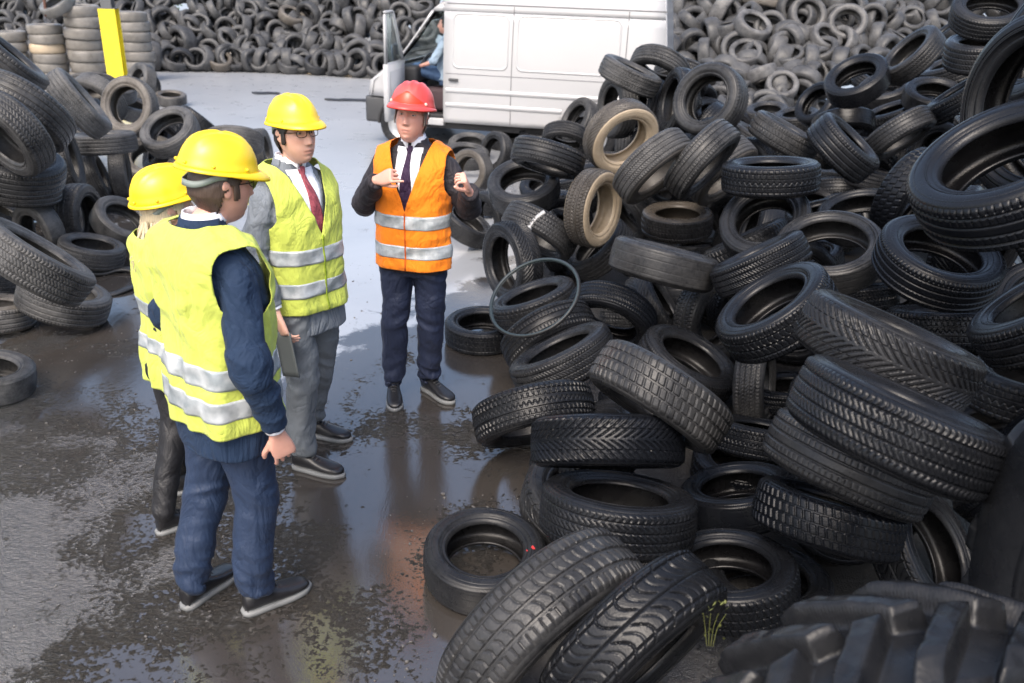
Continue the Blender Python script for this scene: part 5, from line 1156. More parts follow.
M['eye_white'] = plain('eye_white', (.45,.42,.40), .25)
M['iris'] = plain('eye_iris', (.035,.03,.03), .15)
t = NT('spectacle_lens'); M['lens'] = t.set(Base_Color=(.9,.95,.95), Roughness=.02, Transmission_Weight=1.0, IOR=1.1, Alpha=.35)
M['lace'] = plain('dark_lace', (.05,.05,.05), .8)

def head_pt(z, a, infl=0, fem=0):
    """head surface in head coordinates (origin mid skull, +Y the face); a = 0 at +X, 90 deg at the face"""
    # z from -.128 (chin) to .112 (crown)
    k = max(-1, min(1, (z+.008)/.121))
    r = math.sqrt(max(0, 1-k*k))
    if k < 0: r = r**.62
    else: r = r**.92
    hw, df, db = .077*r, .094*r, .100*r
    if z < -.02:
        j = (-.02-z)/.108
        hw *= 1-.30*j**1.4; db *= 1-.50*j**.9; df *= 1-.02*j
    ca, sa = math.cos(a), math.sin(a)
    x = hw*sup(ca, .92); y = (df if sa > 0 else db)*sup(sa, .92)
    y += .004*sm(-z, .02, .1)
    if sa > 0:
        G = lambda cx, cz, sx, sz: math.exp(-((x-cx)/sx)**2-((z-cz)/sz)**2)
        rise = sm(-z, -.030, .030)*(1-sm(-z, .036, .048))
        y += (.024-.004*fem)*math.exp(-(x/(.0095+.006*rise))**2)*(.22*sm(z, .06, .0)*(1-sm(-z, .036, .046))+.78*rise)
        y += .006*(G(.011,-.036,.007,.007)+G(-.011,-.036,.007,.007))
        y -= .0125*(G(.032,.016,.019,.011)+G(-.032,.016,.019,.011))
        y += (.006-.003*fem)*(G(.028,.036,.024,.009)+G(-.028,.036,.024,.009))
        y += .004*(G(.046,-.016,.022,.018)+G(-.046,-.016,.022,.018))
        y += .0032*G(0,-.064,.021,.0055)+.0034*G(0,-.078,.018,.006)-.0030*G(0,-.0708,.024,.0028)
        y += .0015*G(0,-.072,.036,.03)
        y += .008*G(0,-.108,.022,.016)-.003*G(0,-.092,.025,.006)
    p = Vector((x, y, z))
    if infl:
        c = Vector((0, -.005, max(-.05, min(.03, z)))); d = (p-c)
        p = p + d.normalized()*infl
    return p
HZ = [-.1285, -.127, -.123]+[-.118+.0032*i for i in range(69)]+[.1045, .1085, .1115, .1128]
def head_rows(T, infl=0, n=80, fem=0):
    return [[T @ head_pt(z, 2*math.pi*i/n, infl, fem) for i in range(n)] for z in HZ]
def hand_bm(bm, T, mirror, curls, spread=1.0, thumb=(.62,.30,.72), s=1.0):
    """T: hand frame: z to the finger tips, y out of the palm, x the thumb side"""
    mx = -1 if mirror else 1
    def P(x, y, z): return T @ Vector((x*mx*s, y*s, z*s))
    rows = []
    for z, hw, th, cx in ((-.035,.026,.020,0), (-.01,.027,.019,0), (.015,.034,.017,.002), (.045,.041,.016,.002), (.075,.042,.0145,0), (.092,.040,.012,-.001), (.098,.030,.008,-.001)):
        rows.append([P(cx+hw*sup(math.cos(a), .75), th*sup(math.sin(a), .75), z) for a in [2*math.pi*i/20 for i in range(20)]])
    grid_faces(bm, rows, True, True, True)
    for k, (bx, L_) in enumerate(((.0315,.072), (.0108,.080), (-.0100,.075), (-.0300,.060))):
        c = curls[k]; pos = Vector((bx, 0, .085)); ang = 0; pts = [pos.copy()]
        sp_ = (bx*1.5*spread, )
        for seg, cc in zip((.46,.30,.24), c):
            ang += R_(cc)
            d = Vector((bx*3.2*spread, math.sin(ang), math.cos(ang))).normalized()
            pos = pos + d*L_*seg*(1.12 if seg == .46 else 1); pts.append(pos.copy())
        limb(bm, [P(*p) for p in pts], [.0080*s, .0075*s, .0069*s, .0056*s], 10, 3)
    b = Vector((.026, .004, .022)); d = Vector(thumb).normalized()
    d2 = (d*.8+Vector((-.25, .15, .5))).normalized()
    pts = [b, b+d*.036, b+d*.062+d2*.004, b+d*.062+d2*.030]
    limb(bm, [P(*p) for p in pts], [.0150*s, .0118*s, .0105*s, .0080*s], 10, 3)
def frame(o, z, y):
    z = Vector(z).normalized(); y = Vector(y); y = (y-z*y.dot(z)).normalized(); x = y.cross(z)
    m = Matrix((x, y, z)).transposed().to_4x4(); m.translation = Vector(o); return m
RELAX = [(18,24,16), (24,28,18), (28,32,20), (32,34,22)]
FIST = [(62,80,45), (66,84,48), (70,84,48), (72,82,46)]
POINT = [(12,10,8), (62,78,45), (68,82,46), (70,82,46)]

def person(label, at, heading, S, feet, arms, head, look, lean=(0,0), group=None):
    """S: style dict. feet: {'r': (x,y,yaw,lift)} in world; arms: {'r': (shoulder, elbow, wrist, palm, curls)} local; look: head yaw, pitch, roll"""
    H = S['h']; k = H/1.80
    root = empty('person', (at[0], at[1], 0), heading - math.pi/2)     # local +Y is where the body faces
    tag(root, label, 'person', group)
    inv = (Matrix.Translation((at[0], at[1], 0)) @ Matrix.Rotation(heading-math.pi/2, 4, 'Z')).inverted()
    ln = inv.to_3x3() @ Vector((lean[0], lean[1], 0))
    wd = S.get('w', 1.0); zt = S.get('seat', 0)
    def L(p):                               # lean grows with height
        p = Vector(p); q = max(0, (p.z-.1*k))/(1.7*k); return p + ln*q
    def shear(bm_or_me):
        for v in (bm_or_me.verts if hasattr(bm_or_me, 'verts') else bm_or_me.vertices): v.co = L(v.co)
    fem = S.get('fem', 0)
    # joints
    hipz = .93*k + zt
    ank = {}
    for s_, (fx, fy, yaw, lift) in feet.items():
        q = inv @ Vector((fx, fy, 0)); a = yaw-(heading-math.pi/2)-math.pi/2
        back = Vector((math.cos(a+math.pi/2), math.sin(a+math.pi/2), 0))
        ank[s_] = (Vector((q.x, q.y, lift))-back*.055, a, lift)
    sgn = {'r': 1, 'l': -1}
    knees = {}
    for s_ in 'rl':
        A = ank[s_][0]+Vector((0,0,.10))-Vector((-math.sin(ank[s_][1]), math.cos(ank[s_][1]), 0))*.030; h = Vector((sgn[s_]*.095*wd, 0, hipz))
        if 'knee' in S: kn = Vector(S['knee'][s_])
        else:
            fd = Vector((-math.sin(ank[s_][1]), math.cos(ank[s_][1]), 0))
            kn = h*.48+A*.52 + (fd*.5+Vector((0,.5,0)))*.035
        knees[s_] = (h, kn, A)
    # ---- body: one continuous skin surface
    bm = bmesh.new()
    T = Matrix.Translation(Vector(head)) @ Matrix.Rotation(look[0], 4, 'Z') @ Matrix.Rotation(look[1], 4, 'X') @ Matrix.Rotation(look[2], 4, 'Y')
    hs_ = S.get('hs', 1.0)*.98
    T = T @ Matrix.Diagonal((hs_, hs_, hs_, 1))
    grid_faces(bm, head_rows(T, 0, 80, fem), True, True, True)
    for sx in (1, -1):                       # ears
        rows = []
        for i in range(9):
            a = -80+20*i; zz = .031*math.sin(R_(a)); ww = .018*math.cos(R_(a))+.001
            th = .0075*math.cos(R_(a))**.5+.001
            rows.append([T @ (Vector((sx*(.0765+.004*(zz > 0)), -.012-.12*zz, .002+zz)) + Vector((sx*th*math.sin(b)*1.1 + sx*.30*abs(min(0, math.cos(b)))*ww, ww*math.cos(b), 0))) for b in [2*math.pi*j/12 for j in range(12)]])
        grid_faces(bm, rows, True, True, True)
    hb = Vector(head); nk = .056*(1-.12*fem)*hs_
    limb(bm, [(0,-.02,1.42*k+zt), (0,-.022,1.50*k+zt), hb+Vector((0,-.028,-.085)), hb+Vector((0,-.018,-.02))], [.075*k, nk*1.05, nk*.98, nk], 20, 4)
    z_ = lambda z: z*k+zt
    torso(bm, [(z_(.86),.13,.08,.09,0,0), (z_(1.05),.12,.08,.08,0,0), (z_(1.30),.14,.085,.085,0,0), (z_(1.43),.12,.06,.08,0,-.01), (z_(1.47),.07,.05,.06,0,-.015)], 32)
    for s_ in 'rl':
        h, kn, A = knees[s_]
        lt = .78 if fem else 1
        limb(bm, [h+Vector((0,0,.0)), kn, kn*.4+A*.6], [.07*lt, .048*lt, .032*lt], 14, 4)
        sh, el, wr, palm, cur = arms[s_]
        limb(bm, [Vector(sh)+Vector((-sgn[s_]*.03,0,-.05)), el, wr], [.040, .034, .025], 14, 5)
        fd = (Vector(wr)-Vector(el)).normalized()
        hd = S.get('hand_dir', {}).get(s_, fd)
        hand_bm(bm, frame(Vector(wr)+Vector(hd).normalized()*.02, hd, palm), s_ == S.get('mirror', 'l'), cur, .9, S.get('thumb', {}).get(s_, (.55,.35,.75)), .98*(.92 if fem else 1)*k)
    me = remesh(bm, .0037, 1, .35)
    iT = T.inverted()
    ca = me.color_attributes.new('tint', 'FLOAT_COLOR', 'POINT')
    buf = []
    for v in me.vertices:
        q = iT @ v.co; r = gk = 0
        if q.length < .2 and q.y > 0:
            r = math.exp(-(q.x/.024)**2-((q.z+.071)/.009)**2)*.75*(q.y > .06)
            r += .22*(math.exp(-((abs(q.x)-.045)/.02)**2-((q.z+.02)/.02)**2)+.8*math.exp(-(q.x/.016)**2-((q.z+.03)/.014)**2))
            if not fem: gk = .28*sm(-q.z, .045, .075)*sm(q.y, .0, .05)*(1-r)
            gk += .45*math.exp(-((abs(q.x)-.032)/.015)**2-((q.z-.024)/.006)**2)
            gk += 1.6*math.exp(-(q.x/.022)**4-((q.z+.0705)/.0030)**2)*(q.y > .06)
        buf += [min(1, r), min(1, gk), 0, 1]
    ca.data.foreach_set('color', buf)
    shear(me); me.update()
    body = mesh_obj('body', me, MS[S.get('skin', 'fair')], root)
    TL = Matrix.Translation(L(head)-Vector(head)) @ T
    # eyes and brows
    for sx in (1, -1):
        bm = bmesh.new(); bmesh.ops.create_uvsphere(bm, u_segments=16, v_segments=10, radius=.0118)
        bmesh.ops.transform(bm, matrix=TL @ Matrix.Translation((sx*.032, .0715, .0155)), verts=bm.verts)
        e = bm_obj('eye', bm, M['eye_white'], root)
        for up_ in (1, 0):
            bm = bmesh.new(); bmesh.ops.create_uvsphere(bm, u_segments=20, v_segments=20, radius=.0128)
            bmesh.ops.delete(bm, geom=[v for v in bm.verts if (v.co.z < .0018 if up_ else v.co.z > -.0042)], context='VERTS')
            bmesh.ops.transform(bm, matrix=TL @ Matrix.Translation((sx*.032, .0708, .0155)), verts=bm.verts)
            bm_obj('eyelid', bm, MS[S.get('skin', 'fair')], e)
        bm = bmesh.new(); bmesh.ops.create_uvsphere(bm, u_segments=12, v_segments=8, radius=.0066)
        bmesh.ops.transform(bm, matrix=TL @ Matrix.Translation((sx*.032, .0788, .0148)) @ Matrix.Diagonal((1,.75,1,1)), verts=bm.verts)
        bm_obj('iris', bm, M['iris'], e)
        bm = bmesh.new()
        limb(bm, [TL @ (Vector((sx*x, head_pt(z, math.acos(max(-1, min(1, x/.08)))).y+.002, z))) for x, z in ((.013,.034), (.028,.040), (.044,.037), (.052,.031))], [.0025,.0036,.003,.0015], 8, 3)
        bm_obj('eyebrow', bm, MH[S['hair']], root)
    # hair
    bm = bmesh.new(); n = 96; rows = []
    zs = [-.085+.005*i for i in range(40)]
    for z in zs: rows.append([head_pt(min(z, .11), 2*math.pi*i/n, .009, fem) for i in range(n)])
    vs = grid_faces(bm, rows, True, False, True)
    kill = []
    for f in bm.faces:
        c = f.calc_center_median(); a = math.degrees(math.atan2(c.y, abs(c.x)))   # -90 back .. 90 face
        lim = -.075 if a < -35 else (-.075+.075*sm(a, -35, -8) if a < -8 else (.0+.0 if a < 6 else (-.035 if a < 22 else (.075 if a > 30 else .02))))
        if -8 <= a < 6: lim = .012
        lim += .006*nz(c, 90)
        if c.z < lim: kill.append(f)
    bmesh.ops.delete(bm, geom=kill, context='FACES')
    for v in bm.verts: v.co += v.normal*(.0022*nz(v.co, 160, 40)) if v.normal.length > .1 else Vector()
    bmesh.ops.transform(bm, matrix=TL, verts=bm.verts)
    ho = bm_obj('hair', bm, MH[S['hair']], root)
    sd_ = ho.modifiers.new('s', 'SOLIDIFY'); sd_.thickness = .006; sd_.offset = 0
    if S.get('long_hair'):
        hr = random.Random(8)
        bm = bmesh.new()
        for i in range(64):
            a = R_(hr.uniform(200, 345)); b = Vector((.075*math.cos(a), .092*math.sin(a), hr.uniform(-.03,.03)))
            o = Vector((math.cos(a), math.sin(a), 0)); sw = hr.uniform(-.03,.03)
            pts = [TL @ b, TL @ (b+o*.016+Vector((0,0,-.06))), TL @ (b+o*hr.uniform(.015,.045)+Vector((sw,-.01,-.13))), TL @ (b+o*hr.uniform(.01,.075)+Vector((sw*1.6,-.02,-.13-hr.uniform(.05,.12))))]
            limb(bm, pts, [.008,.009,.006,.0015], 6, 4)
        bm_obj('hair', bm, MH[S['hair']], root)
    # ---- hard hat
    tilt = Matrix.Translation((0, -.006, .061)) @ Matrix.Rotation(R_(S.get('hat_tilt', -6)), 4, 'X')
    if S.get('hat'):
        HT = TL @ tilt @ Matrix.Diagonal((S.get('hat_s', 1), S.get('hat_s', 1), S.get('hat_s', 1), 1))
        bm = bmesh.new(); rows = []; n = 72
        for j in range(25):
            th = j/24*math.pi/2; r = []
            for i in range(n):
                a = 2*math.pi*i/n; cz = math.sin(th)**.95; cr = math.cos(th)**.80
                x = .108*cr*math.cos(a); y = (.134 if math.sin(a) > 0 else .132)*cr*math.sin(a); z = .122*cz
                rd = 0
                for rx in (-.040, 0, .040):
                    rd += (.0065 if rx == 0 else .0050)*math.exp(-((x-rx)/.0085)**4)*sm(cz, .42, .66)*(1-sm(abs(y), .085, .118))
                z += rd
                fl_ = (1-sm(th, 0, .25))*.006
                r.append(HT @ Vector((x*(1+fl_/.11), y*(1+fl_/.13), z)))
            rows.append(r)
        grid_faces(bm, rows[:-1], True, False, True)
        hat = bm_obj('hard_hat', bm, M[S['hat']], root)
        s2 = hat.modifiers.new('s', 'SOLIDIFY'); s2.thickness = .003
        bm = bmesh.new(); rows = []
        for j, (e, dz) in enumerate(((-.003,.004), (.3,.0035), (.7,-.001), (1.0,-.006), (1.0,-.0095), (.7,-.0055), (.3,-.001), (-.003,-.0005))):
            r = []
            for i in range(n):
                a = 2*math.pi*i/n; f = max(0, math.sin(a)); ext = .008+.036*f**2.4
                x = .114*math.cos(a); y = (.140 if math.sin(a) > 0 else .138)*math.sin(a)
                o = Vector((math.cos(a), math.sin(a), 0))
                r.append(HT @ (Vector((x, y, dz*(1+1.3*f))) + o*(ext*e)))
            rows.append(r)
        rows.append(rows[0])
        vs = [[bm.verts.new(p) for p in r] for r in rows[:-1]]; vs.append(vs[0])
        for a_, b_ in zip(vs, vs[1:]):
            for i in range(n): bm.faces.new((a_[i], a_[(i+1)%n], b_[(i+1)%n], b_[i]))
        bm_obj('brim', bm, M[S['hat']], hat)
        if S.get('plate'):                  # raised darker panel at the front of the shell
            bm = bmesh.new(); rows = []
            def shell(x, z):
                cz = min(1, max(0, z/.122)); cr = math.cos(math.asin(cz**(1/.95)))**.8
                return .134*cr*math.sqrt(max(0, 1-(x/(.108*cr+1e-6))**2))
            for j in range(9):
                z = .008+.062*j/8
                w_ = .088*(1-.25*j/8) if j < 3 else .066*(1-(j-3)/5.2)+.004
                rows.append([HT @ Vector((x, shell(x, z)+.0045, z)) for x in [-w_+2*w_*i/14 for i in range(15)]])
            grid_faces(bm, rows, False)
            pl = bm_obj('front_panel', bm, M['red_plate'], hat); q = pl.modifiers.new('s', 'SOLIDIFY'); q.thickness = .004
            for sx in (1, -1):
                bm = bmesh.new(); bmesh.ops.create_uvsphere(bm, u_segments=12, v_segments=8, radius=.009)
                bmesh.ops.transform(bm, matrix=HT @ Matrix.Translation((sx*.088, shell(.088,.018)+.002, .018)), verts=bm.verts)
                bm_obj('rivet', bm, plain('pale_rivet', (.75,.45,.38), .4), hat)
        else:
            for a in (25, 155, 205, 335, 250, 290):
                bm = bmesh.new(); bmesh.ops.create_uvsphere(bm, u_segments=10, v_segments=6, radius=.007)
                bmesh.ops.transform(bm, matrix=HT @ Matrix.Translation((.112*math.cos(R_(a)), .136*math.sin(R_(a)), .017)) @ Matrix.Diagonal((1,1,.8,1)), verts=bm.verts)
                bm_obj('rivet', bm, M[S['hat']], hat)
        # harness band round the back of the head
        bm = bmesh.new(); rows = []
        for i in range(31):
            a = R_(180+180*i/30); c, s = math.cos(a), math.sin(a)
            dip = -.040*sm(-s, .1, .95)
            p = Vector((.089*c, .110*s-.002, -.014+dip)); o = Vector((c, s, 0)); hh = .011
            rows.append([HT @ (p+o*x+Vector((0,0,z))) for x, z in ((.0015,hh), (.0015,-hh), (-.0015,-hh), (-.0015,hh))])
        grid_faces(bm, rows, True, True, True)
        bm_obj('headband', bm, M['strap'], hat)
    # ---- glasses
    if S.get('glasses'):
        bm = bmesh.new()
        for sx in (1, -1):
            pts = []
            for i in range(17):
                a = 2*math.pi*i/16
                pts.append(TL @ Vector((sx*.033+.026*sup(math.cos(a), .7), .099-.006*abs(math.cos(a))*(1 if sx*math.cos(a) > 0 else 0), .012+.0165*sup(math.sin(a), .75))))
            tube(bm, pts, .0016, 6)
            tube(bm, [TL @ Vector(p) for p in ((sx*.058,.092,.018), (sx*.075,.07,.019), (sx*.083,.02,.018), (sx*.084,-.012,.013), (sx*.082,-.022,-.004))], .0019, 6, 3)
        tube(bm, [TL @ Vector(p) for p in ((-.009,.099,.016), (0,.103,.019), (.009,.099,.016))], .0016, 6, 3)
        gl = bm_obj('glasses', bm, M['black_frame'], root)
    # ---- trousers
    tk = S['trouser_fit']
    bm = bmesh.new()
    torso(bm, [(z_(.80),.150*wd,.100,.115,0,-.005), (z_(.86),.168*wd,.108,.125,0,-.008), (z_(.95),.166*wd,.108,.115,0,0), (z_(1.04),.150*wd,.105,.10,0,0)], 40)
    for s_ in 'rl':
        h, kn, A = knees[s_]
        fr_ = Vector((0,0,0))
        top = h+Vector((sgn[s_]*-.006,0,-.02 if not zt else 0))
        limb(bm, [top, top*.6+kn*.4, kn, kn*.45+A*.55+Vector((0,-.012,0)), A+Vector((0,0,.03)), A+Vector((0,0,+.016*S.get('hem', 1)))], [.098*tk[0]*wd, .090*tk[0], .071*tk[1], .064*tk[2],
            .056*tk[2], .058*tk[2]], 24, 6, False)
    me = remesh(bm, .0075, 4, .5)
    dirs = [(knees[s_][1], knees[s_][2]) for s_ in 'rl']
    amp = S.get('wrinkle', 1.0)
    def wr_fn(p, n):
        lo = sm(.36*k-p.z, 0, .25*k) if not zt else .3
        q = (p.x, p.y, p.z + .55*p.x*(1 if p.x > 0 else -1) + .3*p.y)
        d = (.002+.007*lo)*rg(q, 3.5, 10, 3) + .004*lo*nz(q, 8, 24, 2)
        d += .006*rg((p.x,p.y,p.z+.8*abs(p.x)), 5, 4.5, 9)*(1-.6*lo) + .003*nz(p, 9, 5, 4)
        kz = math.exp(-((p.z-.52*k)/.08)**2); d += .006*kz*rg(q, 4, 15, 5)
        cz = math.exp(-((p.z-.82*k)/.08)**2); d += .008*cz*rg((p.x, p.y, p.z+.9*abs(p.x)), 6, 13, 1)
        return (d+.004*lo*(rg(q, 7, 19, 12)))*amp*1.15
    displace(me, wr_fn); shear(me)
    tr = mesh_obj('trousers', me, S['trousers'], root)
    # ---- shoes
    for s_ in 'rl':
        A, yaw, lift = ank[s_]; fs = .95*(.9 if fem else 1)
        FT = Matrix.Translation(A) @ Matrix.Rotation(yaw, 4, 'Z') @ Matrix.Diagonal((fs,fs,fs,1))
        st = S.get('boot', 0)
        prof = [(-.085,.020,.085,.004), (-.080,.031,.105+st,.0), (-.05,.037,.112+st,0), (-.01,.038,.112+st*.8,0), (.03,.041,.098,0), (.07,.046,.080,0), (.11,.050,.068,0), (.15,.049,.060,0), (.18,.042,.054,0), (.200,.028,.046,.002), (.208,.014,.036,.006)]
        def outl(y0, hw): return hw
        bm = bmesh.new(); rows = []
        for y, hw, zt_, zb in prof:
            r = []
            for i in range(22):
                a = 2*math.pi*i/22; c, s = math.cos(a), math.sin(a)
                nar = 1-.42*max(0, s)**2 if y < .06 else 1-.12*max(0, s)**2
                r.append(FT @ Vector((hw*sup(c, .62)*nar+ (.006 if s_ == 'l' else -.006)*sm(y, .02, .16), y, .026+(zt_-.026)*.5*(1+sup(s, .7)))))
            rows.append(r)
        grid_faces(bm, rows, True, True, True)
        sho = bm_obj('shoe', bm, M['black_leather'], root)
        bm = bmesh.new(); rows = []
        for e, z in ((-.004,.0), (.003,.002), (.0045,.011), (.004,.021), (-.002,.025), (-.02,.025)):
            r = []
            for y, hw, *_ in [(-.092,.012)]+[(q[0], q[1]) for q in prof]+[(.216,.008)]:
                r.append(FT @ Vector((hw+e+(.006 if s_ == 'l' else -.006)*sm(y, .02, .16), y+(e if y > .2 else (-e if y < -.08 else 0)), z)))
            for y, hw, *_ in reversed([(-.092,.012)]+[(q[0], q[1]) for q in prof]+[(.216,.008)]):
                r.append(FT @ Vector((-hw-e+(.006 if s_ == 'l' else -.006)*sm(y, .02, .16), y+(e if y > .2 else (-e if y < -.08 else 0)), z)))
            rows.append(r)
        grid_faces(bm, rows, True, True, True)
        bm_obj('sole', bm, M['sole'], sho)
        bm = bmesh.new()
        for i in range(5):
            y = .022+.017*i; zz = .107-.0105*i
            tube(bm, [FT @ Vector((-.021, y, zz-.005)), FT @ Vector((0, y+.006, zz+.003)), FT @ Vector((.021, y, zz-.005))], .0028, 6, 3)
        for q in (1,-1):
            tube(bm, [FT @ Vector((0,.02,.110)), FT @ Vector((q*.016,.012,.118)), FT @ Vector((q*.030,.022,.108)), FT @ Vector((q*.012,.026,.109))], .0022, 6, 4)
        bm_obj('lace', bm, M['lace'], sho)
    # ---- jacket
    hem = S['hem_z']; g = S.get('girth', 1.0)*wd
    R0 = [(hem,.196*g,.132*g,.142*g,0,0), (z_(.92),.192*g,.128*g,.140*g,0,-.004), (z_(1.05),.174*g,.124*g,.120*g,0,0), (z_(1.17),.180*g,.128*g,.122*g,0,0), (z_(1.29),.195*g,.132*g,.130*g,0,-.004), (z_(1.385),.198*g,.118*g,.125*g,0,-.012), (z_(1.445),.172*g,.092*g,.110*g,0,-.022), (z_(1.485),.118*g,.070,.088,0,-.026), (z_(1.515),.080,.062,.072,0,-.024), (z_(1.535),.070,.058,.066,0,-.022)]
    if hem > z_(.9): R0 = [R0[0]]+[r for r in R0[1:] if r[0] > hem+.06]
    bm = bmesh.new(); torso(bm, R0, 56)
    cuffs = []
    for s_ in 'rl':
        sh, el, wr, palm, cur = arms[s_]; sh, el, wr = Vector(sh), Vector(el), Vector(wr)
        sf = S.get('sleeve', 1.0)
        e2 = wr + (el-wr).normalized()*S.get('cuff_gap', .022)
        inn = sh+Vector((-sgn[s_]*.06, 0, .0)); inn.z -= .04; sh = sh+Vector((-sgn[s_]*.018, 0, -.032))
        limb(bm, [inn, sh, sh*.5+el*.5, el, el*.5+e2*.5, e2], [.058*sf, .064*sf, .063*sf, .058*sf, .052*sf, .044*sf], 22, 6, False)
        cuffs.append((el, wr, e2))
    me = remesh(bm, .0065, 5, .5)
    arm_j = [(Vector(arms[s_][0]), Vector(arms[s_][1]), Vector(arms[s_][2])) for s_ in 'rl']
    def jk_fn(p, n):
        d = .006*rg((p.x, p.y, p.z+.4*abs(p.x)), 5, 5, 2)+.002*nz(p, 14, 14, 8)
        for sh, el, wr in arm_j:
            de = (p-el).length; d += .012*math.exp(-(de/.14)**2)*rg((p.x*.6, p.y*.6, p.z+.7*p.y), 6, 13, 4)
            ds = (p-(sh+Vector((0,0,-.08)))).length; d += .008*math.exp(-(ds/.15)**2)*rg((p.x+p.z*.7, p.y, p.z), 9, 6, 7)
            u_ = (wr-el); tpar = max(0, min(1, (p-el).dot(u_)/u_.length_squared)); dd_ = (p-(el+u_*tpar)).length
            if dd_ < .09: d += .006*rg((p.dot(u_.normalized())*10, p.x*5, p.y*5), 1, 1, 3)
        return d
    displace(me, jk_fn)
    bv = bvh_of(me); shear(me)
    jk = mesh_obj('jacket', me, S['jacket'], root)
    for el, wr, e2 in cuffs:
        if S.get('cuff', True):
            bm = bmesh.new(); u_ = (wr-el).normalized(); limb(bm, [L(e2-u_*.03), L(e2), L(e2+u_*.014)], [.040*S.get('sleeve',1), .0375*S.get('sleeve',1), .036*S.get('sleeve',1)], 18, 2, False)
            bm_obj('shirt_cuff', bm, M['shirt'], root)
    if not S.get('vest'): return root, L, inv
    # ---- vest
    vh = S['vest_hem']; vz = S['vneck']; off = .017
    RV = [(vh,.204*g,.146*g,.152*g,0,0), (z_(.95),.202*g,.142*g,.152*g,0,-.004), (z_(1.05),.196*g,.140*g,.142*g,0,0), (z_(1.17),.199*g,.145*g,.140*g,0,0), (z_(1.29),.211*g,.148*g,.147*g,0,-.004), (z_(1.385),.222*g,.136*g,.145*g,0,-.012), (z_(1.458),.206*g,.112*g,.130*g,0,-.022), (z_(1.500),.150*g,.088,.106,0,-.027), (z_(1.520),.112,.080,.092,0,-.026)]
    if vh > z_(.88): RV = [RV[0]]+[r for r in RV[1:] if r[0] > vh+.05]
    bm = bmesh.new(); torso(bm, RV, 120, .82, (False, False), 10)
    bmesh.ops.recalc_face_normals(bm, faces=bm.faces[:])
    def cut(co, no, sel):
        fs = [f for f in bm.faces if sel(f.calc_center_median())]
        geo = list({x for f in fs for x in list(f.verts)+list(f.edges)})+fs
        bmesh.ops.bisect_plane(bm, geom=geo, plane_co=co, plane_no=no, dist=1e-5)
    aw = S.get('arm_w', .190)*g; az = z_(1.09)
    for sx in (1, -1):
        side = lambda c, sx=sx: c.x*sx > .05
        cut((sx*aw, 0, 0), (1,0,0), lambda c: side(c) and c.z > az-.05)
        cut((sx*aw, 0, z_(1.30)), Vector((1, 0, sx*.32)), lambda c: side(c) and c.z > az-.06 and c.z < z_(1.31))
        bad = [f for f in bm.faces if (lambda c: c.x*sx > aw+max(0, z_(1.30)-c.z)*.32 and c.z > az)(f.calc_center_median())]
        bmesh.ops.delete(bm, geom=bad, context='FACES')
    if S.get('open_neck', True):
        slope = S.get('vslope', .115/(z_(1.52)-vz))
        for sx in (1, -1):
            cut((0, 0, vz), Vector((sx, 0, -slope)), lambda c: c.y > -.03 and c.z > vz-.03 and c.x*sx > -.02)
        bad = [f for f in bm.faces if (lambda c: c.y > -.022 and c.z > vz and abs(c.x) < (c.z-vz)*slope)(f.calc_center_median())]
        bmesh.ops.delete(bm, geom=bad, context='FACES')
    for zz in S['stripes']:
        for q in (zz-.026*k, zz+.026*k): cut((0,0,q), (0,0,1), lambda c: abs(c.z-zz) < .08)
    fold = S.get('fold', 1.0)
    bm.normal_update()
    for v in bm.verts: v.co += v.normal*(.005+S.get('loose', 0)*sm(z_(1.2)-v.co.z, 0, .3))
    def vfn(p):
        low = sm(z_(1.25)-p.z, 0, .3)
        a = math.atan2(p.y, p.x)
        d = (.004+.007*low)*nz((math.cos(a)*1.7, math.sin(a)*1.7, p.z*1.2), 1.5, 1.2, 4)
        d += .0050*rg((p.x, p.y, p.z+.3*p.x), 5, 9, 3)+.0024*nz(p, 26, 20, 6)
        d += .004*low*math.sin(a*9+2*nz(p, 3))
        return max(-.009, d*fold*1.5)
    ns = {v: v.normal.copy() for v in bm.verts}
    for v, n_ in ns.items(): v.co = v.co + n_*vfn(v.co)
    zc = {f: f.calc_center_median().z for f in bm.faces}
    tapes = []
    for zz in S['stripes']:
        fs = [f for f in bm.faces if abs(f.calc_center_median().z-zz) < .0262*k+.012 and all(abs(v.co.z-zz) < .026*k+.016 for v in f.verts)]
        tb = bmesh.new(); mp = {}
        for f in fs:
            vv = []
            for v in f.verts:
                if v not in mp: mp[v] = tb.verts.new(v.co + v.normal*.0028)
                vv.append(mp[v])
            tb.faces.new(vv)
        tapes.append(tb)
    shear(bm)
    vo = bm_obj('safety_vest', bm, MV[S['vest']], root, normals=False)
    s3 = vo.modifiers.new('s', 'SOLIDIFY'); s3.thickness = .0035; s3.offset = 0
    for tb in tapes:
        shear(tb); to = bm_obj('reflective_stripe', tb, M['tape'], vo, normals=False)
        s3 = to.modifiers.new('s', 'SOLIDIFY'); s3.thickness = .0015; s3.offset = 1
    # ---- things projected on the chest: shirt, lapels, tie, vest closure
    bvv = BVHTree.FromPolygons([v.co.copy() for v in vo.data.vertices], [tuple(p.vertices) for p in vo.data.polygons])
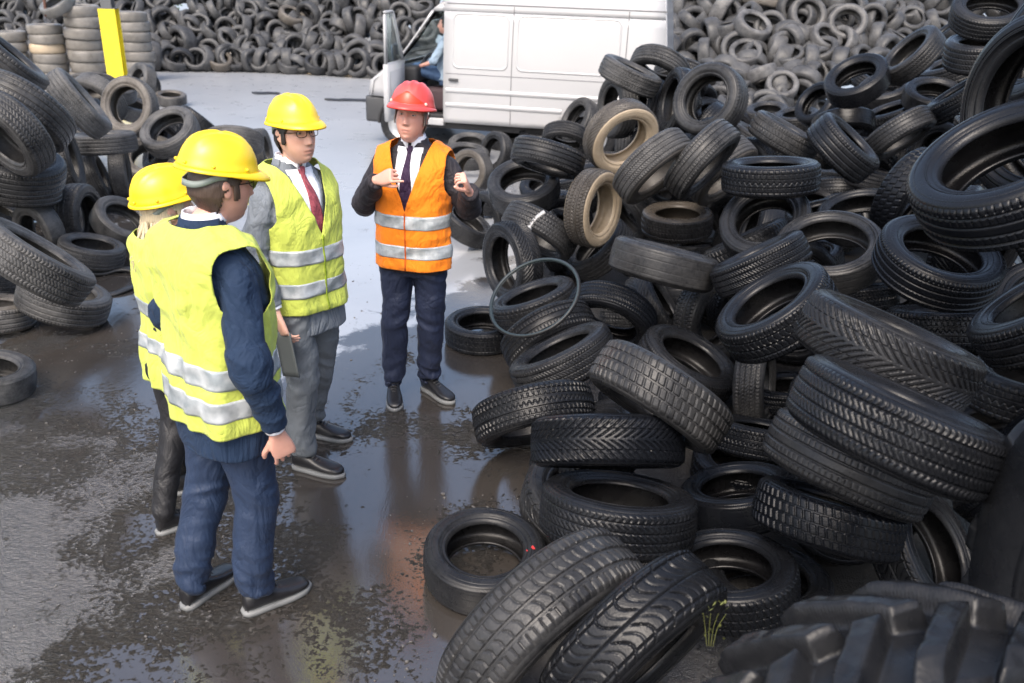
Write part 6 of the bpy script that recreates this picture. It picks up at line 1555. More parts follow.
    def patch(name, rows_, m, off_, tree, parent, thick=.003, sheared=False, nc=9):
        bm = bmesh.new(); rr_ = []
        for z, x0, x1 in rows_:
            r = []
            for i in range(nc):
                x = x0+(x1-x0)*i/(nc-1)
                o_ = L((x, 0, z)) if sheared else Vector((x, 0, z))
                h_ = tree.ray_cast(Vector((o_.x, o_.y+.6, z)), Vector((0,-1,0)))
                y = h_[0].y if h_[0] is not None else (o_.y+.07)
                q = Vector((o_.x, y+off_, z)); r.append(q if sheared else L(q))
            rr_.append(r)
        grid_faces(bm, rr_, False)
        o = bm_obj(name, bm, m, parent); s_ = o.modifiers.new('s', 'SOLIDIFY'); s_.thickness = thick; s_.offset = 0; return o
    if S.get('open_neck', True):
        top = z_(1.498); n_ = 12
        zs = [vz+.004+(top-vz)*i/n_ for i in range(n_+1)]
        w1 = lambda z: min((z-vz)*S.get('shirt_slope', .30)+.006, .072)
        sh_ = patch('shirt', [(z, -w1(z), w1(z)) for z in zs], M['shirt'], .002, bv, root)
        for sx in (1, -1):                   # collar wings
            bm = bmesh.new(); rows = []
            for i in range(13):
                a = R_(90+sx*(-8-i*(172/12))); rn = .066; c, s = math.cos(a), math.sin(a)
                zc_ = z_(1.525); dz = .020-.016*sm(math.sin(a), .2, 1)
                rows.append([L((c*rn*.97, s*rn*.95-.020, zc_+.030+.004*(i/12))), L((c*(rn+.004), s*(rn+.004)-.020, zc_+.012)), L((c*(rn+.005), s*(rn+.010)-.018, zc_+.002-(.036 if i == 0 else .018 if i == 1 else 0)))])
            grid_faces(bm, rows, False)
            o = bm_obj('shirt_collar', bm, M['shirt'], root); q = o.modifiers.new('s', 'SOLIDIFY'); q.thickness = .003
        if S.get('lapel', True):
            for sx in (1, -1):
                patch('lapel', [(z, sx*(w1(z)-.004), sx*(max(w1(z)+.004, (z-vz)*S.get('vslope', .115/(z_(1.52)-vz))+.006))) for z in zs[:-1]], S['jacket'], .004, bv, root, .002, nc=5)
        if S.get('tie'):
            tz = [vz+.0+(z_(1.508)-vz)*i/14 for i in range(15)]
            tw = lambda z: .012+.020*sm(z_(1.50)-z, .02, .22)
            patch('tie', [(z, -tw(z), tw(z)) for z in tz if z < z_(1.475)]+[(z_(1.478), -.011, .011), (z_(1.485), -.016, .016), (z_(1.505), -.019, .019), (z_(1.512), -.016, .016)], S['tie'], .008, bv, root, .006)
        patch('vest_closure', [(z, -.004, .004) for z in [vh+.004+(vz-vh-.01)*i/24 for i in range(25)]], S.get('closure', MV[S['vest']]), .0045, bvv, vo, .0025, True, 3)
    else:                                    # seen from behind: shirt collar round the neck above the jacket collar
        pass
    # shirt and jacket collar round the back of the neck
    for nm, m_, rn, z0, z1, tilt_ in (('shirt_collar', M['shirt'], .062, 1.515, 1.562, .0), ('jacket_collar', S['jacket'], .073, 1.495, 1.545, .012)):
        if nm == 'shirt_collar' and S.get('no_shirt'): continue
        bm = bmesh.new(); rows = []
        for i in range(25):
            a = R_(205+130*i/24-(25 if nm == 'shirt_collar' else 30)+ (180+130)*0) if False else R_(165+210*i/24)
            c, s = math.cos(a), math.sin(a)
            rows.append([L((c*(rn+tilt_*.2), s*(rn+.004)-.022, z_(z1))), L((c*(rn+.004+tilt_*.6), s*(rn+.010)-.022, z_((z0+z1)/2))), L((c*(rn+.010+tilt_), s*(rn+.018+tilt_*.6)-.022, z_(z0)))])
        grid_faces(bm, rows, False)
        o = bm_obj(nm, bm, m_, root); q = o.modifiers.new('s', 'SOLIDIFY'); q.thickness = .005
    return root, L, inv
J = {'navy': cloth('navy_suit_cloth', (.014,.029,.062), .75, 1200, .15, .2), 'grey': cloth('grey_suit_cloth', (.165,.185,.21), .8, 1200, .15, .18),
     'black': cloth('black_jacket_cloth', (.028,.025,.03), .6, 900, .15, .3), 'navy_t': cloth('navy_trouser_cloth', (.017,.024,.052), .52, 1200, .15, .22, .02, .38, .62), 'grey_t': cloth('grey_trouser_cloth', (.13,.145,.16), .52, 1200, .15, .2, .02, .38, .62),
     'black_t': cloth('black_trouser_cloth', (.010,.010,.012), .52, 900, .15, .3, .02, .38, .62), 'blue_t': cloth('blue_trouser_cloth', (.016,.030,.066), .52, 1200, .15, .25, .02, .38, .62), 'shirt_blue': cloth('pale_blue_shirt', (.25,.33,.42)), 'jean': cloth('blue_jeans', (.05,.09,.17))}
def toe_yaw(x0, y0, x1, y1):
    a, b = ground_at(x0, y0), ground_at(x1, y1); return math.atan2(b.y-a.y, b.x-a.x)
def foot(px, py, x0, y0, x1, y1):
    g_ = ground_at(px, py); return (g_.x, g_.y, toe_yaw(x0, y0, x1, y1), 0)
def mid(f): return ((f['r'][0]+f['l'][0])/2, (f['r'][1]+f['l'][1])/2)
tieM = lambda n, c: cloth(n, c, .6, 700, .2, .3)
# the man in the orange vest
f = {'r': foot(394, 401, 394, 390, 394, 412), 'l': foot(438, 396, 424, 388, 455, 404)}
person('person in red helmet, orange vest and dark tie pointing with one finger', mid(f), R_(-101),
    {'h': 1.83, 'w': 1.0, 'trouser_fit': (1.0,1.05,1.05), 'trousers': J['navy_t'], 'jacket': J['black'], 'hem_z': .84, 'vest': 'orange', 'vest_hem': .865, 'vneck': 1.20, 'stripes': (1.135, .965), 'hair': 'grey', 'skin': 'pink', 'hat': 'red_hat', 'plate': True, 'hat_s': 1.07, 'tie': tieM('plum_tie', (.035,.018,.045)), 'closure': cloth('orange_zip', (.55,.10,.01)), 'girth': 1.02, 'hat_tilt': -2, 'cuff': False, 'cuff_gap': .0, 'sleeve': 1.02, 'wrinkle': 1.2,
     'hand_dir': {'r': (-.85,.35,.35), 'l': (.10,.55,.75)}, 'thumb': {'r': (.35,.30,.85), 'l': (.3,.6,.7)}},
    f, {'r': ((.185,-.015,1.455), (.285,.02,1.19), (.115,.265,1.385), (-.35,-.75,-.35), POINT), 'l': ((-.185,-.015,1.455), (-.30,-.04,1.20), (-.365,.19,1.345), (.75,.2,-.3), FIST)},
    (0, .02, 1.675), (R_(2), R_(11), R_(-4)), (0, 0))
# the man in the grey suit
f = {'l': foot(327, 437, 308, 432, 350, 438), 'r': foot(318, 472, 300, 465, 340, 474)}
rb, LB, IB = person('person in yellow helmet, grey suit and glasses with a dusky red tie', mid(f), R_(-36),
    {'h': 1.84, 'trouser_fit': (1.0,1.05,1.1), 'trousers': J['grey_t'], 'jacket': J['grey'], 'hem_z': .745, 'vest': 'yellow', 'vest_hem': .865, 'vneck': 1.245, 'stripes': (1.145, .985), 'hair': 'dark', 'skin': 'fair', 'hat': 'yellow_hat', 'glasses': True, 'tie': tieM('dusky_tie', (.30,.07,.09)), 'closure': cloth('yellow_zip', (.30,.40,.03)), 'girth': .98, 'hat_tilt': -4, 'wrinkle': 1.2},
    f, {'r': ((.185,-.01,1.44), (.262,-.04,1.155), (.250,.07,.905), (-.9,.2,.1), RELAX), 'l': ((-.185,-.01,1.44), (-.235,-.11,1.17), (-.20,-.10,.915), (.9,.2,.1), RELAX)},
    (0, .035, 1.685), (R_(-4), R_(6), 0), (-.06, 0))
# the man in the navy suit seen from behind
f = {'l': foot(210, 590, 188, 606, 238, 566), 'r': foot(277, 601, 243, 609, 312, 580)}
rc, LC, IC = person('person in yellow helmet and navy suit seen from behind, yellow vest', mid(f), R_(47),
    {'h': 1.88, 'w': 1.02, 'trouser_fit': (1.03,1.06,1.06), 'trousers': J['blue_t'], 'jacket': J['navy'], 'hem_z': .755, 'vest': 'yellow', 'vest_hem': .87, 'vneck': 1.27, 'stripes': (1.095, .975), 'hair': 'brown', 'skin': 'pink', 'hat': 'yellow_hat', 'glasses': True, 'lapel': False, 'girth': 1.07, 'hat_tilt': -9, 'wrinkle': 1.3, 'fold': 1.3},
    f, {'r': ((.205,-.02,1.46), (.300,-.055,1.165), (.290,.03,.885), (-.9,.25,.1), RELAX), 'l': ((-.195,-.02,1.46), (-.290,-.04,1.165), (-.20,.15,1.0), (.8,.2,.3), FIST)},
    (0, .05, 1.70), (R_(-6), R_(-2), 0), (.045, -.02))
# the woman beside him
f = {'l': foot(186, 524, 178, 530, 198, 518), 'r': foot(200, 489, 192, 494, 214, 480)}
f['l'] = (f['l'][0], f['l'][1], R_(42), 0); f['r'] = (f['r'][0], f['r'][1], R_(25), 0)
rd, LD, ID = person('person with long fair hair, yellow helmet and black trousers behind the navy suit', mid(f), R_(40),
    {'h': 1.60, 'w': .88, 'fem': 1, 'hs': 1.04, 'trouser_fit': (.92,.82,.78), 'trousers': J['black_t'], 'jacket': J['black'], 'hem_z': .96, 'vest': 'yellow', 'vest_hem': .69, 'vneck': 1.16, 'stripes': (1.05, .89), 'hair': 'blond', 'skin': 'fair', 'hat': 'yellow_hat', 'long_hair': True, 'girth': .95, 'hat_tilt': 8, 'boot': .03, 'wrinkle': .8, 'no_shirt': True, 'hem': .6},
    f, {'r': ((.155,-.01,1.28), (.225,-.02,1.06), (.18,.14,.90), (-.9,.2,.1), RELAX), 'l': ((-.155,-.01,1.28), (-.215,.0,1.06), (-.13,.30,1.0), (.8,.2,.3), FIST)},
    (0, .02, 1.445), (R_(-2), R_(2), 0), (.05, .0))
# what they hold
def sheet(name, c, m, ux, uy, w_, h_, th, bend=0):
    bm = bmesh.new(); ux = Vector(ux).normalized(); uy = Vector(uy); uy = (uy-ux*uy.dot(ux)).normalized(); un = ux.cross(uy); rows = []
    for j in range(9):
        r = []
        for i in range(7):
            a, b = i/6-.5, j/8-.5
            r.append(Vector(c)+ux*a*w_+uy*b*h_+un*(bend*(a*a*4+.6*math.sin(b*3))))
        rows.append(r)
    grid_faces(bm, rows, False); o = bm_obj(name, bm, m); s_ = o.modifiers.new('s', 'SOLIDIFY'); s_.thickness = th; return o
def in_hand(root, Lf, p): return (Matrix.Translation(root.location) @ Matrix.Rotation(root.rotation_euler.z, 4, 'Z')) @ Lf(p)
c = in_hand(rb, LB, (.245,.12,.70)); c = Vector(c)
tag(sheet('folder', c, plain('grey_folder_board', (.085,.095,.095), .6), (.35,-.25,.1), (0,.05,1), .12, .22, .006, .004), 'thin dark grey folder held low by the man in the grey suit', 'folder')
c = Vector(in_hand(rc, LC, (-.20,.19,.875)))
tag(sheet('papers', c, plain('white_paper', (.78,.80,.84), .7), (.8,.5,.1), (-.1,.0,1), .16, .24, .006, .01), 'folded white papers held between the woman and the navy suited man', 'papers')
# ------------------------------------------------------------------ far heaps, stacks
def simple_tyre_rows(wr, rr, seg, rough=0):
    hw = wr/2; R0 = .5*rr
    prof = [(R0, hw*.70), (R0+.03, hw*.86), ((R0+.47)/2, hw), (.462, hw*.94), (.485, hw*.78), (.498, hw*.4), (.50, 0), (.498, -hw*.4), (.485, -hw*.78), (.462, -hw*.94), ((R0+.47)/2, -hw), (R0+.03, -hw*.86), (R0, -hw*.70), (R0+.02, -hw*.6), (.44, -hw*.7), (.455, 0), (.44, hw*.7), (R0+.02, hw*.6)]
    return [[(math.cos(2*math.pi*j/seg)*r, math.sin(2*math.pi*j/seg)*r, h) for r, h in prof] for j in range(seg)]
def add_tyre(bm, rows, mtx):
    vs = [[bm.verts.new(mtx @ Vector(p)) for p in r] for r in rows]; n = len(rows); m = len(rows[0])
    for j in range(n):
        a, b = vs[j], vs[(j+1) % n]
        for i in range(m): bm.faces.new((a[i], b[i], b[(i+1)%m], a[(i+1)%m]))
FM = {'L': rubber('dull_far_rubber', (.13,.13,.13), (.011,.0115,.013)), 'R': rubber('dusty_far_rubber', (.19,.188,.186), (.016,.016,.017)), 'S': rubber('pale_stack_rubber', (.25,.247,.24), (.06,.06,.058))}
def far_mesh(key, wr, rr=.62, ribs=True):
    bm = bmesh.new(); add_tyre(bm, simple_tyre_rows(wr, rr, 40), Matrix.Identity(4))
    me = bpy.data.meshes.new('far_tyre'); bm.to_mesh(me); bm.free()
    me.polygons.foreach_set('use_smooth', [True]*len(me.polygons)); me.materials.append(FM[key]); return me
FARM = {(k, w_): far_mesh(k, w_) for k in 'LR' for w_ in (.34, .41)}
frng = random.Random(4)
LOWROWS = {w_: simple_tyre_rows(w_, .62, 28) for w_ in (.34, .41)}
mass = {'L': bmesh.new(), 'R': bmesh.new()}
FG = {'L': ('dark worn tyre among many in the far heap along the back of the yard', 'tyres of the far heap along the back of the yard'), 'R': ('dusty grey tyre among many in the pale heap behind the big near heap', 'tyres of the pale heap behind the big heap')}
for i, (nm, vis, x, y, z, nx, ny, nz_, D, wr) in enumerate(FAR):
    q = orient((nx,ny,nz_), frng.random()*6.28); wk = .34 if wr < .325 else .41
    if i in FARKEEP:
        o = link(bpy.data.objects.new('tyre', FARM[(nm, wk)])); o.location = (x,y,z); o.rotation_mode = 'QUATERNION'; o.rotation_quaternion = q
        s = frng.uniform(-.05,.05); o.scale = (D*(1+s), D*(1-s), D); o.color = (frng.uniform(.15,.75) if nm == 'L' else frng.uniform(.6,1), .12 if frng.random() < .12 else 0, 0, 1)
        tag(o, FG[nm][0], 'tyre', FG[nm][1])
    else:
        s = frng.uniform(-.05,.05)
        add_tyre(mass[nm], LOWROWS[wk], Matrix.Translation((x,y,z)) @ q.to_matrix().to_4x4() @ Matrix.Diagonal((D*(1+s), D*(1-s), D, 1)))
def n2d(x, y): return .25*math.sin(1.7*x+.6*y)+.2*math.sin(2.9*x-1.3*y+1)+.15*math.sin(.7*x+2.1*y+2)
def heap_l(x, y):
    f_ = 22.2+.35*math.sin(x*.8)-.05*(x+6); top = 1.5+1.6*max(0, min(1, (x+9)/4))
    return max(-1, min(top+.5*n2d(x, y), (y-f_)*.95))
def heap_r(x, y):
    f_ = 14.9+.4*math.sin(x*.9)+.3*max(0, min(2, 4.5-x))
    return max(-1, min(4.2, (y-f_)*.62))+.22*n2d(x*1.3, y*1.3)*max(0, min(1, y-f_))
LOW2 = simple_tyre_rows(.32, .62, 14)
for nm, fn, xr, yr, cnt in (('L', heap_l, (-17,1.2), (22.3,26), 800), ('R', heap_r, (2.2,13), (15.2,21.5), 700)):
    for i in range(cnt):
        x, y = frng.uniform(*xr), frng.uniform(*yr); h = fn(x, y)-frng.choice((.34,.42,.62))
        if h < .1 or h > 2.9: continue
        add_tyre(mass[nm], LOW2, Matrix.Translation((x, y, h)) @ orient((frng.gauss(0,.5), frng.gauss(0,.5), 1), 0).to_matrix().to_4x4() @ Matrix.Diagonal((.64,.64,.64,1)))
bmL, bmR = mass['L'], mass['R']
me = bpy.data.meshes.new('r'); bmR.to_mesh(me); bmR.free()
nL = len(bmL.faces); bmL.from_mesh(me); bpy.data.meshes.remove(me)
bmL.faces.ensure_lookup_table()
for i, f_ in enumerate(bmL.faces): f_.material_index = 0 if i < nL else 1
o = bm_obj('tyre_mass', bmL, FM['L'], normals=False); o.data.materials.append(FM['R']); o.color = (.75,0,0,1)
tag(o, 'rest of the countless small tyres in the two far heaps', 'tyre heap', kind='stuff')
# the pale stacks beside the yellow post
sm_ = far_mesh('S', .31); ORD = ['lowest', 'second', 'third', 'fourth', 'fifth', 'sixth', 'seventh', 'eighth']
for nm, x, y, n, D, ta in (('tall pale stack touching the yellow post', -8.62, 19.9, 7, .72, 0), ('broad pale stack, next but one to the yellow post', -9.42, 19.3, 7, .80, 0), ('narrow pale stack with a sandy coloured tyre in it', -10.20, 19.2, 6, .70, 0), ('pale stack at the outer end of the stacked row', -10.95, 19.0, 5, .72, 0)):
    z = 0
    for k in range(n):
        h = D*.31*frng.uniform(.86,.98); o = link(bpy.data.objects.new('tyre', sm_))
        o.location = (x+frng.uniform(-.03,.03), y+frng.uniform(-.03,.03), z+h*.5); o.rotation_euler = (frng.uniform(-.03,.03), frng.uniform(-.03,.03), frng.random()*6)
        d = D*frng.uniform(.97,1.03); o.scale = (d, d, D*.95); z += h
        o.color = (frng.uniform(.3,.8), .9 if (k == 3 and 'sandy' in nm) else .1, 0, 1)
        tag(o, '%s tyre %s the %s' % (ORD[k], 'up in' if k else 'of', nm), 'tyre', 'tyres stacked beside the yellow post')
o = link(bpy.data.objects.new('tyre', sm_)); o.location = (-9.75, 19.0, 1.58); o.rotation_euler = (.5,-.35,0); o.scale = (.74,.74,.70); o.color = (.3,0,0,1)
tag(o, 'tilted open tyre resting across the tops of two pale stacks', 'tyre', 'tyres stacked beside the yellow post')
for i, (x, y) in enumerate(((-9.9,18.75), (-8.85,19.55))):
    bm = bmesh.new(); tube(bm, [(x,y,0 if i else 1.35), (x+.02,y,1.9), (x-.08,y+.05,2.6)], .03, 8, 3)
    tube(bm, [(x+.02,y,1.64), (x-.25,y,2.25)], .022, 7)
    tag(bm_obj('rusty_bar', bm, plain('rusty_iron', (.10,.045,.03), .8, var=.5)), ('rusty iron bar sticking up out of the outer pale stacks', 'rusty iron bar rising just beside the yellow post')[i], 'iron bar')
# ------------------------------------------------------------------ yellow post
bm = bmesh.new(); yt = NT('yellow_post_paint'); yv = yt.obj(); ych = yt.noise(yv, 9, 7, .75, 1.0)
yt.set(Base_Color=yt.mix(yt.ramp(ych, [(.60, 0), (.64, 1)]), yt.mix(yt.noise(yv, 3, 5), (.74,.57,.015), (.84,.70,.03)), (.10,.06,.04)), Roughness=yt.math('MULTIPLY_ADD', ych, .4, .3)); yp = yt.m
root = empty('yellow_post', (-7.60, 16.6, 0), .10)
for lo, hi in (((-.15,-.12,0), (.15,-.104,1.64)), ((-.15,.104,0), (.15,.12,1.64)), ((-.012,-.104,0), (.012,.104,1.64))): box(bm, lo, hi, bev=.003)
bm_obj('yellow_section', bm, yp, root, smooth=False)
bm = bmesh.new()
for lo, hi in (((-.095,-.10,1.64), (.095,-.086,5.2)), ((-.095,.086,1.64), (.095,.10,5.2)), ((-.01,-.086,1.64), (.01,.086,5.2)), ((-.15,-.125,1.64), (.15,.125,1.655))): box(bm, lo, hi, bev=.002)
bm_obj('grey_section', bm, plain('grey_steel', (.10,.105,.11), .5, var=.3), root, smooth=False)
tag(root, 'upright steel post painted yellow with grey upper part beside the pale stacks', 'post')
# ------------------------------------------------------------------ van
van = empty('delivery_van', (-2.30, 13.1, 0)); EX = Vector((.978,-.208,0)); EY = Vector((.208,.978,0))
van.rotation_euler = (0,0,math.atan2(EX.y, EX.x)); van.scale = (.88, 1, .93)
tag(van, 'white high roofed delivery van with its cab door swung open', 'van')
wp = NT('white_van_paint'); n_ = wp.noise(wp.obj(), 1.5, 5); n2 = wp.noise(wp.obj(), 9, 5)
zc = wp.n('ShaderNodeSeparateXYZ'); wp.l(wp.obj(), zc.inputs[0])
gr = wp.math('MULTIPLY', wp.ramp(n2, [(.45,0), (.8,.35)]), wp.ramp(zc.outputs[2], [(.3,1), (1.1,.1)]))
wp.set(Base_Color=wp.mix(gr, wp.mix(n_, (.38,.385,.395), (.43,.43,.435)), (.40,.38,.35)), Roughness=.32, Coat_Weight=.4, Coat_Roughness=.08)
WP = wp.m; DK = plain('dark_grey_plastic', (.045,.047,.05), .5); BKP = plain('black_cab_trim', (.02,.02,.022), .6)
VL, VW = 5.0, 1.95
def tum(z): return .015*(1-sm(z, .3, .8)) + .07*max(0, min(z, 2.19)-1.15)**1.3 + (.9*(z-2.19)**1.6 if z > 2.19 else 0)
def sf(z):      # front outline of the side
    pts = ((.42,.10), (.76,.02), (1.0,.07), (1.16,.30), (1.28,.48), (1.6,.80), (2.07,1.14), (2.19,1.30), (2.36,1.70), (2.50,2.1))
    for (a, b), (c, d) in zip(pts, pts[1:]):
        if z <= c: return b+(d-b)*(z-a)/(c-a)
    return pts[-1][1]
def sr(z): return VL-.03-.10*max(0, z-1.2)**1.4
def dfr(z): return .62 if z < 1.36 else .62+(z-1.36)*.80
DR = 1.36
zs = [.42,.50,.62,.76,.9,1.0,1.08,1.16,1.22,1.28,1.36,1.5,1.65,1.8,1.95,2.07,2.13,2.19,2.26,2.34,2.42,2.47,2.50]
bm = bmesh.new()
def strip(z0, z1, a, b, n=8, side=1):
    rows = []
    for z in [q for q in zs if z0-1e-6 <= q <= z1+1e-6]:
        x0, x1 = a(z), b(z)
        y = lambda x: (tum(z)+.05*sm(.5-x, 0, .5)**2) if side > 0 else VW-tum(z)-.05*sm(.5-x, 0, .5)**2
        rows.append([Vector((x0+(x1-x0)*i/n, y(x0+(x1-x0)*i/n), z)) for i in range(n+1)])
    grid_faces(bm, rows, False)
strip(.76, 2.07, lambda z: min(sf(z), dfr(z)-.03), dfr, 5)                      # wing and front pillar
strip(2.07, 2.50, sf, lambda z: DR, 5)                                          # above the door
strip(.42, 2.07, lambda z: DR, lambda z: 3.42 if z < .7 else sr(z), 14)
strip(2.07, 2.50, lambda z: DR, sr, 14)
strip(.42, .62, lambda z: 4.38, sr, 4)
strip(.42, 2.50, sf, sr, 16, -1)
# roof, nose, windscreen surround, tail
rows = []
for x in [2.2+(VL-.20-2.2)*i/10 for i in range(11)]:
    rows.append([Vector((x, tum(2.50)+(VW-2*tum(2.50))*j/8, 2.50+.03*math.sin(math.pi*j/8))) for j in range(9)])
grid_faces(bm, rows, False)
def cross(z): return [Vector((sf(z)+.06*(abs(j-4)/4)**3, tum(z)+(VW-2*tum(z))*j/8, z)) for j in range(9)]
grid_faces(bm, [cross(z) for z in (.76,.9,1.0,1.08,1.16,1.22,1.28)], False)
grid_faces(bm, [cross(z) for z in (2.07,2.13,2.19,2.26,2.34,2.42,2.47,2.50)], False)
rows = [[Vector((sr(z), tum(z)+(VW-2*tum(z))*j/8, z)) for j in range(9)] for z in zs]
grid_faces(bm, rows, False)
body = bm_obj('body', bm, WP, van); q = body.modifiers.new('s', 'SOLIDIFY'); q.thickness = .03; q.offset = 0
bm = bmesh.new(); grid_faces(bm, [cross(z) for z in (1.28,1.5,1.7,1.9,2.07)], False)
tg = NT('van_glass'); VG = tg.set(Base_Color=(.75,.85,.85), Roughness=.02, Transmission_Weight=1.0, IOR=1.05, Specular_IOR_Level=.8)
q = bm_obj('windscreen', bm, VG, van); s_ = q.modifiers.new('s', 'SOLIDIFY'); s_.thickness = .006
bm = bmesh.new(); box(bm, (-.05,.03,.34), (.36,VW-.03,.755), bev=.05); bm_obj('bumper', bm, DK, van)
bm = bmesh.new(); box(bm, (1.02,.02,.36), (DR-.005,.20,.47), bev=.015); box(bm, (1.02,.02,.47), (1.1,.10,.76), bev=.01); bm_obj('door_sill', bm, WP, van)
bm = bmesh.new(); box(bm, (.3,.12,.30), (VL-.1,VW-.12,.41), bev=.02); bm_obj('underbody', bm, BKP, van)
for x in (.60, 3.9):
    for y in (.10, VW-.10):
        o = link(bpy.data.objects.new('wheel', None), van); o.location = (x, y, .335); o.rotation_euler = (math.pi/2,0,0); o.scale = (1/.88, 1/.93, 1)
        t_ = link(bpy.data.objects.new('tyre', far_mesh('L', .30, .60)), o); t_.scale = (.67,.67,.67); t_.color = (.1,0,0,1)
        bm = bmesh.new(); rows = [[Vector((math.cos(a)*r, math.sin(a)*r, h)) for a in [2*math.pi*i/28 for i in range(28)]] for r, h in ((.205,.08),(.19,.07),(.15,.02),(.10,.05),(.05,.065),(.01,.065))]
        grid_faces(bm, rows, True, False, True); bm_obj('rim', bm, plain('steel_rim', (.45,.46,.47), .4, metal=.5), o)
        bm = bmesh.new(); rows = []
        s = 1 if y < 1 else -1
        if True:
            rows = [[Vector((x+math.cos(a)*r, yy, .335+math.sin(a)*r)) for a in [math.pi*i/20 for i in range(21)]] for r, yy in ((.42,y-s*.088), (.38,y-s*.092), (.38,y+s*.15))]
            grid_faces(bm, rows, False); bm_obj('wheel_arch', bm, BKP, van)
# pressed panels, seams and rub strip along the side
def side_pt(x, z, o=.0): return Vector((x, tum(z)-o, z))
def pressed(name, x0, x1, z0, z1, r=.10):
    bm = bmesh.new(); out = []
    for cx, cz, a0 in ((x1-r, z1-r, 0), (x0+r, z1-r, 90), (x0+r, z0+r, 180), (x1-r, z0+r, 270)):
        for k in range(5): out.append((cx+r*math.cos(R_(a0+22.5*k)), cz+r*math.sin(R_(a0+22.5*k))))
    mx, mz = (x0+x1)/2, (z0+z1)/2
    def ins(d): return [(mx+(a-mx)*(1-d/(x1-x0)*2), mz+(b-mz)*(1-d/(z1-z0)*2)) for a, b in out]
    rows = [[side_pt(a, b, o) for a, b in ins(d)] for d, o in ((0,.010), (.004,.022), (.022,.024), (.030,.0165))]
    grid_faces(bm, rows, True); bm_obj(name, bm, WP, van)
pressed('pressed_panel', 1.50, 2.45, 1.25, 2.06); pressed('pressed_panel', 2.57, 4.24, 1.25, 2.06)
SEAM = plain('panel_gap', (.10,.10,.105), .6)
def seam(x0, z0, x1, z1, w_=.006):
    bm = bmesh.new(); d = Vector((x1-x0, 0, z1-z0)).normalized(); p = Vector((-d.z, 0, d.x))*w_
    rows = []
    for i in range(13):
        t_ = i/12; x, z = x0+(x1-x0)*t_, z0+(z1-z0)*t_
        rows.append([side_pt(x+p.x, z+p.z, .018), side_pt(x-p.x, z-p.z, .018)])
    grid_faces(bm, rows, False); return bm
bm_obj('panel_seam', seam(2.51,.45,2.51,2.17), SEAM, van); bm_obj('panel_seam', seam(4.33,.75,4.33,2.17), SEAM, van)
bm_obj('panel_seam', seam(1.40,2.185,4.90,2.185,.008), SEAM, van); bm_obj('panel_seam', seam(1.40,1.17,4.94,1.17,.004), SEAM, van)
for z in (.92, .70):
    bm = bmesh.new(); rows = [[side_pt(x, z+dz, o) for dz, o in ((-.035,.016), (-.028,.027), (.028,.027), (.035,.016))] for x in [1.40+(3.36-1.40 if z < .8 else 4.92-1.40)*i/12 for i in range(13)]]
    grid_faces(bm, rows, False); bm_obj('rub_strip', bm, WP, van)
# cab: seat, dashboard, wheel
bm = bmesh.new(); box(bm, (.50,.12,.95), (.86,VW-.12,1.24), bev=.06); bm_obj('dashboard', bm, BKP, van)
bm = bmesh.new(); box(bm, (.86,.22,.55), (1.44,.80,.90), bev=.06); box(bm, (1.40,.24,.86), (1.58,.78,1.55), bev=.07); bm_obj('seat', bm, plain('dark_seat_cloth', (.05,.03,.035), .8), van)
bm = bmesh.new(); c = Vector((.84,.52,1.24)); a1 = Vector((0,1,0)); a2 = Vector((.55,0,.83))
tube(bm, [c+a1*(.20*math.cos(2*math.pi*i/24))+a2*(.20*math.sin(2*math.pi*i/24)) for i in range(25)], .016, 8)
for a in (0, 120, 240): tube(bm, [c, c+a1*(.2*math.cos(R_(a)))+a2*(.2*math.sin(R_(a)))], .014, 6)
tube(bm, [c, Vector((.64,.52,1.10))], .03, 8); bm_obj('steering_wheel', bm, BKP, van)
bm = bmesh.new(); box(bm, (.4,.05,.47), (1.7,VW-.1,.53), bev=.01); bm_obj('cab_floor', bm, BKP, van)
bm = bmesh.new(); box(bm, (1.66,.10,.5), (1.70,VW-.10,2.1), bev=.01); bm_obj('bulkhead', bm, plain('grey_bulkhead', (.25,.26,.27), .6), van)
# the open door
hinge = Vector((.66,.0,0)); wd = van.rotation_euler.z
dv = (Matrix.Rotation(-wd, 3, 'Z') @ Vector((-.16,-.98,0))).normalized(); dn = Vector((-dv.y, dv.x, 0))
def dp(d, z, o=0): return hinge + dv*d + dn*o + Vector((0,0,z))
door = link(bpy.data.objects.new('door', None), van)
def dslab(name, pts, th, m, par, close=True):
    bm = bmesh.new(); f_ = [bm.verts.new(dp(d, z, -th/2)) for d, z in pts]; b_ = [bm.verts.new(dp(d, z, th/2)) for d, z in pts]
    bm.faces.new(f_); bm.faces.new(b_[::-1])
    for i in range(len(pts)): bm.faces.new((f_[i], b_[i], b_[(i+1)%len(pts)], f_[(i+1)%len(pts)]))
    es = [e for e in bm.edges]; bmesh.ops.bevel(bm, geom=es, offset=min(.012, th*.25), segments=2, affect='EDGES')
    return bm_obj(name, bm, m, par)
dslab('door_panel', [(.02,.50), (.80,.50), (.81,.9), (.81,1.34), (.02,1.34)], .085, WP, door)
dslab('inner_trim', [(.08,.58), (.74,.58), (.74,1.24), (.08,1.24)], .105, plain('grey_door_trim', (.30,.31,.33), .7), door)
dslab('window_frame', [(.02,1.335), (.02,1.39), (.44,2.07), (.49,2.07), (.08,1.335)], .05, WP, door)
dslab('window_frame', [(.485,2.03), (.46,2.075), (.80,2.075), (.81,2.03)], .05, WP, door)
dslab('window_frame', [(.765,1.335), (.765,2.03), (.812,2.03), (.812,1.335)], .05, WP, door)
dslab('pane', [(.085,1.35), (.475,2.025), (.763,2.025), (.763,1.35)], .006, VG, door)
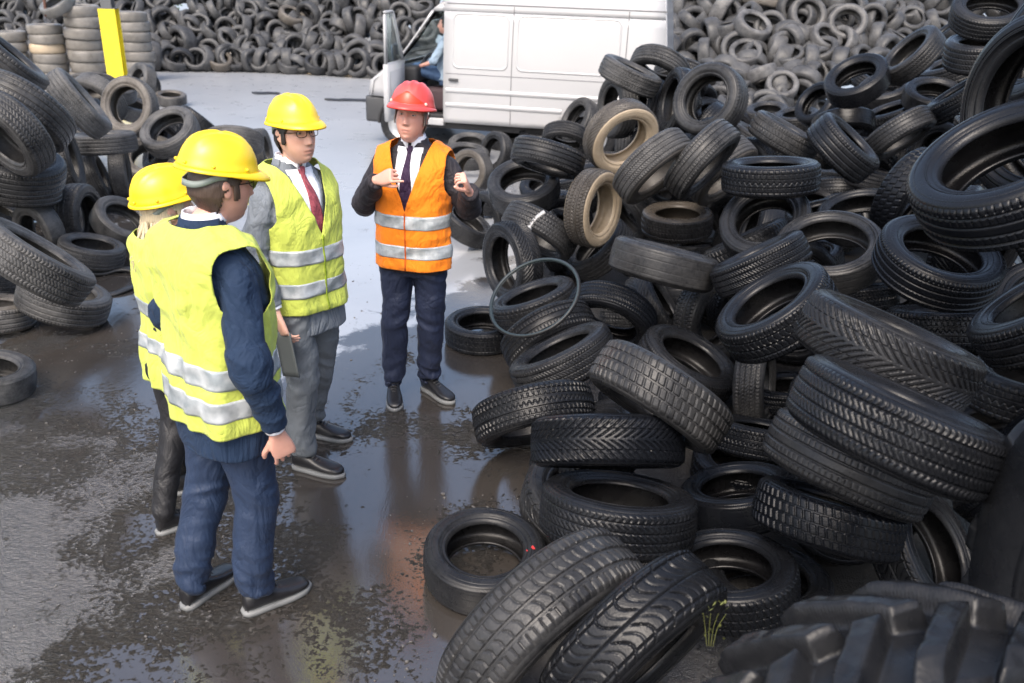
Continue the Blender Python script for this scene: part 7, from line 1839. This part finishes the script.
bm = bmesh.new(); p = dp(.10, 1.42, -.16); box(bm, (p.x-.05,p.y-.10,p.z-.16), (p.x+.05,p.y+.10,p.z+.16), bev=.03); tube(bm, [p, dp(.10,1.38,0)], .02, 8); bm_obj('mirror', bm, DK, door)
bm = bmesh.new(); box(bm, (1.46,tum(1.1)-.05,1.06), (1.62,tum(1.1)-.012,1.10), bev=.008); bm_obj('side_handle', bm, DK, van)
bm = bmesh.new(); box(bm, (.0,.10,.80), (.10,.34,1.0), Matrix.Translation((.03,0,0)), .02); bm_obj('headlight', bm, plain('headlight_lens', (.5,.52,.53), .1), van)
# the man sitting in the cab
dw = Vector(van.location) + EX*1.09 + EY*.50
hd_ = math.atan2(-EX.y, -EX.x)
ft = {}
for s_, o_ in (('r', .13), ('l', -.13)):
    p = dw - EX*.52 + EY*o_; ft[s_] = (p.x, p.y, hd_, .55)
person('person in pale blue shirt and jeans sitting in the van cab', (dw.x, dw.y), hd_,
    {'h': 1.78, 'seat': .08, 'trouser_fit': (.95,1.1,1.0), 'trousers': J['jean'], 'jacket': J['shirt_blue'], 'hem_z': .95, 'vest': None, 'vneck': 1.2, 'hair': 'dark', 'skin': 'pink', 'cuff': False, 'cuff_gap': .19, 'no_shirt': True, 'open_neck': False,
     'knee': {'r': (.13,.46,1.08), 'l': (-.14,.46,1.08)}},
    ft, {'r': ((.18,0,1.50), (.25,.12,1.24), (.18,.34,1.16), (-.2,-.2,-.9), RELAX), 'l': ((-.18,0,1.50), (-.28,.10,1.24), (-.20,.34,1.14), (.2,-.2,-.9), RELAX)},
    (0, .02, 1.72), (R_(10), R_(0), 0))
# ------------------------------------------------------------------ beyond the heaps
hx, hy = -9.6, 35.0
house = empty('yard_building', (hx, hy, 0))
bm = bmesh.new(); box(bm, (-2.2,0,0), (3.0,5,3.6)); bm_obj('wall', bm, plain('cream_render', (.62,.48,.30), .9, var=.1, scale=1.5), house, smooth=False)
bm = bmesh.new()
for v in [(-2.6,-.4,3.6), (3.4,-.4,3.6), (3.4,5.4,3.6), (-2.6,5.4,3.6), (-2.6,2.5,5.0), (3.4,2.5,5.0)]: bm.verts.new(v)
bm.verts.ensure_lookup_table(); b_ = bm.verts
for f_ in ((0,1,5,4), (2,3,4,5), (0,4,3), (1,2,5), (0,3,2,1)): bm.faces.new([b_[i] for i in f_])
bm_obj('roof', bm, plain('brown_roof', (.18,.11,.08), .8), house, smooth=False)
for x in (-1.2, .6, 2.0):
    bm = bmesh.new(); box(bm, (x-.45,-.04,1.2), (x+.45,.02,2.3), bev=.01); wf = bm_obj('window', bm, plain('window_frame_paint', (.6,.6,.58), .6), house, smooth=False)
    bm = bmesh.new(); box(bm, (x-.38,-.05,1.27), (x+.38,-.042,2.23)); bm_obj('pane', bm, plain('dark_pane', (.03,.04,.05), .08), wf, smooth=False)
tag(house, 'cream rendered building with a brown roof far behind the heap', 'building')
LEAF = {}
def leaf_mat(c):
    t = NT('leaf_green'); oi = t.n('ShaderNodeObjectInfo'); n = t.noise(t.obj(), 1.6, 4)
    return t.set(Base_Color=t.mix(n, tuple(x*.6 for x in c), tuple(x*1.5 for x in c)), Roughness=.6, Transmission_Weight=.0)
BARK = plain('bark', (.10,.08,.06), .9, var=.4)
def tree(x, y, h, r, low, lab, c, n=3600, nm='tree'):
    rn = random.Random(int(x*100)); root = empty(nm, (x,y,0)); bm = bmesh.new()
    limb(bm, [(0,0,0), (.05,0,h*.35), (-.04,.06,h*.7), (0,0,h*.92)], [r*.085,r*.065,r*.04,r*.015], 10, 4)
    cl = []
    for k in range(16):
        a = rn.random()*6.28; rr0 = r*rn.uniform(.25,.85); z = low+(h-low)*rn.uniform(.05,.95); rr0 *= math.sin(max(.15, min(1, (h-z)/(h-low)*1.6))*1.57)
        p = Vector((math.cos(a)*rr0, math.sin(a)*rr0, z)); cl.append((p, r*rn.uniform(.28,.5)))
        limb(bm, [(0,0,max(.2, z-.5*r)), p*.5+Vector((0,0,z*.5-.1*r)), p], [r*.03,r*.02,r*.008], 6, 2)
    bm_obj('trunk', bm, BARK, root)
    bm = bmesh.new()
    for i in range(n):
        p, q = rn.choice(cl); d = Vector((rn.gauss(0,1), rn.gauss(0,1), rn.gauss(0,.8))).normalized()*q*rn.random()**.45
        c0 = p+d; u = Vector((rn.gauss(0,1), rn.gauss(0,1), rn.gauss(0,1))).normalized(); v = u.orthogonal().normalized(); s = rn.uniform(.05,.11)
        bm.faces.new([bm.verts.new(c0+u*s), bm.verts.new(c0+v*s*.5), bm.verts.new(c0-u*s), bm.verts.new(c0-v*s*.5)])
    bm_obj('crown', bm, leaf_mat(c), root, smooth=False, normals=False)
    tag(root, lab, 'tree', 'greenery beyond the heaps')
tree(-15.2, 33, 4.6, 1.9, .5, 'bright green tree seen between the yellow post and the far heap', (.13,.20,.05))
tree(-13.0, 31, 3.8, 1.5, .4, 'low leafy tree just behind the thin end of the far heap', (.11,.18,.04))
tree(-17.8, 34, 5.2, 2.2, .6, 'leafy tree directly behind the yellow post', (.15,.22,.06))
tree(-25.5, 36, 6.0, 2.6, .4, 'tall leafy tree at the outer end of the greenery', (.12,.19,.05), 5000)
tree(-23.2, 31, 4.4, 2.0, .3, 'lower leafy tree before the tall one at the outer end', (.10,.17,.04), 4200)
tree(-21.5, 35, 5.4, 2.3, .6, 'outermost leafy tree behind the pale stacks', (.12,.18,.05))
# small things in the pale heap and on the yard
bm = bmesh.new(); box(bm, (-.40,-.22,-.14), (.40,.22,.14), Matrix.Translation(at_depth(795,29,18.2)) @ Matrix.Rotation(.25, 4, 'Z') @ Matrix.Rotation(.1, 4, 'X'), .02)
tag(bm_obj('foam_box', bm, plain('white_foam', (.75,.75,.74), .8)), 'white box lying on the pale heap behind the big heap', 'box')
for i, (px, py, lab) in enumerate(((266,94,'flat black scrap of rubber on the wet yard, the smaller dark patch'), (352,101,'long flat black scrap of rubber on the wet yard before the van'))):
    p = ground_at(px, py); rn = random.Random(i+3); bm = bmesh.new(); rows = []
    for j in range(13):
        t_ = j/12-.5; wv = .10*math.sqrt(max(0, 1-4*t_*t_))+.01
        rows.append([p+Vector((t_*(.6+.5*i), wv*s_+.05*math.sin(7*t_+i), z+.012*rn.random())) for s_, z in ((-1,.004), (-.4,.03), (.4,.035), (1,.004))])
    grid_faces(bm, rows, False); tag(bm_obj('rubber_scrap', bm, plain('black_scrap', (.02,.02,.02), .5)), lab, 'rubber scrap')

# red paint dab on the tread of the scuffed front tyre
bpy.context.view_layer.update()
dg_ = bpy.context.evaluated_depsgraph_get()
for px, py, r_ in ((533,548,.012), (527,551,.006)):
    hit, loc, nor, idx, ob, mt = SC.ray_cast(dg_, CAMP, ray(px, py).normalized())
    if hit and ob.parent and ob.parent.get('category') == 'tyre':
        q_ = nor.to_track_quat('Z', 'Y').to_matrix(); bm = bmesh.new()
        c_ = [loc+nor*.0025+q_ @ Vector((r_*(1+.3*math.sin(3*a))*math.cos(a), .7*r_*(1+.3*math.cos(2*a))*math.sin(a), 0)) for a in [i*math.pi/6 for i in range(12)]]
        mi = ob.parent.matrix_world.inverted()
        bm.faces.new([bm.verts.new(mi @ p) for p in c_]); bm_obj('paint_mark', bm, plain('red_paint_mark', (.45,.03,.03), .5), ob.parent)
